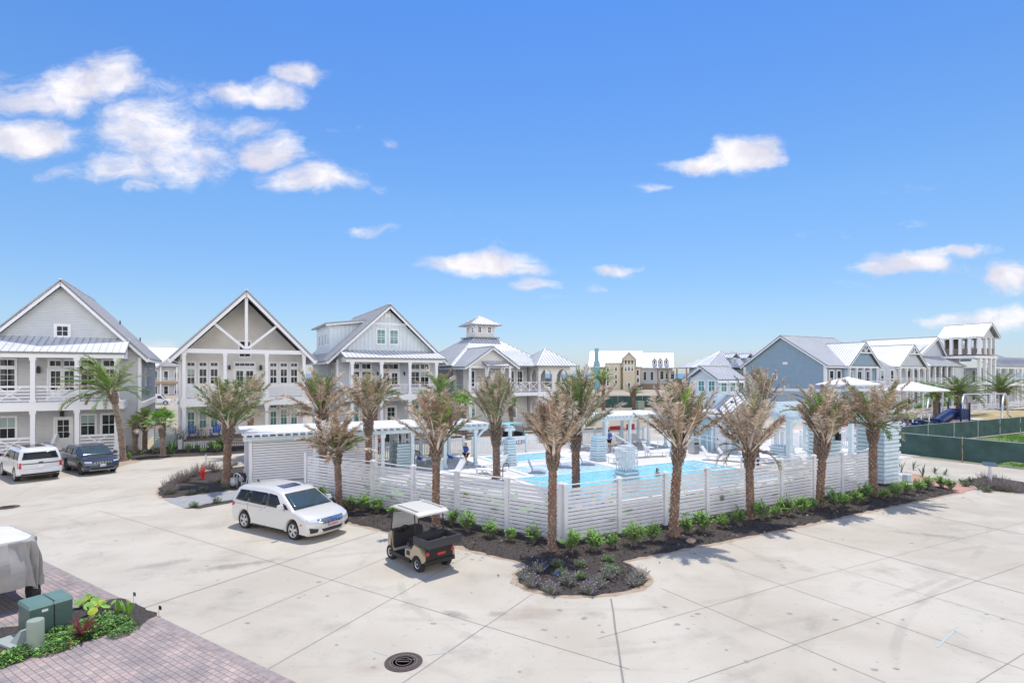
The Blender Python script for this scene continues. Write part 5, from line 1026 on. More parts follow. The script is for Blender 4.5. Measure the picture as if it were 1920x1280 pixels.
for (u, v, lab) in ((104.5, 37.6, 'grey-green picnic table on the dry mound by the right palm'), (91, 41.8, 'grey picnic table in front of the rail fence')):
    t = TS('picnic_table', lab, 'picnic table', u, v); z0 = .55 if u > 100 else 0; b = MB(); b.box(u - .9, u + .9, v - .4, v + .4, z0 + .7, z0 + .76); t.part('table_top', b, M['aquad'])
    for s in (-1, 1): b = MB(); b.box(u - .9, u + .9, v + s * .75 - .13, v + s * .75 + .13, z0 + .42, z0 + .47); t.part('bench', b, M['aquad'])
    for s in (-1, 1): b = MB(); b.bar((u + s * .7, v - .8, z0), (u + s * .7, v + .1, z0 + .7), .06); b.bar((u + s * .7, v + .8, z0), (u + s * .7, v - .1, z0 + .7), .06); t.part('leg', b, M['aquad'])

# ------------------------------------------------------------------ plants
def leafstrip(b, p, d, L, w, side, droop, m, curl=0.):
    """narrow two-piece leaf: base pair, mid pair, tip"""
    q = p + d * (L * .5) + Vector((0, 0, -droop * L * .18)); e = (d + Vector((0, 0, -droop))).normalized() + side * curl; r = q + e.normalized() * (L * .52); s = side * (w / 2)
    n = len(b.v); b.v += [tuple(p - s * .5), tuple(p + s * .5), tuple(q + s), tuple(q - s), tuple(r)]; b.f += [(n, n + 1, n + 2, n + 3), (n + 3, n + 2, n + 4)]; b.mi += [m, m]
def frond(b, base, az, e0, L, droop, rnd, mrach, mats, n=46, ll=.36, lw=.030, chaos=.3, start=.16, fold=.55, twist=0):
    seg = 9; P = [base]; az_ = az; main = mats[rnd.randrange(len(mats))]; mats = [main] * (2 * len(mats)) + list(mats)
    for i in range(seg):
        s = (i + .5) / seg; e = e0 - droop * s ** 1.6; az_ += twist / seg; P.append(P[-1] + Vector((math.cos(az_) * math.cos(e), math.sin(az_) * math.cos(e), math.sin(e))) * (L / seg))
    for i in range(seg):
        p, q = P[i], P[i + 1]; d = (q - p).normalized(); sd = d.cross(Vector((0, 0, 1))); sd = sd.normalized() if sd.length > .05 else Vector((1, 0, 0)); up = sd.cross(d)
        w0, w1 = .055 * (1 - i / seg) + .008, .055 * (1 - (i + 1) / seg) + .008; k = len(b.v)
        b.v += [tuple(p - sd * w0), tuple(p + sd * w0), tuple(p - up * w0 * .7), tuple(q - sd * w1), tuple(q + sd * w1), tuple(q - up * w1 * .7)]
        b.f += [(k, k + 1, k + 4, k + 3), (k + 1, k + 2, k + 5, k + 4), (k + 2, k, k + 3, k + 5)]; b.mi += [mrach] * 3
    for j in range(n):
        s = start + (1 - start) * (j + rnd.random()) / n; x = s * seg; i = min(seg - 1, int(x)); p = P[i].lerp(P[i + 1], x - i); d = (P[i + 1] - P[i]).normalized()
        sd = d.cross(Vector((0, 0, 1))); sd = sd.normalized() if sd.length > .05 else Vector((1, 0, 0)); up = sd.cross(d)
        l = ll * (math.sin(math.pi * min(1, (.12 + .80 * s))) * .8 + .36) * rnd.uniform(.75, 1.15)
        for sg in (-1, 1):
            dd = d * rnd.uniform(.75, 1.25) + sd * sg * rnd.uniform(.45, .9) + up * (fold * rnd.uniform(.2, 1)) + Vector((rnd.gauss(0, chaos), rnd.gauss(0, chaos), rnd.gauss(0, chaos)))
            dd.normalize(); sv = dd.cross(up + Vector((rnd.gauss(0, .5), rnd.gauss(0, .5), rnd.gauss(0, .5))));
            if sv.length < .1: continue
            leafstrip(b, p, dd, l, lw * rnd.uniform(.7, 1.3), sv.normalized(), chaos * rnd.uniform(.6, 3.2), mats[rnd.randrange(len(mats))], chaos * rnd.uniform(-1.6, 1.6))
def trunk(t, H, r, seed, lean=(0, 0), pine=1.0, low='bark', up='bark2', pin_r=1.42, skirt=True, rows=None):
    rnd = random.Random(seed); n = 14; seg = max(10, int(H / .16)); b = MB()
    def ctr(z): k = z / H; return Vector((lean[0] * k ** 1.6, lean[1] * k ** 1.6, z))
    def rad(z):
        f = 1 + .45 * max(0, 1 - z / .35) ** 2
        if z > H - pine: k = (z - (H - pine)) / pine; f *= 1 + (pin_r - 1) * math.sin(min(1, k * 1.6) * math.pi / 2) * (1 - .35 * max(0, k - .7) / .3)
        return r * f * (1 - .08 * z / H)
    for i in range(seg + 1):
        z = H * i / seg; c = ctr(z); q = rad(z) * .9
        for k in range(n): a = 2 * math.pi * k / n; b.v.append((c.x + q * math.cos(a), c.y + q * math.sin(a), z))
    for i in range(seg):
        for k in range(n): b.f.append((i * n + k, i * n + (k + 1) % n, (i + 1) * n + (k + 1) % n, (i + 1) * n + k)); b.mi.append(3)
    dz = .12; z = .04; row = 0
    while z < H - .02:
        top = z > H - pine; m_ = 7 if not top else 9; rr = rad(z)
        for j in range(m_):
            a = 2 * math.pi * (j + .5 * (row % 2)) / m_ + rnd.gauss(0, .04); w = math.pi / m_ * (.95 if top else .80); c = ctr(z)
            def P(aa, zz, k): cc = ctr(max(0, zz)); return (cc.x + rad(max(0, min(H, zz))) * k * math.cos(aa), cc.y + rad(max(0, min(H, zz))) * k * math.sin(aa), zz)
            if not top:
                hh = dz * 1.0; o = rnd.uniform(1.16, 1.28); k = len(b.v)
                b.v += [P(a - w, z, .90), P(a, z - hh * .75, .92), P(a + w, z, .90), P(a, z + hh * .9, .93), P(a, z + hh * .30, o)]
                mm = 0 if rnd.random() < .85 else 1; b.f += [(k, k + 1, k + 4), (k + 1, k + 2, k + 4), (k + 2, k + 3, k + 4), (k + 3, k, k + 4)]; b.mi += [3 if rnd.random() < .7 else mm, 3 if rnd.random() < .7 else mm, 2 if rnd.random() < .5 else mm, 2 if rnd.random() < .25 else mm]  # dark lower and pale upper pad faces: shade and light put into colour
            else:
                kk = (z - (H - pine)) / pine; L = rnd.uniform(.12, .24) * (1 + .9 * kk); k = len(b.v); ww = w * .75; o = 1.12 + .35 * kk
                b.v += [P(a - ww, z, .9), P(a + ww, z, .9), P(a + ww * .5, z + L * .8, o), P(a - ww * .5, z + L * .8, o), P(a, z + L, o + .1), P(a, z + .02, 1.12), P(a, z + L * .75, o + .17)]
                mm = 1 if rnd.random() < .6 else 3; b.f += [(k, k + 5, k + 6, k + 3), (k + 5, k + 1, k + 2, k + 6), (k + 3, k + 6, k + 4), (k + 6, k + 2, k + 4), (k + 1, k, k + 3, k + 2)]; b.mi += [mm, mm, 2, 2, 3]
        z += dz * (.95 if not top else 1.05); row += 1
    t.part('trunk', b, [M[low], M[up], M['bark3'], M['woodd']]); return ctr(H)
PALM = dict(dead=60, n=0)
def date_palm(label, x, y, H, r=.19, seed=0, nd_=30, ng=7, L=2.3, e_in=86, e_out=42, green_e=(68, 88), lean=(0, 0), pine=1.0, group='date palms round the pool', green='pg', gmix=('pg', 'pg2', 'pg3'), dmix=None, wind=0, z=0, sc=1.0, green_len=1.0, droop=(.2, .75), chaos=.3, low='bark', ll=.36, extra=0, dens=60):
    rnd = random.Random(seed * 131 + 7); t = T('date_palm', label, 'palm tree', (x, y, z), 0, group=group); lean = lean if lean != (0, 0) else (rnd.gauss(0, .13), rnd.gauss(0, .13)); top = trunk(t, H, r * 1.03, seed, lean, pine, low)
    names = ['dead', 'dead2', 'dead3', 'pg', 'pg2', 'pg3']; mats = [M[k] for k in names]; dm = (dmix or [0, 0, 1, 1, 2, 0]) + [5]
    b = MB(); ga = 2.39996
    nd_ = int(nd_ * .74)
    for i in range(nd_):
        k = (i + .5) / nd_; e = R(e_in + (e_out - e_in) * k ** 1.15 + rnd.gauss(0, 4)); az = i * ga + rnd.gauss(0, .2)
        if wind: az = math.pi + ((az % (2 * math.pi)) - math.pi) * .62
        base = top + Vector((math.cos(az), math.sin(az), 0)) * r * (.25 + .75 * k) + Vector((0, 0, -.35 * k))
        frond(b, base, az + wind * .3, e, L * rnd.uniform(.78, 1.08), (rnd.uniform(*droop) * .6 + .02) * (1 + k), rnd, 2 if i % 2 else 1, dm, int(dens * 1.25), ll * 1.05, .040, chaos * .8, start=.24 + .10 * rnd.random(), fold=.45, twist=rnd.gauss(0, .4) + wind)
    for i in range(extra):                                            # broken fronds hanging down
        az = rnd.uniform(0, 6.28); frond(b, top + Vector((math.cos(az), math.sin(az), 0)) * r + Vector((0, 0, -.2)), az, R(rnd.uniform(5, 30)), L * .75, R(100), rnd, 1, [3, 5, 0], 26, ll * .8, .03, .12)
    t.part('dead_fronds', b, mats)
    ng = int(ng * 1.35) + 1
    if ng:
        b = MB()
        for i in range(ng):
            az = i * ga + 1 + seed; e = R(rnd.uniform(*green_e))
            if wind: az = math.pi + ((az % (2 * math.pi)) - math.pi) * .62; base = top + Vector((math.cos(az), math.sin(az), 0)) * r * .3
            frond(b, base, az, e, L * green_len * rnd.uniform(.8, 1.05), rnd.uniform(.1, .5) if green_e[0] > 50 else rnd.uniform(.7, 1.3), rnd, 3, [names.index(g) for g in gmix], 48, ll * .95, .032, .1, fold=.5)
        t.part('green_fronds', b, mats)
    return t
# row along the right fence wing, from the corner palm outwards; then the left wing
date_palm('front palm nearest the fence corner, all tan dead fronds on a tall thin trunk', *(1.40,19.42), 3.6, .142, 1, 34, 2, 1.75, 84, 56, pine=.9, green_len=.6, droop=(0, .3))
date_palm('thick-trunked front palm with a wide shaggy crown, first right of the fence corner', *(6.16,21.14), 3.7, .16, 2, 46, 7, 2.35, 86, 48, pine=1.05, dmix=[0, 0, 2, 1, 2, 0], ll=.38, droop=(0, .35))
date_palm('front palm with drooping broken fronds, second right of the fence corner', *(10.19,23.71), 3.1, .148, 3, 38, 3, 2.2, 82, 42, pine=1.1, extra=5, green_len=.75, droop=(0, .4))
date_palm('front palm with bright green upright shoots, third right of the fence corner', *(14.31,25.79), 3.3, .16, 4, 34, 9, 2.25, 80, 46, pine=1.1, gmix=('pg2', 'pg2', 'pg'), dmix=[0, 1, 1, 0, 2, 1], droop=(0, .4))
date_palm('front palm beside the slatted gate tower, wide tan crown with drooping green fronds', *(18.25,28.03), 3.7, .17, 5, 38, 9, 2.7, 60, 26, green_e=(20, 85), pine=1.1, ll=.40, extra=3, droop=(.0, .35))
date_palm('front palm behind the golf cart, first left of the fence corner', *(-3.09,22.47), 3.5, .142, 6, 34, 7, 2.15, 84, 50, gmix=('pg2', 'pg', 'pg2'), pine=.9, droop=(0, .4))
date_palm('short bushy-topped front palm right behind the minivan', *(-7.79,24.99), 2.9, .14, 7, 34, 9, 1.7, 76, 10, gmix=('pg2', 'pg', 'pg3'), pine=.85, ll=.32, green_e=(40, 85), green_len=.8)
date_palm('tall palm with grey-green fronds in the island bed by the hydrant', *(-16.18,31.45), 3.4, .19, 8, 34, 16, 2.9, 84, 28, gmix=('pg3', 'pg', 'pg3'), pine=1.2, dmix=[0, 5, 2, 0, 3, 5], ll=.4, green_e=(50, 88), droop=(.1, .7))
# inside the pool fence and behind
date_palm('palm behind the shed roof, twin of the hydrant palm', -19.6, 41.5, 3.9, .20, 9, 26, 8, 2.6, 80, 24, gmix=('pg3', 'pg'), droop=(.2, .7), dmix=[0, 5, 2, 0])
date_palm('leggy palm inside the fence left of the minivan palm, dark green spears', *(-9.73,28.66), 4.2, .19, 10, 32, 9, 2.4, 76, 14, gmix=('pg', 'pg3'), droop=(.3, .8), dmix=[0, 1, 0, 2, 1])
date_palm('fan-shaped all-brown palm under the middle of the long arbour', *(-8.43,32.73), 3.9, .18, 11, 40, 3, 2.4, 82, 44, gmix=('pg3', 'pg'), green_len=.8, pine=1.4, dmix=[0, 0, 1, 2, 5], droop=(.0, .4))
date_palm('grey-green palm behind the long arbour roof, between the two gabled houses', -11.6, 46.5, 4.3, .22, 12, 24, 16, 2.5, 80, 5, gmix=('pg3', 'pg'), green_e=(15, 85), droop=(.3, .9))
date_palm('tall leaning palm with a green crown rising over the third house porch', -5.9, 41.0, 4.7, .20, 13, 16, 24, 2.4, 70, -5, gmix=('pg', 'pg3', 'pg2'), green_e=(-10, 85), lean=(.5, .3), droop=(.4, 1.0), pine=1.4)
date_palm('broad vase-shaped brown palm at the left edge of the pool deck', *(-0.91,32.73), 3.4, .20, 14, 54, 5, 2.75, 88, 60, gmix=('pg3', 'pg'), pine=1.6, dmix=[0, 0, 1, 2, 5], droop=(.0, .3), green_len=.95, ll=.4)
date_palm('bristly palm with olive centre inside the fence, right of the corner palm', *(3.31,28.66), 3.4, .19, 15, 44, 14, 3.1, 86, 30, gmix=('pg3', 'pg3', 'pg'), pine=1.3, dmix=[0, 0, 1, 2, 5], droop=(.0, .5), ll=.42)
date_palm('tall all-brown goblet-shaped palm behind the second right front palm', 15.9, 36.2, 3.7, .20, 16, 48, 1, 2.9, 88, 58, pine=1.8, dmix=[0, 1, 1, 0, 2], droop=(.0, .25), chaos=.35)
date_palm('palm inside the fence with green arching tips behind the bright green one', 18.9, 34.5, 3.7, .18, 17, 24, 10, 2.4, 74, 20, gmix=('pg', 'pg3'), green_e=(15, 80), droop=(.3, .8))
date_palm('small distant palm with a tan ruff on the road behind the short arbour', *(20.88,94.82), 3.0, .30, 18, 20, 8, 1.9, 70, 15, gmix=('pg2', 'pg'), group='far palms', green_e=(30, 80), dens=30)
date_palm('dark palm beyond the swing frames, left one', *(64.22,79.60), 3.6, .42, 19, 10, 40, 3.9, 30, -15, gmix=('pg', 'pg', 'pg3'), group='far palms', green_e=(-5, 75), droop=(.3, .8), low='bark2', dmix=[3, 5, 3], ll=.5, dens=34)
date_palm('dark palm beyond the swing frames, right one on the dry mound', *(76.22,85.97), 3.7, .44, 20, 10, 40, 4.1, 30, -15, gmix=('pg', 'pg', 'pg3'), group='far palms', green_e=(-5, 75), low='bark2', dmix=[3, 5, 3], ll=.5, dens=34)
date_palm('green palm standing between the canopies and the tube slide', *(58.75,76.76), 3.4, .33, 21, 10, 30, 3.0, 30, 0, gmix=('pg2', 'pg'), group='far palms', green_e=(0, 75), low='bark2', dmix=[3, 5, 0], ll=.45, dens=30)
date_palm('yellow-green palm in front of the ochre house', 15.2, 92, 5.3, .3, 22, 8, 28, 3.2, 40, 0, gmix=('pg2', 'pg'), group='far palms', green_e=(0, 80), dens=30)
date_palm('pale tan palm left of the ochre house', 10.6, 88, 4.6, .3, 23, 24, 8, 3.0, 60, 0, gmix=('pg3', 'pg'), group='far palms', dens=30)
date_palm('windswept palm with olive fronds blown left, before the grey shake house', *(-27.56,39.32), 4.9, .18, 24, 12, 26, 3.4, 60, 10, gmix=('pg3', 'pg', 'pg2'), green_e=(-5, 80), lean=(-.8, .0), pine=.9, low='barkg', wind=.5, droop=(.9, 1.6), dmix=[5, 0, 3], group='palms by the houses', ll=.42)
# fan palms
def fan_palm(label, x, y, H, r, seed, n=22, L=1.0, green=('pg2', 'pg'), low='bark'):
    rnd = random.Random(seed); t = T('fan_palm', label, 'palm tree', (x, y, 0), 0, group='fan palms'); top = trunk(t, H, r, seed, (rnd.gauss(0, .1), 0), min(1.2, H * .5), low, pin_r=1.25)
    names = ['dead', 'dead2', 'dead3', 'pg', 'pg2', 'pg3']; b = MB()
    for i in range(n):
        az = i * 2.4; e = R(85 - 105 * (i / n) + rnd.gauss(0, 6)); d = Vector((math.cos(az) * math.cos(e), math.sin(az) * math.cos(e), math.sin(e))); p = top; q = top + d * L * .75 * rnd.uniform(.8, 1.1)
        b.m = 3; b.bar(p, q, .03, .02); sd = d.cross(Vector((0, 0, 1))).normalized(); up = sd.cross(d); m = [names.index(g) for g in green]
        dead = i > n * .8
        for k in range(19):
            a = R(-115 + 230 * k / 18); dd = d * math.cos(a) + sd * math.sin(a) + Vector((0, 0, -.12)) + up * .15 * abs(math.sin(a)); l = L * .62 * (.65 + .35 * math.cos(a * .7)) * rnd.uniform(.85, 1.1)
            leafstrip(b, q, dd.normalized(), l, .075 * L, dd.cross(up).normalized(), .55 if not dead else 1.4, rnd.choice(m) if not dead else 0)
    t.part('fronds', b, [M[k] for k in names]); return t
fan_palm('small dark fan palm beside the grey shake house, left of its pair', *(-29.22,42.99), 2.2, .16, 31, 20, .8, ('pg', 'pg3'), 'bark2')
fan_palm('small fan palm beside the grey shake house, right of its pair', *(-29.24,44.16), 2.7, .17, 32, 18, .8, ('pg', 'pg3'), 'bark2')
fan_palm('bright green fan palm on a smooth grey trunk between the first two houses', *(-26.16,41.60), 2.5, .17, 33, 26, 1.05, ('pg2', 'pg'), 'barkg')
fan_palm('fan palm in front of the cupola house, left of its porch', -4.6, 53.5, 3.3, .22, 34, 24, 1.2, ('pg', 'pg2'), 'bark')
fan_palm('fan palm in front of the cupola house, near its pavilion', .0, 56.0, 3.0, .2, 35, 20, 1.0, ('pg', 'pg3'), 'bark')
# ------------------------------------------------------------------ hedge shrubs
def shrub_mesh(seed, h=.62, r=.32, stems=26, cols=(0, 0, 1, 2), leaves=13, ll=.15, lw=.03, top=0):
    rnd = random.Random(seed); b = MB()
    for i in range(stems):
        a = rnd.uniform(0, 6.28); q = rnd.random() ** .6; e = Vector((math.cos(a) * r * q, math.sin(a) * r * q, h * (1 - .35 * q * q) * rnd.uniform(.7, 1.08))); p0 = Vector((rnd.gauss(0, .04), rnd.gauss(0, .04), 0))
        b.m = 3; b.bar(p0, p0.lerp(e, .9), .010, .010)
        for k in range(leaves):
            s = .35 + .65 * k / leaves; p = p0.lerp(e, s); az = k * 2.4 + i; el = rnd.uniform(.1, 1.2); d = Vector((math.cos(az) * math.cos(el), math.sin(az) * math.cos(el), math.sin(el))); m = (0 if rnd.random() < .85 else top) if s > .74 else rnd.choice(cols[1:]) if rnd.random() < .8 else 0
            sv = d.cross(Vector((rnd.gauss(0, .4), rnd.gauss(0, .4), 1)))
            leafstrip(b, p, d, ll * rnd.uniform(.7, 1.25), lw, sv.normalized() if sv.length > .05 else Vector((1, 0, 0)), .4, m)
    me = b.mesh('shrub', [M['lf1'], M['lf2'], M['lf3'], M['twig']]); return me
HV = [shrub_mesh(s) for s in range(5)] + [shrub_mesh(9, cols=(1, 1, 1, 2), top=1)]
def shrub(me, x, y, s, rz, label, group, name='shrub', z=.012, sz=1):
    o = bpy.data.objects.new(name, me); COL.objects.link(o); o.location = (x, y, z); o.rotation_euler = (0, 0, rz); o.scale = (s, s, s * sz); tag(o, label, 'shrub', group); return o
ORD = 'first second third fourth fifth sixth seventh eighth ninth tenth eleventh twelfth thirteenth fourteenth fifteenth sixteenth seventeenth eighteenth nineteenth twentieth'.split()
LH = [(0.78,20.28),(-0.06,20.47),(-0.83,21.00),(-1.73,21.64),(-2.44,22.62),(-5.21,24.06),(-6.03,24.70),(-6.68,24.99),(-7.39,25.29),(-8.81,26.32),(-9.38,26.87)]
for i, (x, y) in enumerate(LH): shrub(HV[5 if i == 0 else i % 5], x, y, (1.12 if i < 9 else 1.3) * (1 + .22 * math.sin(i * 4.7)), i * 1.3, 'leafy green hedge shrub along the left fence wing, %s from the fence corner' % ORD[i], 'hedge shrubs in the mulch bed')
RH = [(2.05,19.25),(2.85,19.36),(3.53,19.66),(4.38,19.96),(5.20,20.47),(6.78,21.49),(7.45,21.64),(8.44,22.23),(9.21,22.55),(10.55,23.45),(11.37,23.88),(11.98,24.15),(12.87,24.61),(13.58,25.09),(14.64,25.29),(15.43,25.79),(16.35,26.32),(17.10,26.87),(18.31,27.32),(19.19,27.79)]
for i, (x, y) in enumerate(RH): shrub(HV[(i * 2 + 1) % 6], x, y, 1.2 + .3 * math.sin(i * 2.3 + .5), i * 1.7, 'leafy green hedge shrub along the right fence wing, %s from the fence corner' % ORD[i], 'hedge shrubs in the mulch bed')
RH2 = [(20.30,28.53),(21.28,29.05),(22.24,29.58),(23.32,30.13),(23.38,29.58)]
for i, (x, y) in enumerate(RH2): shrub(HV[(i + 2) % 5], x, y, 1.2 - .2 * (i == 4), i * 1.1, 'leafy green hedge shrub past the slatted gate tower, %s from the tower' % ORD[i], 'hedge shrubs in the mulch bed')
# wild flowering plants
def wiry_mesh(seed, h=.5, r=.45, stems=60, leaf=2, flowers=10, ll=.10, lf=6, cols=(2, 2, 1)):
    rnd = random.Random(seed); b = MB()
    for i in range(stems):
        a = rnd.uniform(0, 6.28); q = rnd.random() ** .5; e = Vector((math.cos(a) * r * q, math.sin(a) * r * q, h * rnd.uniform(.45, 1.1) * (1 - .3 * q))); p0 = Vector((e.x * .35, e.y * .35, 0)); b.m = 3; b.bar(p0, e, .009, .009)
        for k in range(lf):
            s = .3 + .7 * k / lf; p = p0.lerp(e, s); az = rnd.uniform(0, 6.28); el = rnd.uniform(-.2, .9); d = Vector((math.cos(az) * math.cos(el), math.sin(az) * math.cos(el), math.sin(el))); leafstrip(b, p, d, ll * rnd.uniform(.7, 1.3), .016, d.cross(Vector((0.1, 0, 1))).normalized(), .3, rnd.choice(cols))
        if i < flowers:
            for k in range(5): az = k * 1.256; d = Vector((math.cos(az), math.sin(az), .5)).normalized(); leafstrip(b, e, d, .045, .04, d.cross(Vector((0, 0, 1))).normalized(), .2, 4)
    return b.mesh('wild plant', [M['lf1'], M['lf2'], M['lf3'], M['twig'], M['purple']])
W1 = [wiry_mesh(s) for s in range(3)]; W2 = [wiry_mesh(20 + s, .75, .6, 90, flowers=4, lf=3, cols=(3, 2, 2)) for s in range(2)]; W3 = [wiry_mesh(40 + s, .28, .24, 34, flowers=0, ll=.09, lf=8, cols=(0, 1, 1)) for s in range(3)]
tip = [(0.54,16.12),(1.13,15.65),(0.40,16.75),(0.83,17.29),(1.65,16.32),(2.48,16.12),(2.90,16.75),(2.18,15.65),(3.60,16.28),(3.88,16.79)]
TL = ['at the left tip of the round bed end', 'at the front left of the round bed end', 'left edge of the round bed end', 'upper left of the round bed end', 'beside the small blue flag', 'in the middle of the round bed end', 'middle right of the round bed end', 'front middle of the round bed end', 'at the right front of the round bed end', 'at the right tip of the round bed end']
for i, (x, y) in enumerate(tip): shrub(W1[i % 3], x, y, .72, i * 2.1, 'wiry purple-flowered plant ' + TL[i], 'purple-flowered plants at the bed end', 'flowering_plant')
sm = [(1.42,17.81),(1.51,17.06),(2.21,17.81),(2.09,16.75),(3.19,18.32),(3.03,17.52),(3.14,17.19)]
for i, (x, y) in enumerate(sm): shrub(W3[i % 3], x, y, .95, i, 'small low green plant in the open mulch before the fence corner, %s from the left' % ORD[i], 'small green plants at the bed end', 'low_plant')
wl = [(-18.26,29.58),(-18.90,31.45),(-18.91,32.24),(-19.39,34.30),(-19.63,35.82),(-18.73,35.04),(-18.46,36.22),(-18.74,37.49),(-17.58,28.66),(-19.21,33.41)]
for i, (x, y) in enumerate(wl): shrub(W2[i % 2] if i < 6 or i > 7 else W1[i % 3], x, y, .95 if i < 4 else .8, i * 1.9, 'grey wiry shrub in the hydrant island bed, %s from the left tip' % ORD[i], 'grey wiry shrubs in the island bed', 'wiry_shrub')
sl = [(-17.67,28.53),(-16.50,28.41),(-16.29,29.31),(-16.63,31.45),(-15.46,29.99),(-14.78,25.79),(-14.19,26.64),(-15.27,30.42)]
for i, (x, y) in enumerate(sl): shrub(W3[i % 3], x, y, 1.1, i, 'small green plant in the hydrant island bed, %s counted from the left' % ORD[i], 'small green plants in the island bed', 'low_plant')
wr = [(25.03,29.58),(26.01,29.99),(25.93,29.31),(26.11,29.05),(26.92,31.45),(27.01,30.70)]
for i, (x, y) in enumerate(wr): shrub(W2[i % 2], x, y, .9, i * 1.9, 'grey wiry shrub round the angled sign post, %s of the clump' % ORD[i], 'grey wiry shrubs by the sign', 'wiry_shrub')
for i, (x, y) in enumerate([(25.34,31.15),(26.27,31.76),(24.92,30.42),(25.74,30.42),(24.86,29.05)]): shrub(W3[i % 3], x, y, 1.2, i, 'small green plant left of the angled sign post, %s of the patch' % ORD[i], 'small green plants by the sign', 'low_plant')
# strap-leaved plants (bird of paradise, agave-like)
def strap(label, x, y, n, L, w, m, seed, name='strap_plant', e=(25, 80), cat='plant', group=None, z=.015, bend=.6):
    rnd = random.Random(seed); b = MB()
    for i in range(n):
        az = i * 2.4 + rnd.random(); el = R(rnd.uniform(*e)); d = Vector((math.cos(az) * math.cos(el), math.sin(az) * math.cos(el), math.sin(el))); l = L * rnd.uniform(.6, 1.1); sd = d.cross(Vector((0, 0, 1))).normalized(); P = [Vector((0, 0, 0))]; dd = d
        for k in range(4): P.append(P[-1] + dd * l / 4); dd = (dd + Vector((0, 0, -bend / 4))).normalized()
        W = [w * .5, w * .8, w, w * .7, .004]
        for k in range(4):
            q = len(b.v); b.v += [tuple(P[k] - sd * W[k] / 2), tuple(P[k] + sd * W[k] / 2), tuple(P[k + 1] + sd * W[k + 1] / 2), tuple(P[k + 1] - sd * W[k + 1] / 2)]; b.f.append((q, q + 1, q + 2, q + 3)); b.mi.append(i % len(m))
    return one(name, label, cat, b, [M[k] for k in m], loc=(x, y, z), group=group)
for i, (p, L, n) in enumerate((((24.33,34.67), .8, 9), ((25.90,35.82), .7, 8), ((24.74,33.41), .95, 8), ((26.26,34.48), .5, 9), ((26.50,33.94), .45, 9))): strap('spiky strap-leaved plant on the brick path edge, %s from the gate tower' % ORD[i], *p, n, L, .07, ['lf3', 'pg', 'lf2'], i, group='strap-leaved plants by the brick path')
strap('tall yucca-like plant beside the bright green fan palm', *(-26.37,42.99), 34, 1.3, .07, ['pg', 'pg2', 'lf2'], 60, 'yucca', (10, 85))
strap('pale variegated agave-like plant before the second house corner', *(-27.57,42.99), 22, .8, .09, ['lf3', 'ylw', 'lf3'], 61, 'agave', (15, 70))
strap('green spiky plant at the foot of the right fan palm pair', *(-28.43,42.42), 18, .7, .06, ['pg', 'lf2'], 62, 'agave')
strap('dark red strap-leaved plant in the front left planting bed', *(-10.08,13.00), 15, .55, .085, ['maroon'], 63, 'cordyline', (25, 75), z=.02)
strap('upright light green snake-like plant in the front left planting bed', *(-9.70,14.02), 16, .5, .07, ['pg2', 'lf1'], 64, 'snake_plant', (65, 88), z=.02, bend=0)
strap('pair of upright light green blades left of the snake plant', *(-10.06,14.17), 6, .42, .08, ['lf1'], 65, 'snake_plant', (60, 85), z=.02, bend=0)
# low leafy cover in the front left bed
def cover_mesh(seed, r=.38, h=.22, n=300, ll=.075, cols=(0, 0, 1)):
    rnd = random.Random(seed); b = MB()
    for i in range(n):
        a = rnd.uniform(0, 6.28); q = rnd.random() ** .5; p = Vector((math.cos(a) * r * q, math.sin(a) * r * q, h * (1 - q * q) * rnd.uniform(.35, 1) + .02)); az = rnd.uniform(0, 6.28); el = rnd.uniform(-.2, .9); d = Vector((math.cos(az) * math.cos(el), math.sin(az) * math.cos(el), math.sin(el))); leafstrip(b, p, d, ll * rnd.uniform(.6, 1.3), ll * .55, d.cross(Vector((.1, 0, 1))).normalized(), .2, rnd.choice(cols))
    return b.mesh('ground cover plant', [M['lf1'], M['lf2'], M['ylw']])
CM = [cover_mesh(s, cols=(0, 1, 1, 0, 1), n=340) for s in range(4)]
cv = [(-10.56,12.77),(-10.20,12.59),(-10.73,13.16),(-10.33,12.95),(-10.32,13.72),(-10.23,13.93),(-9.89,13.72),(-9.82,13.43),(-9.69,13.66),(-9.89,13.29),(-9.93,13.16),(-10.44,13.57),(-10.86,12.12),(-10.88,11.94),(-10.84,12.26),(-9.30,13.16),(-9.30,13.43),(-10.97,11.79),(-10.31,12.40)]
for i, (x, y) in enumerate(cv): shrub(CM[i % 4], x, y, .82 if i not in (15, 16) else .65, i, 'bright leafy ground-cover clump in the front left bed, %s of the patch' % (ORD + ['twenty-first'])[i], 'leafy clumps in the front left bed', 'leafy_clump', .02)
def roundleaf(label, x, y, n, s, seed):
    rnd = random.Random(seed); b = MB()
    for i in range(n):
        a = rnd.uniform(0, 6.28); q = rnd.uniform(.1, 1) * s; c = Vector((math.cos(a) * q * .8, math.sin(a) * q * .8, rnd.uniform(.15, .5) * s * 1.2)); nrm = Vector((rnd.gauss(0, .4), rnd.gauss(0, .4) - .3, 1)).normalized(); e = nrm.cross(Vector((1, 0, .1))).normalized(); f = nrm.cross(e); r = rnd.uniform(.07, .12)
        b.m = i % 2; b.face([c + (e * math.cos(k * math.pi / 4) + f * math.sin(k * math.pi / 4)) * r for k in range(8)]); b.m = 2; b.bar((0, 0, 0), c, .012, .012)
    one('sea_grape', label, 'plant', b, [M['lf1'], M['ylw'], M['twig']], loc=(x, y, .02), group='round-leaved plants in the front left bed')
roundleaf('round-leaved plant nearest the green transformer box', *(-11.41,14.65), 6, .45, 1); roundleaf('round-leaved plant in the middle of the front left bed', *(-11.21,14.79), 7, .45, 2); roundleaf('round-leaved yellow-green plant behind the snake plant', *(-10.52,14.39), 11, .5, 3)
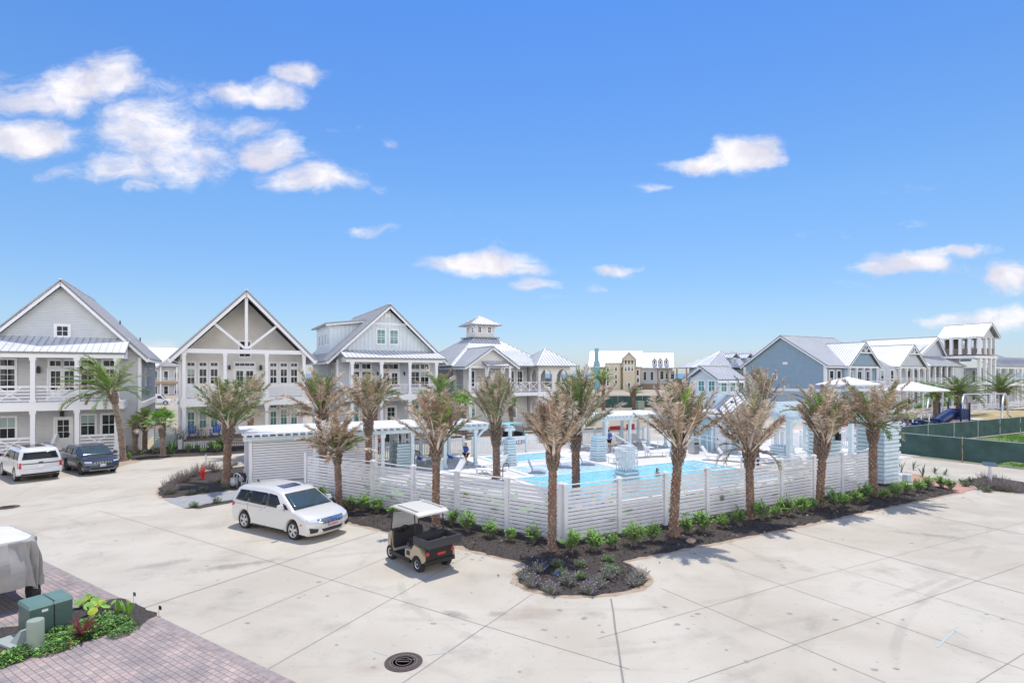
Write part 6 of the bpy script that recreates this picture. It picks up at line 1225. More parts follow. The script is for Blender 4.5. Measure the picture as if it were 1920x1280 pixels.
# garden shrubs near the houses and big-leaved plants inside the fence
for i, (x, y, s) in enumerate([(*(-25.47,43.57), 1.2), (*(-25.14,44.16), 1.0), (*(-24.03,44.47), 1.5), (*(-23.80,45.41), 1.7), (*(-23.12,43.57), 1.1), (*(-27.56,39.80), .9), (*(-23.97,42.99), .8)]): shrub(HV[i % 6], x, y, s, i, 'garden shrub in front of the taupe house porch, %s from the left' % ORD[i], 'garden shrubs by the taupe house')
def small_tree(label, x, y, h, r, seed, name='garden_tree', leaf=('lf3', 'ylw', 'lf3')):
    rnd = random.Random(seed); t = T(name, label, 'tree', (x, y, 0)); b = MB(); b.tube([(0, 0, 0), (.05, 0, h * .5), (0, .05, h * .9)], .05, 6, .02)
    for k in range(9): a = k * 2.4; b.bar((.03, 0, h * (.4 + .05 * k)), (math.cos(a) * r * .8, math.sin(a) * r * .8, h * (.65 + .04 * k)), .02)
    t.part('trunk', b, M['twig']); b = MB()
    for i in range(360):
        a = rnd.uniform(0, 6.28); q = rnd.random() ** .5; zz = rnd.uniform(.45, 1.05); p = Vector((math.cos(a) * r * q, math.sin(a) * r * q, h * zz)); 
        if math.sin(p.x * 5 + seed) * math.cos(p.z * 4) < -.25: continue
        d = Vector((rnd.gauss(0, 1), rnd.gauss(0, 1), rnd.gauss(0, .7))).normalized(); leafstrip(b, p, d, .14, .06, d.cross(Vector((.1, .1, 1))).normalized(), .4, rnd.randrange(3))
    t.part('crown', b, [M[k] for k in leaf])
small_tree('small pale sapling in front of the blue porch chairs', -26.0, 46.3, 1.9, .7, 3)
small_tree('dark bushy shrub tree between the first two houses', -26.9, 45.3, 1.8, .75, 4, 'bush_tree', ('lf2', 'lf2', 'pg'))
small_tree('leafy shrub tree behind the long arbour near the cupola house', -5.5, 54.5, 2.2, 1.6, 5, 'bush_tree', ('lf2', 'lf3', 'pg')); small_tree('leafy shrub tree left of it behind the arbour', -9.8, 51.5, 1.8, 1.2, 6, 'bush_tree', ('lf2', 'lf3', 'ylw'))
for i, (u, v) in enumerate([(88.5, 45.2), (92, 45.4), (96, 45.4), (100, 45.6), (85, 44.8), (104, 45.8)]): x, y, _ = S(u, v); shrub(HV[i % 5], x, y, 3.0, i, 'broad green shrub in front of the pale row houses, %s from the left' % ORD[i], 'shrubs by the row houses', z=0)
def bigleaf(label, x, y, s, seed):
    rnd = random.Random(seed); b = MB()
    for i in range(9):
        a = i * 2.4; el = R(rnd.uniform(25, 75)); q = Vector((math.cos(a) * math.cos(el), math.sin(a) * math.cos(el), math.sin(el))) * s * rnd.uniform(.6, 1); b.m = 1; b.bar((0, 0, 0), q, .02, .02); b.m = 0
        d = (q.normalized() + Vector((0, 0, -.5))).normalized(); sd = d.cross(Vector((0, 0, 1))).normalized(); r = .2 * s
        b.face([q - d * r * .3, q + sd * r * .8 + d * r * .2, q + sd * r * .6 + d * r, q + d * r * 1.9, q - sd * r * .6 + d * r, q - sd * r * .8 + d * r * .2])
    one('elephant_ear', label, 'plant', b, [M['lf1'], M['lf2']], loc=(x, y, .02), group='big-leaved plants inside the fence')
eu = Vector((17.26, 9.46, 0)).normalized(); el_ = Vector((-12.51, 8.06, 0)).normalized()
for i, k in enumerate([1.6, 3.2, 4.6, 7.2, 8.8, 10.4]): p = Vector((*CN, 0)) + el_ * k + Vector((.54, .84, 0)) * .75; bigleaf('big-leaved plant just inside the left fence wing, %s from the corner' % ORD[i], p.x, p.y, 1.2, i)
for i, k in enumerate([2.5, 5.6, 7.4, 9.6, 12.2, 14.6, 16.2]): p = Vector((*CN, 0)) + eu * k + Vector((-.48, .88, 0)) * .75; bigleaf('big-leaved plant just inside the right fence wing, %s from the corner' % ORD[i], p.x, p.y, 1.1, 20 + i)
# scrub on the far shore
b = MB(); rnd = random.Random(5)
for i in range(5200):
    x = rnd.uniform(-260, 420); y = rnd.uniform(260, 560); s = rnd.uniform(1.2, 3.2); p = Vector((x, y, 0)); h = rnd.uniform(.5, 1.5)
    for k in range(3): a = rnd.uniform(0, 3.14); d = Vector((math.cos(a), math.sin(a), 0)) * s; b.m = rnd.randrange(2); b.face([p - d, p + d, p + d * .6 + Vector((0, 0, h)), p - d * .5 + Vector((0, 0, h * 1.2))])
one('scrub', 'low dune scrub on the far shore', 'scrub', b, [M['lf3'], mat('scrub', (.16, .17, .09), .9, var=.3)], kind='stuff')

# bark chips over the near beds, grass tufts on the lot
def in_poly(x, y, P):
    c = False; j = len(P) - 1
    for i in range(len(P)):
        if (P[i][1] > y) != (P[j][1] > y) and x < (P[j][0] - P[i][0]) * (y - P[i][1]) / (P[j][1] - P[i][1]) + P[i][0]: c = not c
        j = i
    return c
spill = offset(bed, .9); b = MB(); rnd = random.Random(12); k = 0
while k < 15000:
    x, y = rnd.uniform(-12, 26), rnd.uniform(15, 36)
    if not in_poly(x, y, bed) and (rnd.random() > .012 or not in_poly(x, y, spill)): continue
    u, v = x * CA + y * SA, -x * SA + y * CA
    if v > 19.5 and u > 14: continue
    k += 1; s = rnd.uniform(.012, .05); a = rnd.uniform(0, 3.14); p = Vector((x, y, .016)); d = Vector((math.cos(a), math.sin(a), rnd.gauss(0, .35))) * s; e = Vector((-math.sin(a), math.cos(a), rnd.gauss(0, .35))) * s * .4; p.z += abs(d.z) + abs(e.z); b.m = 0 if rnd.random() < .5 else (1 if rnd.random() < .9 else 2); b.face([p - d - e, p + d - e, p + d + e, p - d + e])
one('bark_chips', 'bark chips scattered over the main mulch bed', 'bark chips', b, [mat('chip dark', (.03, .022, .018), .9), mat('chip brown', (.11, .07, .05), .9), mat('chip pale', (.34, .27, .2), .9)], kind='stuff')
b = MB(); rnd = random.Random(13)
for i in range(9000):
    u, v = rnd.uniform(46.9, 75), rnd.uniform(8, 25); x, y, _ = S(u, v); h = rnd.uniform(.08, .28)
    if math.sin(u * .8) * math.cos(v * .9) + rnd.random() < .1: continue
    for q in range(3): a = rnd.uniform(0, 6.28); p = Vector((x + rnd.gauss(0, .08), y + rnd.gauss(0, .08), 0)); d = Vector((math.cos(a), math.sin(a), 0)) * .03; b.m = rnd.randrange(2); b.face([p - d, p + d, p + Vector((rnd.gauss(0, .06), rnd.gauss(0, .06), h))])
one('grass_tufts', 'grass tufts on the fenced lot at the right', 'grass', b, [M['lf1'], M['pg']], kind='stuff')

# ------------------------------------------------------------------ vehicles
def paint(name, col, rough=.28, metal=0): return mat(name, col, rough, metal=metal, coat=.6)
CP = dict(pearl=paint('pearl white paint', (.64, .625, .58)), white=paint('white car paint', (.66, .66, .66)), slate=paint('slate grey blue paint', (.055, .075, .115), .25, .4), red=paint('dark red paint', (.28, .015, .02)), tan=paint('champagne paint', (.42, .35, .24), .35, .3))
GL = mat('car glass', (.012, .014, .016), .04, spec=.35); GLW = mat('windscreen glass', (.05, .075, .085), .04, spec=.5); CHR = mat('chrome', (.75, .77, .8), .15, metal=1); RIM = mat('alloy rim', (.62, .63, .65), .3, metal=.8); LAMP = mat('clear lamp', (.62, .66, .70), .08, spec=.8); TAIL = mat('tail lamp red', (.45, .02, .02), .15, coat=.5); PLAS = mat('black plastic', (.02, .02, .022), .55); AMB = mat('amber marker', (.7, .18, .03), .3); PLATE = mat('pink number plate', (.62, .42, .44), .5); PLATEW = mat('white number plate', (.75, .75, .76), .5); INK = mat('plate ink', (.10, .08, .22), .6)
def text_mesh(s, size, ext=.002):
    cu = bpy.data.curves.new('lettering', 'FONT'); cu.body = s; cu.size = size; cu.extrude = ext; cu.align_x = 'CENTER'; cu.align_y = 'CENTER'; o = bpy.data.objects.new('tmp', cu); COL.objects.link(o); bpy.context.view_layer.update(); me = bpy.data.meshes.new_from_object(o.evaluated_get(bpy.context.evaluated_depsgraph_get())); bpy.data.objects.remove(o); return me
def car(label, pos, rot, sp, pm, cat='car', name='parked_car', plate=None, group=None):
    t = T(name, label, cat, (*pos, 0), rot, group=group); W = sp['W'] / 2; belt = sp['belt']; H = sp['H']; rw = sp.get('rw', .76); pc = sp.get('pc', .16); L2 = sp['L'] / 2
    def hw(z): return W * (1 - .03 * abs(z - .62) / .5) if z <= belt + .001 else W * (.975 + (rw - .975) * (z - belt) / (H - belt))
    def pl(x, yf): k = max(0, min(1, (abs(x) - L2 * .45) / (L2 * .55))); return x - math.copysign(pc * abs(yf) ** 3.2 * k * k, x)
    def pt(x, yf, z, out=0): return (pl(x, yf), yf * hw(z) + math.copysign(out, yf), z)
    def shell(outline, insets, nosh=()):
        b = MB(); n = len(outline); V2 = [Vector(p) for p in outline]; nor = []
        for i in range(n):
            a, c, d = V2[i - 1], V2[i], V2[(i + 1) % n]; e1 = (c - a).normalized(); e2 = (d - c).normalized(); m = Vector((-(e1.y + e2.y), e1.x + e2.x)); nor.append(m.normalized() if m.length > 1e-6 else Vector((0, 0)))
        ar = sum(V2[i].x * V2[(i + 1) % n].y - V2[(i + 1) % n].x * V2[i].y for i in range(n)); sg = 1 if ar > 0 else -1
        ys = [-1, -.965, -.9, -.62, -.3, 0, .3, .62, .9, .965, 1]; ins = [insets[0], insets[1], insets[2], 0, 0, 0, 0, 0, insets[2], insets[1], insets[0]]
        for y, q in zip(ys, ins):
            for i, p in enumerate(V2): r = p + nor[i] * (q * sg) if i not in nosh else p; b.v.append(pt(r.x, y, r.y))
        for k in range(len(ys) - 1):
            for i in range(n): j = (i + 1) % n; b.f.append((k * n + i, k * n + j, (k + 1) * n + j, (k + 1) * n + i)); b.mi.append(0)
        from mathutils.geometry import tessellate_polygon
        for k in (0, len(ys) - 1):
            for tr in tessellate_polygon([[Vector((b.v[k * n + i][0], 0, b.v[k * n + i][2])) for i in range(n)]]): b.f.append(tuple(k * n + i for i in tr)); b.mi.append(0)
        return b
    wb, wr, ar = sp['wb'] / 2, sp['wr'], sp['wr'] + .055; z0 = sp.get('sill', .24)
    def arc(cx):  # travelling from front to back along the sill
        return [(cx + ar * math.cos(a), wr + ar * math.sin(a)) for a in [math.pi * k / 12 for k in range(13)] if wr + ar * math.sin(a) > z0]
    low = list(sp['rear']) + list(sp['top']) + list(sp['front'])          # rear bottom -> up -> hood -> front bottom
    low = low + [(wb + ar * math.cos(-.25), z0)] + arc(wb) + [(wb - ar * math.cos(-.25), z0), (-wb + ar * math.cos(-.25), z0)] + arc(-wb) + [(-wb - ar * math.cos(-.25), z0)]
    b = shell(low, (.055, .018, .004)); body = t.part('body', b, pm, smooth=32)
    b = MB(); q = W - .28; b.box(-L2 * .80, L2 * .80, -q, q, .22, .72); t.part('underbody', b, PLAS)
    g = sp['gh']; b = shell(g, (.07, .025, .006)); cabin = t.part('cabin', b, pm, smooth=32)
    def patch(fn, c00, c10, c11, c01, nu=6, nv=4, mat_=None, name='window', parent=None):
        b = MB(); G = []
        for j in range(nv + 1):
            v = j / nv; row = []
            for i in range(nu + 1):
                u = i / nu; a = [(c00[k] * (1 - u) + c10[k] * u) * (1 - v) + (c01[k] * (1 - u) + c11[k] * u) * v for k in (0, 1)]; row.append(len(b.v)); b.v.append(tuple(fn(*a)))
            G.append(row)
        for j in range(nv):
            for i in range(nu): b.f.append((G[j][i], G[j][i + 1], G[j + 1][i + 1], G[j + 1][i])); b.mi.append(0)
        o = t.part(name, b, mat_ or GL, parent=parent, smooth=60); m = o.modifiers.new('thick', 'SOLIDIFY'); m.thickness = .008; m.offset = 0; return o
    for s in (-1, 1):
        patch(lambda x, z: pt(x, s, z, .004), *[(p[0], p[1]) for p in (sp['side'][0][0], sp['side'][2][1] if len(sp['side']) > 2 else sp['side'][-1][1], sp['side'][2][2] if len(sp['side']) > 2 else sp['side'][-1][2], sp['side'][0][3])], 8, 3, PLAS, 'window_surround', cabin)
        for w in sp['side']:
            patch(lambda x, z: pt(x, s, z, .010), *w[:4], mat_=GL, name='window', parent=cabin)
    def cross(i0, i1, w=.90, off=.012):                                    # glass lying on a slanted profile edge of the cabin
        a, c = Vector(g[i0]), Vector(g[i1]); n = Vector((-(c - a).y, (c - a).x)).normalized(); n = n if n.y > 0 else -n
        def fn(yf, s): p = a.lerp(c, s) + n * off; z = a.lerp(c, s).y; return (pl(p.x, yf), yf * hw(z), p.y)
        return fn
    f = cross(*sp['wind']); patch(f, (-.90, .04), (.90, .04), (.86, .93), (-.86, .93), 10, 5, GLW, 'windscreen', cabin)
    f = cross(*sp['back']); patch(f, (-.86, .08), (.86, .08), (.82, .86), (-.82, .86), 10, 4, GL, 'rear_window', cabin)
    ol = sp['rear'] + sp['top'] + sp['front']
    def xs(z, front):
        pts = (sp['top'][-1:] + sp['front']) if front else sp['rear'] + sp['top'][:1]; best = None
        for (xa, za), (xb, zb) in zip(pts, pts[1:]):
            if min(za, zb) <= z <= max(za, zb) and abs(zb - za) > 1e-5: best = xa + (xb - xa) * (z - za) / (zb - za)
        return best if best is not None else (max(p[0] for p in pts) if front else min(p[0] for p in pts))
    def fr(front, out=.012):
        def fn(yf, z): x = xs(z, front) + (out if front else -out); return (pl(x, yf), yf * hw(z), z)
        return fn
    for (nm, front, a, c, d, e, mm, par) in sp['face']: patch(fr(front), a, c, d, e, 8, 3, mm, nm, body)
    for (nm, a, c, d, e, mm) in sp['sidep']:
        for s in (-1, 1): patch(lambda x, z: pt(x, s, z, -.006), a, c, d, e, 4, 3, mm, nm, body)
    b = MB()
    for s in (-1, 1):
        for x in sp['seams']: b.bar(pt(x[0], s, x[1], .001), pt(x[2], s, x[3], .001), .008, .008)
    t.part('door_seam', b, PLAS, parent=body)
    for s in (-1, 1):
        for x in sp['handles']: b = MB(); p = pt(x, s, belt - .17, .012); b.bar((p[0] - .1, p[1], p[2]), (p[0] + .1, p[1], p[2]), .035, .035); t.part('handle', b, CHR if sp.get('chr') else pm, parent=body)
        x = sp['mirror']; p = Vector(pt(x, s, belt + .06, .0)); b = MB(); b.bar(p, p + Vector((0, s * .12, .02)), .05); b.solid([(p.x - .06, p.y + s * .08, p.z - .02), (p.x + .08, p.y + s * .08, p.z - .01), (p.x + .07, p.y + s * .30, p.z - .01), (p.x - .04, p.y + s * .30, p.z - .02)], [(p.x - .05, p.y + s * .08, p.z + .17), (p.x + .05, p.y + s * .08, p.z + .15), (p.x + .03, p.y + s * .29, p.z + .14), (p.x - .03, p.y + s * .29, p.z + .15)]); t.part('wing_mirror', b, sp.get('mir', pm))
    for sx in (-1, 1):
        for sy in (-1, 1):
            c = (sx * wb, sy * (W - .125), wr); b = MB(); w = .115
            b.lathe([(wr * .66, -w * .8), (wr * .93, -w), (wr, -w * .6), (wr, w * .6), (wr * .93, w), (wr * .66, w * .8)], 28, c, 'y'); wh = t.part('wheel', b, M['black'], smooth=40)
            b = MB(); o = sy * (w * .55); R_ = wr * .69; b.lathe([(R_, o - sy * .12), (R_, o + sy * .04), (R_ * .92, o + sy * .035), (R_ * .90, o - sy * .05)], 24, c, 'y')
            ns = sp.get('spokes', 5)
            for k in range(ns):
                a = 2 * math.pi * k / ns + .3; 
                for da in (-.12, .12): p = Vector((c[0] + R_ * .1 * math.cos(a), c[1] + o + sy * .02, c[2] + R_ * .1 * math.sin(a))); q_ = Vector((c[0] + R_ * .92 * math.cos(a + da * sp.get('spw', 1)), c[1] + o + sy * .015, c[2] + R_ * .92 * math.sin(a + da * sp.get('spw', 1)))); b.bar(p, q_, .05, .03, up=(0, 1, 0))
            b.lathe([(.001, o + sy * .04), (R_ * .2, o + sy * .035), (R_ * .2, o - sy * .03)], 12, c, 'y'); t.part('rim', b, sp.get('rimm', RIM), parent=wh)
            b = MB(); b.lathe([(R_ * .9, o - sy * .06), (.001, o - sy * .065)], 20, c, 'y'); t.part('brake_disc', b, PLAS, parent=wh)
    if plate:
        txt, fm, pm2 = plate; x = xs(fm[1], fm[0]); b = MB(); sgn = 1 if fm[0] else -1; b.box(x + sgn * .012, x + sgn * .028, -.155, .155, fm[1] - .078, fm[1] + .078); p = t.part('number_plate', b, pm2)
        cu = text_mesh(txt, .105); o = bpy.data.objects.new('lettering', cu); COL.objects.link(o); o.parent = p; cu.materials.clear(); cu.materials.append(INK); o.location = (x + sgn * .031, 0, fm[1] - .008); o.rotation_euler = (R(90), 0, R(90) * sgn)
    return t, body, cabin, hw, pt
# minivan -----------------------------------------------------------
mv = dict(L=5.16, W=1.99, H=1.73, belt=1.06, wb=3.0, wr=.35, rw=.77, chr=True, mirror=.98, pc=.26, rear=[(-2.30, .24), (-2.50, .36), (-2.56, .62), (-2.54, .9)], top=[(-2.50, 1.06), (1.36, 1.08), (1.75, 1.02), (2.12, .93), (2.36, .84)],
          front=[(2.50, .70), (2.56, .5), (2.54, .34), (2.42, .22)], gh=[(-2.50, 1.0), (-2.42, 1.28), (-2.22, 1.58), (-1.9, 1.69), (-1.0, 1.735), (-.1, 1.73), (.38, 1.67), (.6, 1.60), (1.5, 1.05), (1.45, 1.0)],
          wind=(8, 7), back=(1, 2), side=[((-2.22, 1.12), (-1.38, 1.10), (-1.30, 1.54), (-1.98, 1.52)), ((-1.30, 1.10), (-.20, 1.09), (-.16, 1.55), (-1.22, 1.545)), ((-.10, 1.09), (.86, 1.08), (.42, 1.52), (-.06, 1.555)), ((.92, 1.08), (1.24, 1.08), (1.05, 1.22), (.86, 1.28))],
          face=[('grille', True, (-.52, .64), (.52, .64), (.60, .80), (-.60, .80), CHR, 0), ('grille', True, (-.44, .62), (.44, .62), (.40, .68), (-.40, .68), PLAS, 0), ('headlight', True, (-.92, .72), (-.60, .68), (-.60, .80), (-.96, .84), LAMP, 0), ('headlight', True, (.60, .68), (.92, .72), (.96, .84), (.60, .80), LAMP, 0),
                ('air_intake', True, (-.42, .34), (.42, .34), (.50, .46), (-.50, .46), PLAS, 0), ('fog_lamp', True, (-.90, .34), (-.66, .36), (-.62, .48), (-.93, .54), PLAS, 0), ('fog_lamp', True, (.66, .36), (.90, .34), (.93, .54), (.62, .48), PLAS, 0), ('tail_light', False, (-.96, .86), (-.62, .86), (-.62, 1.02), (-.96, 1.0), TAIL, 0), ('tail_light', False, (.62, .86), (.96, .86), (.96, 1.0), (.62, 1.02), TAIL, 0)],
          sidep=[('tail_light', (-2.46, .84), (-2.26, .92), (-2.24, 1.02), (-2.46, 1.03), TAIL), ('headlight', (1.98, .78), (2.28, .74), (2.26, .82), (2.02, .88), LAMP), ('marker_lamp', (2.04, .60), (2.18, .60), (2.18, .66), (2.04, .66), AMB), ('sill_strip', (-1.0, .25), (1.0, .25), (1.0, .31), (-1.0, .31), PLAS)],
          seams=[(-.15, .3, -.15, 1.06), (.98, .34, 1.0, 1.06), (-1.24, .62, -1.24, 1.06), (-2.2, .98, -.15, .99)], handles=[-.40, .05], spokes=5, spw=1.5)
vp, vr = [(-10.65,22.23),(-8.17,20.73)], 0
dvx = Vector((vp[1][0] - vp[0][0], vp[1][1] - vp[0][1], 0)).normalized(); nrm_ = Vector((-dvx.y, dvx.x, 0)); mid = Vector(((vp[0][0] + vp[1][0]) / 2, (vp[0][1] + vp[1][1]) / 2, 0)) + nrm_ * .9
t, body, cabin, hw, pt = car('pearl white minivan with a sunroof parked on the concrete before the left fence', mid.xy, math.atan2(dvx.y, dvx.x), mv, CP['pearl'], 'minivan', 'minivan', ('BLY 3KTN', (True, .56), PLATE))
b = MB(); b.solid([(-.20, -.40, 1.735), (.22, -.40, 1.705), (.22, .40, 1.705), (-.20, .40, 1.735)], [(-.20, -.40, 1.755), (.22, -.40, 1.722), (.22, .40, 1.722), (-.20, .40, 1.755)]); t.part('sunroof', b, mat('sunroof glass', (.02, .035, .12), .08, spec=.8), parent=cabin)
b = MB(); b.solid([(-2.05, -.02, 1.67), (-1.85, -.02, 1.69), (-1.85, .02, 1.69), (-2.05, .02, 1.67)], [(-2.03, -.008, 1.76), (-1.97, -.008, 1.75), (-1.97, .008, 1.75), (-2.03, .008, 1.76)]); t.part('antenna_fin', b, PLAS, parent=cabin)
b = MB(); b.box(2.43, 2.45, -.07, .07, .70, .78); b.tube([(1.4, -.7, 1.11), (1.25, -.1, 1.19)], .012, 5); b.tube([(1.45, .05, 1.1), (1.28, .65, 1.18)], .012, 5); t.part('badge', b, CHR, parent=body)
# white full-size SUV -------------------------------------------------
sv = dict(L=5.3, W=2.03, H=1.9, belt=1.18, wb=3.11, wr=.40, rw=.82, mirror=1.15, pc=.12, sill=.32, rear=[(-2.42, .36), (-2.62, .46), (-2.66, .7), (-2.60, .78), (-2.60, 1.0)], top=[(-2.57, 1.18), (1.3, 1.2), (1.7, 1.16), (2.35, 1.08), (2.52, 1.0)],
          front=[(2.62, .8), (2.64, .5), (2.5, .34)], gh=[(-2.57, 1.1), (-2.54, 1.24), (-2.36, 1.74), (-2.25, 1.83), (-1.9, 1.885), (-.8, 1.905), (.1, 1.88), (.45, 1.80), (1.28, 1.19), (1.2, 1.1)],
          wind=(8, 7), back=(1, 2), side=[((-2.36, 1.26), (-1.55, 1.24), (-1.5, 1.70), (-2.22, 1.70)), ((-1.38, 1.24), (-.38, 1.23), (-.36, 1.72), (-1.34, 1.70)), ((-.28, 1.23), (.78, 1.22), (.36, 1.66), (-.26, 1.72))],
          face=[('tail_light', False, (-.97, .80), (-.86, .80), (-.86, 1.12), (-.97, 1.12), TAIL, 0), ('tail_light', False, (.86, .80), (.97, .80), (.97, 1.12), (.86, 1.12), TAIL, 0), ('trim_strip', False, (-.84, 1.02), (.84, 1.02), (.84, 1.07), (-.84, 1.07), PLAS, 0), ('bumper', False, (-.9, .40), (.9, .40), (.85, .50), (-.85, .50), PLAS, 0),
                ('number_plate', False, (-.13, .80), (.13, .80), (.13, .92), (-.13, .92), PLATEW, 0), ('grille', True, (-.6, .7), (.6, .7), (.6, .95), (-.6, .95), CHR, 0), ('headlight', True, (-.92, .8), (-.62, .8), (-.62, .98), (-.92, .98), LAMP, 0), ('headlight', True, (.62, .8), (.92, .8), (.92, .98), (.62, .98), LAMP, 0)],
          sidep=[('tail_light', (-2.56, .82), (-2.44, .82), (-2.42, 1.12), (-2.55, 1.12), TAIL), ('running_board', (-1.05, .34), (1.05, .34), (1.05, .42), (-1.05, .42), PLAS)],
          seams=[(-.33, .4, -.33, 1.18), (.95, .4, .95, 1.18), (-1.45, .8, -1.42, 1.18)], handles=[-.9, .15], spokes=6, mir=PLAS, rimm=RIM)
a_ = math.atan2(.61, -.79); h_ = Vector((math.cos(a_), math.sin(a_), 0)); ln = Vector((-h_.y, h_.x, 0)); w_ = Vector((*(-28.54,31.92), 0)); c_ = w_ + h_ * 1.555 - ln * .9
t, body, cabin, hw, pt = car('big white SUV parked tail-out at the far left, before the grey shake house', c_.xy, a_, sv, CP['white'], 'car', 'parked_car')
b = MB()
for s in (-1, 1): b.tube([(-2.0, s * .78, 1.90), (-1.8, s * .78, 1.96), (.0, s * .76, 1.95), (.25, s * .76, 1.88)], .02, 6)
t.part('roof_rail', b, PLAS, parent=cabin); b = MB(); b.box(-1.5, .0, -.45, .45, 1.9, 1.915); t.part('sunroof', b, GL, parent=cabin); b = MB(); b.box(-2.625, -2.60, -.1, .1, 1.085, 1.135); t.part('badge', b, M['navy'], parent=body)
# dark compact SUV ----------------------------------------------------
ds = dict(L=4.63, W=1.86, H=1.68, belt=1.05, wb=2.71, wr=.36, rw=.80, mirror=.92, pc=.24, sill=.3, rear=[(-2.05, .34), (-2.2, .5), (-2.24, .75), (-2.2, .95)], top=[(-2.16, 1.05), (1.2, 1.08), (1.6, 1.04), (2.05, .95), (2.2, .88)],
          front=[(2.28, .74), (2.30, .52), (2.26, .36), (2.12, .26)], gh=[(-2.16, 1.0), (-2.1, 1.15), (-1.85, 1.52), (-1.6, 1.61), (-.8, 1.66), (0, 1.655), (.35, 1.60), (.5, 1.55), (1.22, 1.07), (1.15, 1.0)],
          wind=(8, 7), back=(1, 2), side=[((-1.95, 1.16), (-1.25, 1.13), (-1.2, 1.50), (-1.7, 1.48)), ((-1.18, 1.12), (-.22, 1.11), (-.2, 1.53), (-1.1, 1.51)), ((-.15, 1.11), (.78, 1.10), (.42, 1.48), (-.12, 1.535))],
          face=[('headlight', True, (-.96, .78), (-.60, .76), (-.60, .84), (-.96, .86), LAMP, 0), ('headlight', True, (.60, .76), (.96, .78), (.96, .86), (.60, .84), LAMP, 0), ('air_intake', True, (-.6, .36), (.6, .36), (.66, .46), (-.66, .46), PLAS, 0), ('grille', True, (-.52, .70), (.52, .70), (.52, .83), (-.52, .83), PLAS, 0), ('fog_lamp', True, (-.9, .5), (-.7, .5), (-.7, .58), (-.9, .6), PLAS, 0), ('fog_lamp', True, (.7, .5), (.9, .5), (.9, .6), (.7, .58), PLAS, 0), ('skid_plate', True, (-.7, .27), (.7, .27), (.7, .33), (-.7, .33), M['steel'], 0), ('tail_light', False, (-.95, .9), (-.7, .9), (-.7, 1.02), (-.95, 1.02), TAIL, 0), ('tail_light', False, (.7, .9), (.95, .9), (.95, 1.02), (.7, 1.02), TAIL, 0)],
          sidep=[('sill_strip', (-.9, .31), (.9, .31), (.9, .42), (-.9, .42), PLAS)], seams=[(-.18, .4, -.18, 1.05), (.9, .4, .9, 1.05), (-1.1, .7, -1.15, 1.05)], handles=[-.8, .1], spokes=5, rimm=mat('dark rim', (.06, .06, .065), .4, metal=.6))
a_ = math.atan2(-.6, .8); h_ = Vector((math.cos(a_), math.sin(a_), 0)); ln = Vector((-h_.y, h_.x, 0)); w_ = Vector((*(-26.33,33.94), 0)); c_ = w_ - h_ * 1.355 + ln * .82
t, body, cabin, hw, pt = car('dark slate-blue SUV with a seven-slot grille parked beside the windswept palm', c_.xy, a_, ds, CP['slate'], 'car', 'parked_car', ('KFR 2208', (True, .60), PLATEW))
b = MB()
for k in range(7): y = -.42 + k * .14; b.box(2.275, 2.30, y - .045, y + .045, .705, .825)
t.part('grille_slots', b, CHR, parent=body)
b = MB()
for s in (-1, 1): b.tube([(-1.6, s * .72, 1.60), (-1.4, s * .72, 1.69), (.0, s * .70, 1.69), (.2, s * .70, 1.64)], .018, 6)
t.part('roof_rail', b, M['steel'], parent=cabin)
# red pickup behind the arbour ---------------------------------------
rp = dict(sv); rp['gh'] = [(-.75, 1.1), (-.72, 1.24), (-.55, 1.74), (-.45, 1.80), (-.3, 1.86), (.0, 1.88), (.3, 1.86), (.55, 1.80), (1.28, 1.19), (1.2, 1.1)]; rp['side'] = [((-.6, 1.24), (.0, 1.23), (.0, 1.7), (-.5, 1.68)), ((.08, 1.23), (.85, 1.22), (.5, 1.66), (.08, 1.7))]
t, *_ = car('dark red pickup truck parked on the road behind the long arbour', S(9.3, 43.6)[:2], A + R(180), rp, CP['red'], 'truck', 'pickup_truck')
# white van and truck far left ---------------------------------------
wv = dict(sv); wv['H'] = 2.2; wv['gh'] = [(-2.57, 1.1), (-2.56, 1.24), (-2.5, 2.0), (-2.4, 2.14), (-1.9, 2.19), (-.8, 2.2), (.3, 2.17), (.75, 2.05), (1.6, 1.25), (1.5, 1.1)]; wv['side'] = [((.2, 1.3), (1.1, 1.28), (.75, 1.85), (.2, 1.85))]
t, *_ = car('white cargo van in the distant lot between the first two houses', S(-9.6, 129)[:2], A, wv, CP['white'], 'van', 'cargo_van')
t, *_ = car('white pickup truck nose to tail with the distant van', S(-4.0, 128.6)[:2], A, rp, CP['white'], 'truck', 'pickup_truck')
t, *_ = car('dark grey SUV outside the ochre house', (45.2, 202), R(200), sv, CP['slate'], 'car', 'parked_car')
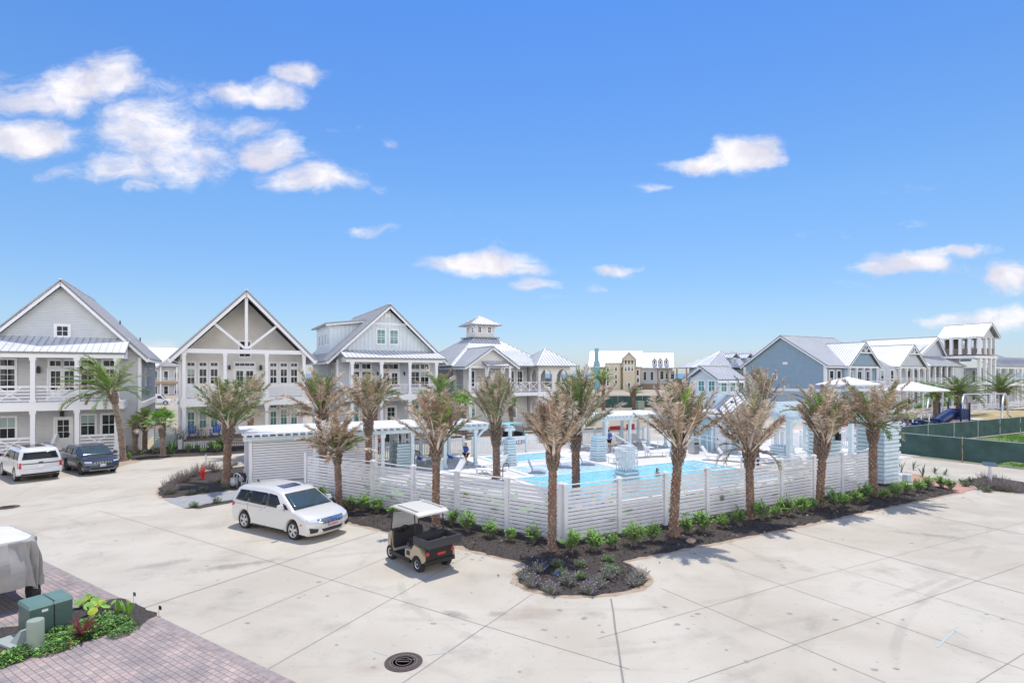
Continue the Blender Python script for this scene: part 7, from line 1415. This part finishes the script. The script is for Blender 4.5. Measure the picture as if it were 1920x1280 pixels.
# golf carts ----------------------------------------------------------
def golf_cart(label, pos, rot, body_m, roof_m, bed=True, group=None, lift=0):
    t = T('golf_cart', label, 'golf cart', (*pos, 0), rot, group=group); wb = .83
    b = MB(); n = 10
    # front cowl: profile extruded across with rounded shoulders
    prof = [(.55, .34), (.72, .30), (1.02, .42), (1.12, .62), (1.08, .80), (.92, .98), (.80, 1.0), (.74, .9), (.66, .5)]
    ys = [-.58, -.53, -.42, 0, .42, .53, .58]; ins = [.10, .03, 0, 0, 0, .03, .10]; k = len(prof)
    for y, q in zip(ys, ins):
        for (x, z) in prof: b.v.append((x - q * (1 if x > .8 else 0) , y, z - q * (1 if z > .6 else 0) * .6))
    for j in range(len(ys) - 1):
        for i in range(k): b.f.append((j * k + i, j * k + (i + 1) % k, (j + 1) * k + (i + 1) % k, (j + 1) * k + i)); b.mi.append(0)
    b.f.append(tuple(range(k))); b.f.append(tuple((len(ys) - 1) * k + i for i in range(k))); b.mi += [0, 0]
    t.part('front_cowl', b, body_m, smooth=40)
    b = MB(); b.box(-.30, .70, -.58, .58, .24, .31); b.box(.60, .665, -.56, .56, .30, .93); b.box(.62, .80, -.54, .54, .93, 1.015); t.part('floor', b, M['black'])
    for s in (-1, 1): b = MB(); b.bar((-.45, s * .59, .27), (.78, s * .59, .27), .07, .12); b.bar((.70, s * .585, .3), (.86, s * .52, .98), .07, .09); t.part('side_sill', b, M['dark'])
    b = MB(); prof = [(-1.02, .36), (-.42, .30), (-.14, .30), (-.14, .62), (-.50, .66), (-.66, .84), (-1.0, .78), (-1.16, .6), (-1.18, .45)]
    ar = [( -wb + .30 * math.cos(a), .22 + .30 * math.sin(a)) for a in [math.pi * q / 8 for q in range(9)]]
    prof = [(-.14, .30), (-.14, .62), (-.50, .66), (-.66, .86), (-1.0, .80), (-1.18, .62), (-1.2, .36)] + [(x, z) for x, z in ar[::-1] if z > .3] + [(-.48, .30)]
    k = len(prof); ys = [-.60, -.56, -.46, 0, .46, .56, .60]; ins = [.05, .015, 0, 0, 0, .015, .05]
    for y, q in zip(ys, ins):
        for (x, z) in prof: b.v.append((x, y, z - q * (1 if z > .58 else 0)))
    for j in range(len(ys) - 1):
        for i in range(k): b.f.append((j * k + i, j * k + (i + 1) % k, (j + 1) * k + (i + 1) % k, (j + 1) * k + i)); b.mi.append(0)
    from mathutils.geometry import tessellate_polygon
    for j in (0, len(ys) - 1):
        for tr in tessellate_polygon([[Vector((x, 0, z)) for x, z in prof]]): b.f.append(tuple(j * k + i for i in tr)); b.mi.append(0)
    bd = t.part('rear_body', b, body_m, smooth=35)
    b = MB(); b.box(-.56, -.12, -.52, .52, .66, .76); t.part('seat', b, M['dark'])
    b = MB(); b.solid([(-.60, -.54, .74), (-.50, -.54, .74), (-.50, .54, .74), (-.60, .54, .74)], [(-.70, -.52, 1.12), (-.62, -.52, 1.12), (-.62, .52, 1.12), (-.70, .52, 1.12)])
    for s in (-1, 1): b.tube([(-.36, s * .56, .72), (-.38, s * .56, .92), (-.5, s * .56, .99), (-.62, s * .56, .9)], .035, 6)
    t.part('backrest', b, M['dark'], smooth=40)
    b = MB(); b.tube([(.74, .26, .88), (.52, .26, 1.0)], .02, 6)
    for i in range(16):
        a, c = 2 * math.pi * i / 16, 2 * math.pi * (i + 1) / 16; f = lambda a: (.51 - .10 * math.cos(a), .26 + .17 * math.sin(a), 1.02 + .14 * math.cos(a)); b.bar(f(a), f(c), .03, .03)
    for a in (.9, 3.1, 5.3): b.bar((.51, .26, 1.02), f(a), .03, .02)
    t.part('steering_wheel', b, M['dark'])
    H = 1.79 + lift; b = MB(); nx, ny = 10, 8
    def rf(i, j, dz=0):
        u, v = -1 + 2 * i / nx, -1 + 2 * j / ny; x = -.02 + .90 * u * (1 - .03 * abs(v) ** 6); y = .60 * v * (1 - .05 * abs(u) ** 8); return (x, y, H + .06 * (1 - u * u * .6) * (1 - v * v * .5) - .05 * max(0, abs(u) - .85) / .15 + dz)
    for i in range(nx):
        for j in range(ny): b.face([rf(i, j), rf(i + 1, j), rf(i + 1, j + 1), rf(i, j + 1)]); b.face([rf(i, j, -.05), rf(i, j + 1, -.05), rf(i + 1, j + 1, -.05), rf(i + 1, j, -.05)])
    for i in range(nx):
        for j in (0, ny): b.face([rf(i, j, -.05), rf(i + 1, j, -.05), rf(i + 1, j), rf(i, j)])
    for j in range(ny):
        for i in (0, nx): b.face([rf(i, j, -.05), rf(i, j + 1, -.05), rf(i, j + 1), rf(i, j)])
    rr = t.part('canopy', b, roof_m); b = MB()
    for s in (-1, 1): b.bar((-.70, s * .47, H + .065), (.55, s * .47, H + .075), .05, .025)
    t.part('canopy_channel', b, roof_m, parent=rr)
    for s in (-1, 1):
        b = MB(); b.tube([(.86, s * .53, .93), (.70, s * .54, H - .04)], .018, 6); t.part('canopy_strut', b, M['dark'])
        b = MB(); b.tube([(-.62, s * .53, .8), (-.66, s * .53, 1.2), (-.60, s * .54, H - .04)], .022, 6); t.part('canopy_strut', b, M['dark'])
    b = MB(); b.solid([(.845, -.50, .98), (.855, -.50, .98), (.855, .50, .98), (.845, .50, .98)], [(.765, -.50, 1.55), (.775, -.50, 1.55), (.775, .50, 1.55), (.765, .50, 1.55)]); t.part('windscreen', b, mat('smoky acrylic', (.62, .62, .6), .1, alpha=.55))
    for sx in (-1, 1):
        for sy in (-1, 1):
            wr = .235; c = (sx * wb, sy * .50, wr); b = MB(); w = .10; b.lathe([(wr * .52, -w * .8), (wr * .9, -w), (wr, -w * .7), (wr, w * .7), (wr * .9, w), (wr * .52, w * .8)], 22, c, 'y')
            for q in range(22): a = 2 * math.pi * q / 22; b.bar((c[0] + wr * math.cos(a), c[1] - w * .8, c[2] + wr * math.sin(a)), (c[0] + wr * math.cos(a + .12), c[1] + w * .8, c[2] + wr * math.sin(a + .12)), .022, .03)
            wh = t.part('wheel', b, M['black']); b = MB(); o = sy * w * .6; R_ = wr * .56; b.lathe([(R_, o - sy * .06), (R_, o + sy * .03), (R_ * .8, o + sy * .02), (R_ * .75, o - sy * .03), (R_ * .3, o - sy * .01), (R_ * .28, o + sy * .03), (.001, o + sy * .035)], 14, c, 'y'); t.part('rim', b, RIM, parent=wh)
    b = MB(); b.bar((-1.22, -.55, .34), (-1.22, .55, .34), .10, .12); t.part('rear_bumper', b, M['dark'])
    for s in (-1, 1): b = MB(); b.lathe([(.065, 0), (.06, .03), (.001, .04)], 12, (-1.13, s * .47, .62), 'x'); b.v = [(-2.355 - x, y, z) for x, y, z in b.v]; t.part('tail_light', b, TAIL, parent=bd)
    b = MB(); b.box(-1.225, -1.195, -.50, .50, .36, .78); b.box(-1.10, -.64, -.56, .56, .80, .855); t.part('tail_panel', b, M['dark'], parent=bd)
    b = MB(); b.box(-1.24, -1.226, -.20, .10, .52, .60); t.part('reflector', b, TAIL, parent=bd)
    b = MB(); b.box(-.42, -.24, .595, .61, .42, .56); t.part('side_panel', b, M['dark'], parent=bd)
    if bed:
        b = MB(); x0, x1, y0, y1, z0, z1 = -1.52, -.66, -.62, .62, .86, 1.10; w = .035
        b.box(x0, x1, y0, y1, z0, z0 + .03); b.box(x0, x0 + w, y0, y1, z0 + .03, z1); b.box(x1 - w, x1, y0, y1, z0 + .03, z1); b.box(x0 + w, x1 - w, y0, y0 + w, z0 + .03, z1); b.box(x0 + w, x1 - w, y1 - w, y1, z0 + .03, z1); b.bar((x0 - .01, y0, z1), (x0 - .01, y1, z1), .05, .05); t.part('cargo_bed', b, mat('bed plastic', (.045, .045, .048), .65, bump=.3, bs=50))
        b = MB(); rnd = random.Random(3)
        for q in range(30): x, y = rnd.uniform(x0 + .1, x1 - .25), rnd.uniform(y0 + .1, y1 - .4); r = rnd.uniform(.03, .09); b.face([(x + r * math.cos(a) * rnd.uniform(.6, 1.3), y + r * math.sin(a), z0 + .033 + q * .0006) for a in [k * 1.0472 for k in range(6)]])
        t.part('bed_litter', b, M['sand'])
    return t
gp = [(-4.03,18.64),(-2.89,17.38)]; h_ = Vector((gp[0][0] - gp[1][0], gp[0][1] - gp[1][1], 0)).normalized(); ln = Vector((-h_.y, h_.x, 0)); c_ = (Vector((*gp[0], 0)) + Vector((*gp[1], 0))) / 2 - ln * .5
golf_cart('champagne golf cart with a white canopy and black cargo bed beside the mulch bed', c_.xy, math.atan2(h_.y, h_.x), CP['tan'], mat('cream canopy', (.60, .575, .51), .5))
golf_cart('teal golf cart with a teal canopy parked on the back road behind the plunge pool', S(23.4, 43.2)[:2], A + R(10), paint('teal paint', (.02, .30, .30)), mat('teal canopy', (.25, .62, .60), .5), bed=False)
golf_cart('black golf cart parked behind the long arbour', S(14.2, 47.6)[:2], A + R(170), paint('black cart paint', (.02, .02, .025)), M['dark'], bed=False)
# covered cart in the driveway ----------------------------------------
cc = Vector((*(-13.01,14.36), 0)); t = T('covered_cart', 'golf cart under a grey and white cover at the left picture edge', 'golf cart', (cc.x - 1.15, cc.y + .75, 0), R(-33))
b = MB(); rnd = random.Random(8); n = 90; rows = 14; H = 1.78; ringp = []
for r in range(rows + 1):
    k = r / rows; row = []
    for i in range(n):
        a = 2 * math.pi * i / n; ca, sa_ = math.cos(a), math.sin(a); m = max(abs(ca), abs(sa_)) ; sx = math.copysign(abs(ca) ** .42, ca); sy = math.copysign(abs(sa_) ** .42, sa_); q = 1 - .26 * max(0, (k - .8) / .2) ** 2.2
        fl = 1 + .12 * (1 - k) + (.07 * math.sin(a * 7 + r * .45) + .05 * math.sin(a * 19 + 1.3 + .25 * r) + .025 * math.sin(a * 31 - .4 * r)) * (1 - k) ** .55
        zz = .50 + (H - .50) * math.sin(min(1, k * 1.04) * math.pi / 2) ** .82 + (.10 * math.sin(a * 5 + 1) * (1 - k) if r == 0 else 0)
        row.append((sx * q * 1.25 * fl, sy * q * .68 * fl, zz))
    ringp.append(row)
for r in range(rows):
    for i in range(n): j = (i + 1) % n; b.m = 1 if r >= rows - 1 else 0; b.face([ringp[r][i], ringp[r][j], ringp[r + 1][j], ringp[r + 1][i]])
b.m = 1
top = [(x * .8, y * .8, H + .03) for x, y, z in ringp[-1]]
for i in range(n): j = (i + 1) % n; b.face([ringp[-1][i], ringp[-1][j], top[j], top[i]])
b.face(top); cv_ = t.part('cover', b, [M['tarp'], M['tarpw']], smooth=50)
for sx in (-1, 1):
    for sy in (-1, 1):
        c = (sx * .95, sy * .60, .28); b = MB(); b.lathe([(.17, -.09), (.26, -.1), (.28, -.07), (.28, .07), (.26, .1), (.17, .09)], 24, c, 'y'); wh = t.part('wheel', b, M['black'], smooth=40); b = MB(); R_ = .18
        for k in range(8): a = k * math.pi / 4; b.bar((c[0], c[1] + sy * .07, c[2]), (c[0] + R_ * math.cos(a), c[1] + sy * .07, c[2] + R_ * math.sin(a)), .035, .03, up=(0, 1, 0))
        b.lathe([(R_, sy * .0), (R_, sy * .09), (R_ * .88, sy * .09)], 20, c, 'y'); t.part('rim', b, M['dark'], parent=wh)

# ------------------------------------------------------------------ street and garden things
x, y = (-18.16,32.57)
t = T('fire_hydrant', 'red fire hydrant in the island bed left of the shed', 'hydrant', (x, y, .01)); b = MB(); b.lathe([(.15, 0), (.15, .04), (.09, .05), (.09, .50), (.13, .51), (.13, .55), (.115, .57), (.09, .66), (.04, .72), (.001, .73)], 16); t.part('barrel', b, M['red'], smooth=40)
b = MB(); b.box(-.025, .025, -.025, .025, .72, .79); t.part('top_nut', b, M['red'])
for s in (-1, 1): b = MB(); b.lathe([(.045, 0), (.045, .09), (.06, .09), (.06, .14), (.001, .15)], 10, (0, 0, .40), 'x'); b.v = [(s * (.07 + x), y, z) for x, y, z in b.v]; t.part('outlet_cap', b, M['red'], smooth=40)
b = MB(); b.lathe([(.06, -.2), (.07, -.14), (.05, -.07)], 10, (0, 0, .36), 'y'); t.part('pumper_cap', b, M['red'])
x, y = (-19.66,35.62); b = MB(); b.tube([(0, 0, 0), (0, 0, 1.0)], .035, 8); b.box(-.03, .03, -.045, -.03, .6, .95); one('marker_post', 'slim pale marker post just behind the fire hydrant', 'post', b, M['offw'], loc=(x, y, 0))
x, y = (-15.01,30.13); t = T('gas_meter', 'grey gas meter and pipework between the palm and the slatted shed', 'meter', (x, y, .01), R(-20)); b = MB(); b.lathe([(.001, -.12), (.17, -.11), (.19, -.05), (.19, .05), (.17, .11), (.001, .12)], 16, (-.12, 0, .26), 'y'); b.box(-.26, .02, -.1, .1, .34, .52); t.part('meter_body', b, M['steel'], smooth=40)
b = MB(); b.tube([(-.12, 0, .5), (-.12, 0, .72), (.1, 0, .78), (.3, 0, .7), (.42, 0, .4), (.42, 0, 0)], .03, 8); b.tube([(.1, 0, .78), (.1, 0, 0)], .025, 8); b.lathe([(.001, -.05), (.14, -.05), (.14, .05), (.001, .06)], 14, (.42, -.05, .5), 'y'); b.lathe([(.09, -.06), (.09, .06)], 10, (.62, 0, .25), 'y'); b.tube([(.42, 0, .25), (.75, 0, .25), (.8, 0, .6)], .03, 8); t.part('pipework', b, M['alum'], smooth=40)
def manhole(label, x, y, r):
    t = T('manhole_cover', label, 'manhole', (x, y, 0)); b = MB(); b.lathe([(r, .004), (r, .018), (r * .88, .018), (r * .88, .012), (r * .84, .012), (r * .84, .018), (.001, .018)], 40); t.part('rim', b, M['iron'])
    b = MB()
    for rr in (.72, .60, .42): b.lathe([(r * rr, .018), (r * rr, .024), (r * (rr - .035), .024), (r * (rr - .035), .018)], 40)
    for k in range(24): a = 2 * math.pi * k / 24; b.bar((r * .62 * math.cos(a), r * .62 * math.sin(a), .021), (r * .70 * math.cos(a), r * .70 * math.sin(a), .021), .02, .008)
    b.box(-r * .3, r * .3, -.012, .012, .018, .024); t.part('raised_pattern', b, mat('worn iron', (.24, .19, .17), .55, metal=.4)); return t
t = manhole('big round brown manhole cover at the bottom of the picture', *(-2.33,11.92), .405)
cu = text_mesh('SANITARY SEWER', .055, .002); cu.materials.clear(); cu.materials.append(bpy.data.materials['worn iron']); o = bpy.data.objects.new('lettering', cu); COL.objects.link(o); o.parent = t.e; o.location = (0, .08, .02)
manhole('round manhole cover in the left roadway, cut by the picture edge', *(-23.37,25.69), .45)
x, y = (-11.12,13.27)
t = T('transformer_box', 'dark green transformer box with a lighter top in the front left bed', 'transformer', (-11.28, 13.42, .02), R(57)); t.e.scale = (.86, .86, .97); 
b = MB(); b.box(-.48, .48, -.43, .43, 0, .70); t.part('cabinet', b, M['transf']); b = MB(); b.solid([(-.50, -.45, .70), (.50, -.45, .70), (.50, .45, .70), (-.50, .45, .70)], [(-.47, -.38, .77), (.49, -.38, .77), (.49, .43, .78), (-.47, .43, .78)]); t.part('lid', b, mat('transformer lid green', (.12, .215, .185), .5, var=.08))
b = MB(); b.box(-.22, -.08, -.437, -.43, .58, .64); t.part('label_plate', b, M['white']); b = MB(); b.box(.05, .065, -.455, -.43, .03, .69); b.box(.05, .065, -.44, .44, .771, .785); t.part('door_gap', b, M['dark'])
x, y = (-10.74,12.50); t = T('utility_pedestal', 'pale green round utility pedestal in front of the transformer box', 'pedestal', (x, y, .02)); b = MB(); b.lathe([(.155, .08), (.16, .62), (.15, .64), (.001, .65)], 24); t.part('cylinder', b, M['pedest'], smooth=40); b = MB(); b.taper(0, 0, 0, .08, .22, .20, .19, .18); t.part('foot', b, mat('pedestal foot', (.48, .50, .44), .7))
x, y = (-11.39,12.84); b = MB(); b.box(-.42, .34, -.32, .32, 0, .05); b.solid([(.02, -.2, .05), (.3, -.2, .05), (.3, .2, .05), (.02, .2, .05)], [(.22, -.1, .32), (.3, -.1, .32), (.3, .1, .32), (.22, .1, .32)]); one('splice_box', 'flat pale grey splice box lid left of the round pedestal', 'utility box', b, mat('box lid grey', (.36, .40, .37), .6), loc=(x, y, .02), rot=R(-25))
x, y = (-10.13,12.67); b = MB(); b.box(-.16, .16, -.035, .035, 0, .05); one('brick', 'orange brick lying by the dark red plant', 'brick', b, mat('orange brick', (.55, .20, .10), .85), loc=(x, y, .02), rot=R(25))
for (p, lab, mm, dz) in (((-10.26,15.03), 'small dark green marking flag on the slab edge', 'transf', .28), ((-10.87,14.17), 'small green marking flag between the round-leaved plants', 'transf', .25), ((-9.04,14.20), 'thin dark stake flag at the corner of the paver drive', 'dark', .26), ((1.31,16.62), 'small blue marking flag in the round bed end', 'bluech', .25)):
    b = MB(); b.tube([(0, 0, 0), (0, 0, dz)], .005, 5); b.solid([(0, -.004, dz - .10), (.09, -.004, dz - .11), (.09, .004, dz - .11), (0, .004, dz - .10)], [(0, -.004, dz), (.09, -.004, dz - .01), (.09, .004, dz - .01), (0, .004, dz)]); one('marking_flag', lab, 'flag', b, M[mm], loc=(*p, .01), rot=R(-20))
x, y = (6.55,20.34); b = MB(); rnd = random.Random(4); b.lathe([(.001, 0), (.15, .0), (.19, .06), (.14, .13), (.05, .16), (.001, .16)], 9); b.v = [(x_ * rnd.uniform(.85, 1.15), y_ * rnd.uniform(.6, .8), z_) for x_, y_, z_ in b.v]; one('rock', 'small tan rock at the mulch edge before the thick-trunked palm', 'rock', b, M['dirt'], loc=(x, y, .01), smooth=60)
x, y = (22.60,31.76); b = MB(); b.taper(0, 0, 0, .38, .2, .15, .19, .14); b.taper(0, 0, .38, .44, .22, .17, .18, .13); one('meter_box', 'small grey-blue utility box right of the slatted gate tower', 'utility box', b, M['aquad'], loc=(x, y, .02), rot=A)
x, y = (26.45,30.70); t = T('info_sign', 'grey post with an angled reading panel among the wiry shrubs on the right', 'sign', (x, y, .02), R(35)); b = MB(); b.box(-.09, .09, -.05, .05, 0, 1.12); t.part('sign_post', b, M['fence']); b = MB(); b.box(.12, .26, -.05, .05, 0, .75); t.part('sign_post', b, M['fence'])
b = MB(); b.solid([(-.25, -.28, 1.12), (.25, -.28, 1.02), (.25, .28, 1.02), (-.25, .28, 1.12)], [(-.16, -.28, 1.3), (.34, -.28, 1.06), (.34, .28, 1.06), (-.16, .28, 1.3)]); t.part('panel', b, mat('sign panel', (.14, .20, .26), .4))
# porch furniture
def adirondack(label, u, v, z, deg):
    t = T('adirondack_chair', label, 'chair', S(u, v, z), A + R(deg), group='blue porch chairs'); m = M['bluech']
    b = MB()
    for k in range(5): y = -.24 + k * .12; b.solid([(-.28, y - .05, .34), (.30, y - .05, .40), (.30, y + .05, .40), (-.28, y + .05, .34)], [(-.28, y - .05, .36), (.30, y - .05, .42), (.30, y + .05, .42), (-.28, y + .05, .36)])
    t.part('seat', b, m); b = MB()
    for k in range(5): y = -.24 + k * .12; h = .98 + .07 * (2 - abs(k - 2)); b.solid([(-.30, y - .05, .32), (-.26, y - .05, .32), (-.26, y + .05, .32), (-.30, y + .05, .32)], [(-.52, y * 1.15 - .05, h), (-.48, y * 1.15 - .05, h), (-.48, y * 1.15 + .05, h), (-.52, y * 1.15 + .05, h)])
    t.part('backrest', b, m)
    for s in (-1, 1): b = MB(); b.box(-.36, .34, s * .36 - .06, s * .36 + .06, .58, .61); t.part('arm', b, m)
    for s in (-1, 1): b = MB(); b.box(.24, .30, s * .34 - .02, s * .34 + .02, 0, .58); t.part('leg', b, m); b = MB(); b.bar((.26, s * .30, .34), (-.5, s * .30, .02), .03, .1); t.part('leg', b, m)
adirondack('blue slatted porch chair behind the pale sapling, left one', -1.4, 53.9, .78, -75); adirondack('blue slatted porch chair nearer the palm trunk, right one', .25, 54.0, .78, -105)
t = TS('side_table', 'low blue-grey table between the two blue porch chairs', 'table', -.55, 54.0, .78); b = MB(); b.box(-.8, -.3, 53.8, 54.2, 1.2, 1.24); t.part('table_top', b, M['steel'])
for a, c in ((-.77, 53.83), (-.33, 53.83), (-.77, 54.17), (-.33, 54.17)): b = MB(); b.box(a - .02, a + .02, c - .02, c + .02, .78, 1.2); t.part('leg', b, M['steel'])
t = TS('park_bench', 'brown wooden slatted bench between the palm trunk and the shed', 'bench', 2.0, 49.5); b = MB()
for k in range(4): b.box(1.2, 3.0, 49.3 + k * .11, 49.39 + k * .11, .44, .47)
t.part('seat', b, M['woodd']); b = MB()
for k in range(4): b.box(1.2, 3.0, 49.78, 49.81, .55 + k * .13, .64 + k * .13)
t.part('backrest', b, M['woodd'])
for u in (1.3, 2.9): b = MB(); b.box(u - .03, u + .03, 49.3, 49.36, 0, .44); b.box(u - .03, u + .03, 49.72, 49.78, 0, 1.0); t.part('leg', b, M['dark'])
t = T('leaning_board', 'pale blue folding beach sign leaning between the two parked SUVs', 'board', (*(-34.30,40.81), 0), R(20)); b = MB(); b.bar((0, 0, 0), (.45, .5, 1.7), .35, .05); t.part('board', b, M['aqua']); b = MB(); b.bar((.45, .5, 1.7), (.6, 1.0, 0), .3, .04); t.part('board', b, M['white'])
for (px_, lab, w, h, mm) in (((-41.54,64.48), 'bright blue door panel of a shed glimpsed between the first two houses', 1.0, 2.0, 'bluech'), ):
    b = MB(); b.box(-w / 2, w / 2, 0, .12, 0, h); b.box(-w / 2 - .1, w / 2 + .1, -.02, .14, h, h + .1); one('portable_toilet', 'bright blue cabin door glimpsed between the first two houses', 'cabin', b, M[mm], loc=(*px_, 0), rot=A)
t = TS('slat_screen', 'blue-grey slatted screen at the corner of the taupe house', 'fence', -3.6, 54.5); b = MB()
for k in range(11): b.box(-4.2, -2.7, 54.5, 54.54, .1 + k * .17, .22 + k * .17)
t.part('slats', b, M['aquad']); b = MB(); b.box(-4.25, -4.15, 54.54, 54.64, 0, 2.0); b.box(-2.75, -2.65, 54.54, 54.64, 0, 2.0); t.part('post', b, M['aquad'])
b = MB(); b.box(-.6, .6, -.5, .5, .1, 1.0); b.box(-.7, .7, -.6, .6, 1.0, 1.1); b.box(-.5, .5, -.4, .4, 0, .1); one('storage_box', 'white storage box by the playset and the green mesh fence', 'box', b, M['white'], loc=S(75.5, 30.2), rot=A)
t = T('transformer_box', 'small pale green utility box beside the small distant palm', 'transformer', (*(21.70,94.82), 0), A); b = MB(); b.box(-.7, .7, -.6, .6, 0, 1.4); t.part('cabinet', b, M['pedest']); b = MB(); b.box(-.75, .75, -.65, .65, 1.4, 1.5); t.part('lid', b, M['pedest'])
mesh_fence('dark green mesh fence round the far lot behind the small distant palm', [(15.0, 99), (19, 99.5), (23.5, 100.0), (28, 100.4)], h=2.2)
t = TS('sun_umbrella', 'folded dark umbrella by the pergola', 'umbrella', 39.2, 21.5); b = MB(); b.tube([(39.2, 21.5, 0), (39.2, 21.5, 2.5)], .025, 6); t.part('pole', b, M['dark']); b = MB(); b.lathe([(.12, 1.1), (.16, 1.4), (.08, 2.2), (.01, 2.45)], 10, (39.2, 21.5, 0)); t.part('folded_canopy', b, M['dark'])
# ------------------------------------------------------------------ people
def skinned(name, J, E, m, parent=None, loc=None, rot=0, sub=1, mirror=False):
    keys = list(J); me = bpy.data.meshes.new(name); me.from_pydata([J[k][:3] for k in keys], [(keys.index(a), keys.index(c)) for a, c in E], []); me.materials.append(m)
    o = bpy.data.objects.new(name, me); COL.objects.link(o); o.parent = parent
    if loc: o.location = loc; o.rotation_euler = (0, 0, rot)
    o.modifiers.new('skin', 'SKIN'); me.skin_vertices or me.attributes
    sv_ = me.skin_vertices[0].data if len(me.skin_vertices) else None
    if sv_:
        for i, k in enumerate(keys): r = J[k][3]; sv_[i].radius = r if isinstance(r, tuple) else (r, r)
        sv_[0].use_root = True
    s = o.modifiers.new('sub', 'SUBSURF'); s.levels = s.render_levels = sub
    o.modifiers['skin'].use_smooth_shade = True; return o
def person(label, loc, rot, stride=.28, arm=(-.1, .15), hair='hairb', female=True, z=0, knees=True, shirtm='shirt', shortm='shorts', top=True, lean=.04):
    t = T('person', label, 'person', loc, rot); k = .92 if female else 1.0
    J = dict(pelvis=(0, 0, .93, (.12, .15)), waist=(lean * .4, 0, 1.06, (.09, .125)), chest=(lean, 0, 1.27, (.105, .155)), neckb=(lean + .01, 0, 1.44, .055), neck=(lean + .02, 0, 1.50, .048), jaw=(lean + .045, 0, 1.57, (.06, .058)), skull=(lean + .035, 0, 1.66, (.088, .074)), crown=(lean + .03, 0, 1.72, (.06, .055)), nose=(lean + .145, 0, 1.605, .010))
    Ed = [('pelvis', 'waist'), ('waist', 'chest'), ('chest', 'neckb'), ('neckb', 'neck'), ('neck', 'jaw'), ('jaw', 'skull'), ('skull', 'crown'), ('jaw', 'nose')]
    for s, n in ((1, 'l'), (-1, 'r')):
        fx = stride * s; J.update({n + 'hip': (0, s * .09, .86, .085), n + 'knee': (fx * .55 + .03, s * .10, .48, .055), n + 'calf': (fx * .75 - .01, s * .10, .32, .05), n + 'ankle': (fx - .05, s * .10, .08, .034), n + 'toe': (fx + .11, s * .11, .025, .028)})
        Ed += [('pelvis', n + 'hip'), (n + 'hip', n + 'knee'), (n + 'knee', n + 'calf'), (n + 'calf', n + 'ankle'), (n + 'ankle', n + 'toe')]
        ax = arm[0] if s > 0 else arm[1]; J.update({n + 'sh': (lean, s * .17, 1.39, .052), n + 'el': (lean + ax * .5 - .04, s * .23, 1.12, .038), n + 'wr': (lean + ax + .06, s * .22, .90, .026), n + 'palm': (lean + ax + .08, s * .215, .84, (.032, .018)), n + 'ear': (lean + .02, s * .082, 1.625, .014)})
        Ed += [('chest', n + 'sh'), (n + 'sh', n + 'el'), (n + 'el', n + 'wr'), (n + 'wr', n + 'palm'), ('skull', n + 'ear')]
        px_, py_, pz_ = J[n + 'palm'][:3]
        for f in range(4):
            J[n + 'f%d' % f] = (px_ + .03 - .02 * f, py_, pz_ - .045, .009); J[n + 'g%d' % f] = (px_ + .035 - .02 * f, py_ - s * .015, pz_ - .09 + .008 * abs(f - 1), .007); Ed += [(n + 'palm', n + 'f%d' % f), (n + 'f%d' % f, n + 'g%d' % f)]
        J[n + 't0'] = (px_ + .045, py_ - s * .01, pz_ - .01, .010); J[n + 't1'] = (px_ + .06, py_ - s * .02, pz_ - .045, .008); Ed += [(n + 'palm', n + 't0'), (n + 't0', n + 't1')]
    J = {a: (b_[0] * k, b_[1] * k, b_[2] * k, b_[3]) for a, b_ in J.items()}
    skinned('body', J, Ed, M['skin'], t.e)
    def grow(names, edges, g, m, nm):
        Q = {}
        for q in names: r = J[q][3]; Q[q] = (*J[q][:3], tuple(x_ + g for x_ in r) if isinstance(r, tuple) else r + g)
        return skinned(nm, Q, edges, M[m], t.e)
    if top:
        grow(['chest', 'waist', 'pelvis', 'neckb', 'lsh', 'rsh', 'lel', 'rel'], [('pelvis', 'waist'), ('waist', 'chest'), ('chest', 'neckb'), ('chest', 'lsh'), ('chest', 'rsh'), ('lsh', 'lel'), ('rsh', 'rel')], .018, shirtm, 'shirt')
    if knees:
        Q = {q: (*J[q][:3], J[q][3]) for q in ('pelvis', 'lhip', 'rhip')}
        for n in 'lr': a, c = Vector(J[n + 'hip'][:3]), Vector(J[n + 'knee'][:3]); m_ = a.lerp(c, .6); Q[n + 'mid'] = (*m_, .098)
        Q = {a: (*b_[:3], tuple(x_ + .02 for x_ in b_[3]) if isinstance(b_[3], tuple) else b_[3] + .015) for a, b_ in Q.items()}
        skinned('shorts', Q, [('pelvis', 'lhip'), ('pelvis', 'rhip'), ('lhip', 'lmid'), ('rhip', 'rmid')], M[shortm], t.e)
    hx, hy, hz = J['skull'][:3]; H_ = dict(a=(hx - .02, 0, hz + .045, (.088, .086)), b=(hx - .05, 0, hz - .01, (.075, .082)), c=(hx - .055, 0, hz - .10, (.055, .075)))
    Eh = [('a', 'b'), ('b', 'c')]
    if female: H_['d'] = (hx - .07, 0, hz - .24, (.045, .085)); Eh.append(('c', 'd'))
    skinned('hair', H_, Eh, M[hair], t.e)
    b = MB()
    for s in (-1, 1): b.lathe([(.001, -.008), (.010, 0), (.001, .008)], 6, (hx + .083, s * .032, hz - .015), 'x')
    t.part('eyes', b, M['dark']); b = MB(); b.box(J['jaw'][0] + .052, J['jaw'][0] + .064, -.022, .022, J['jaw'][2] - .012, J['jaw'][2] - .002); t.part('mouth', b, M['red']); return t
x, y = (-3.06,37.06); person('woman with blond hair in a blue shirt and black shorts walking by the arbour post', (x, y, .02), R(235), .26, (.15, -.1))
x, y = (7.73,44.16); person('person in a blue shirt and dark shorts standing by the short arbour', (x, y, .02), R(100), .05, (.05, .02), 'haird', False)
x, y = (8.78,33.58); person('dark-haired swimmer, head and bare shoulders above the blue pool water', (x, y, -1.08), R(-60), .1, (.3, .2), 'haird', True, top=False, lean=.02)
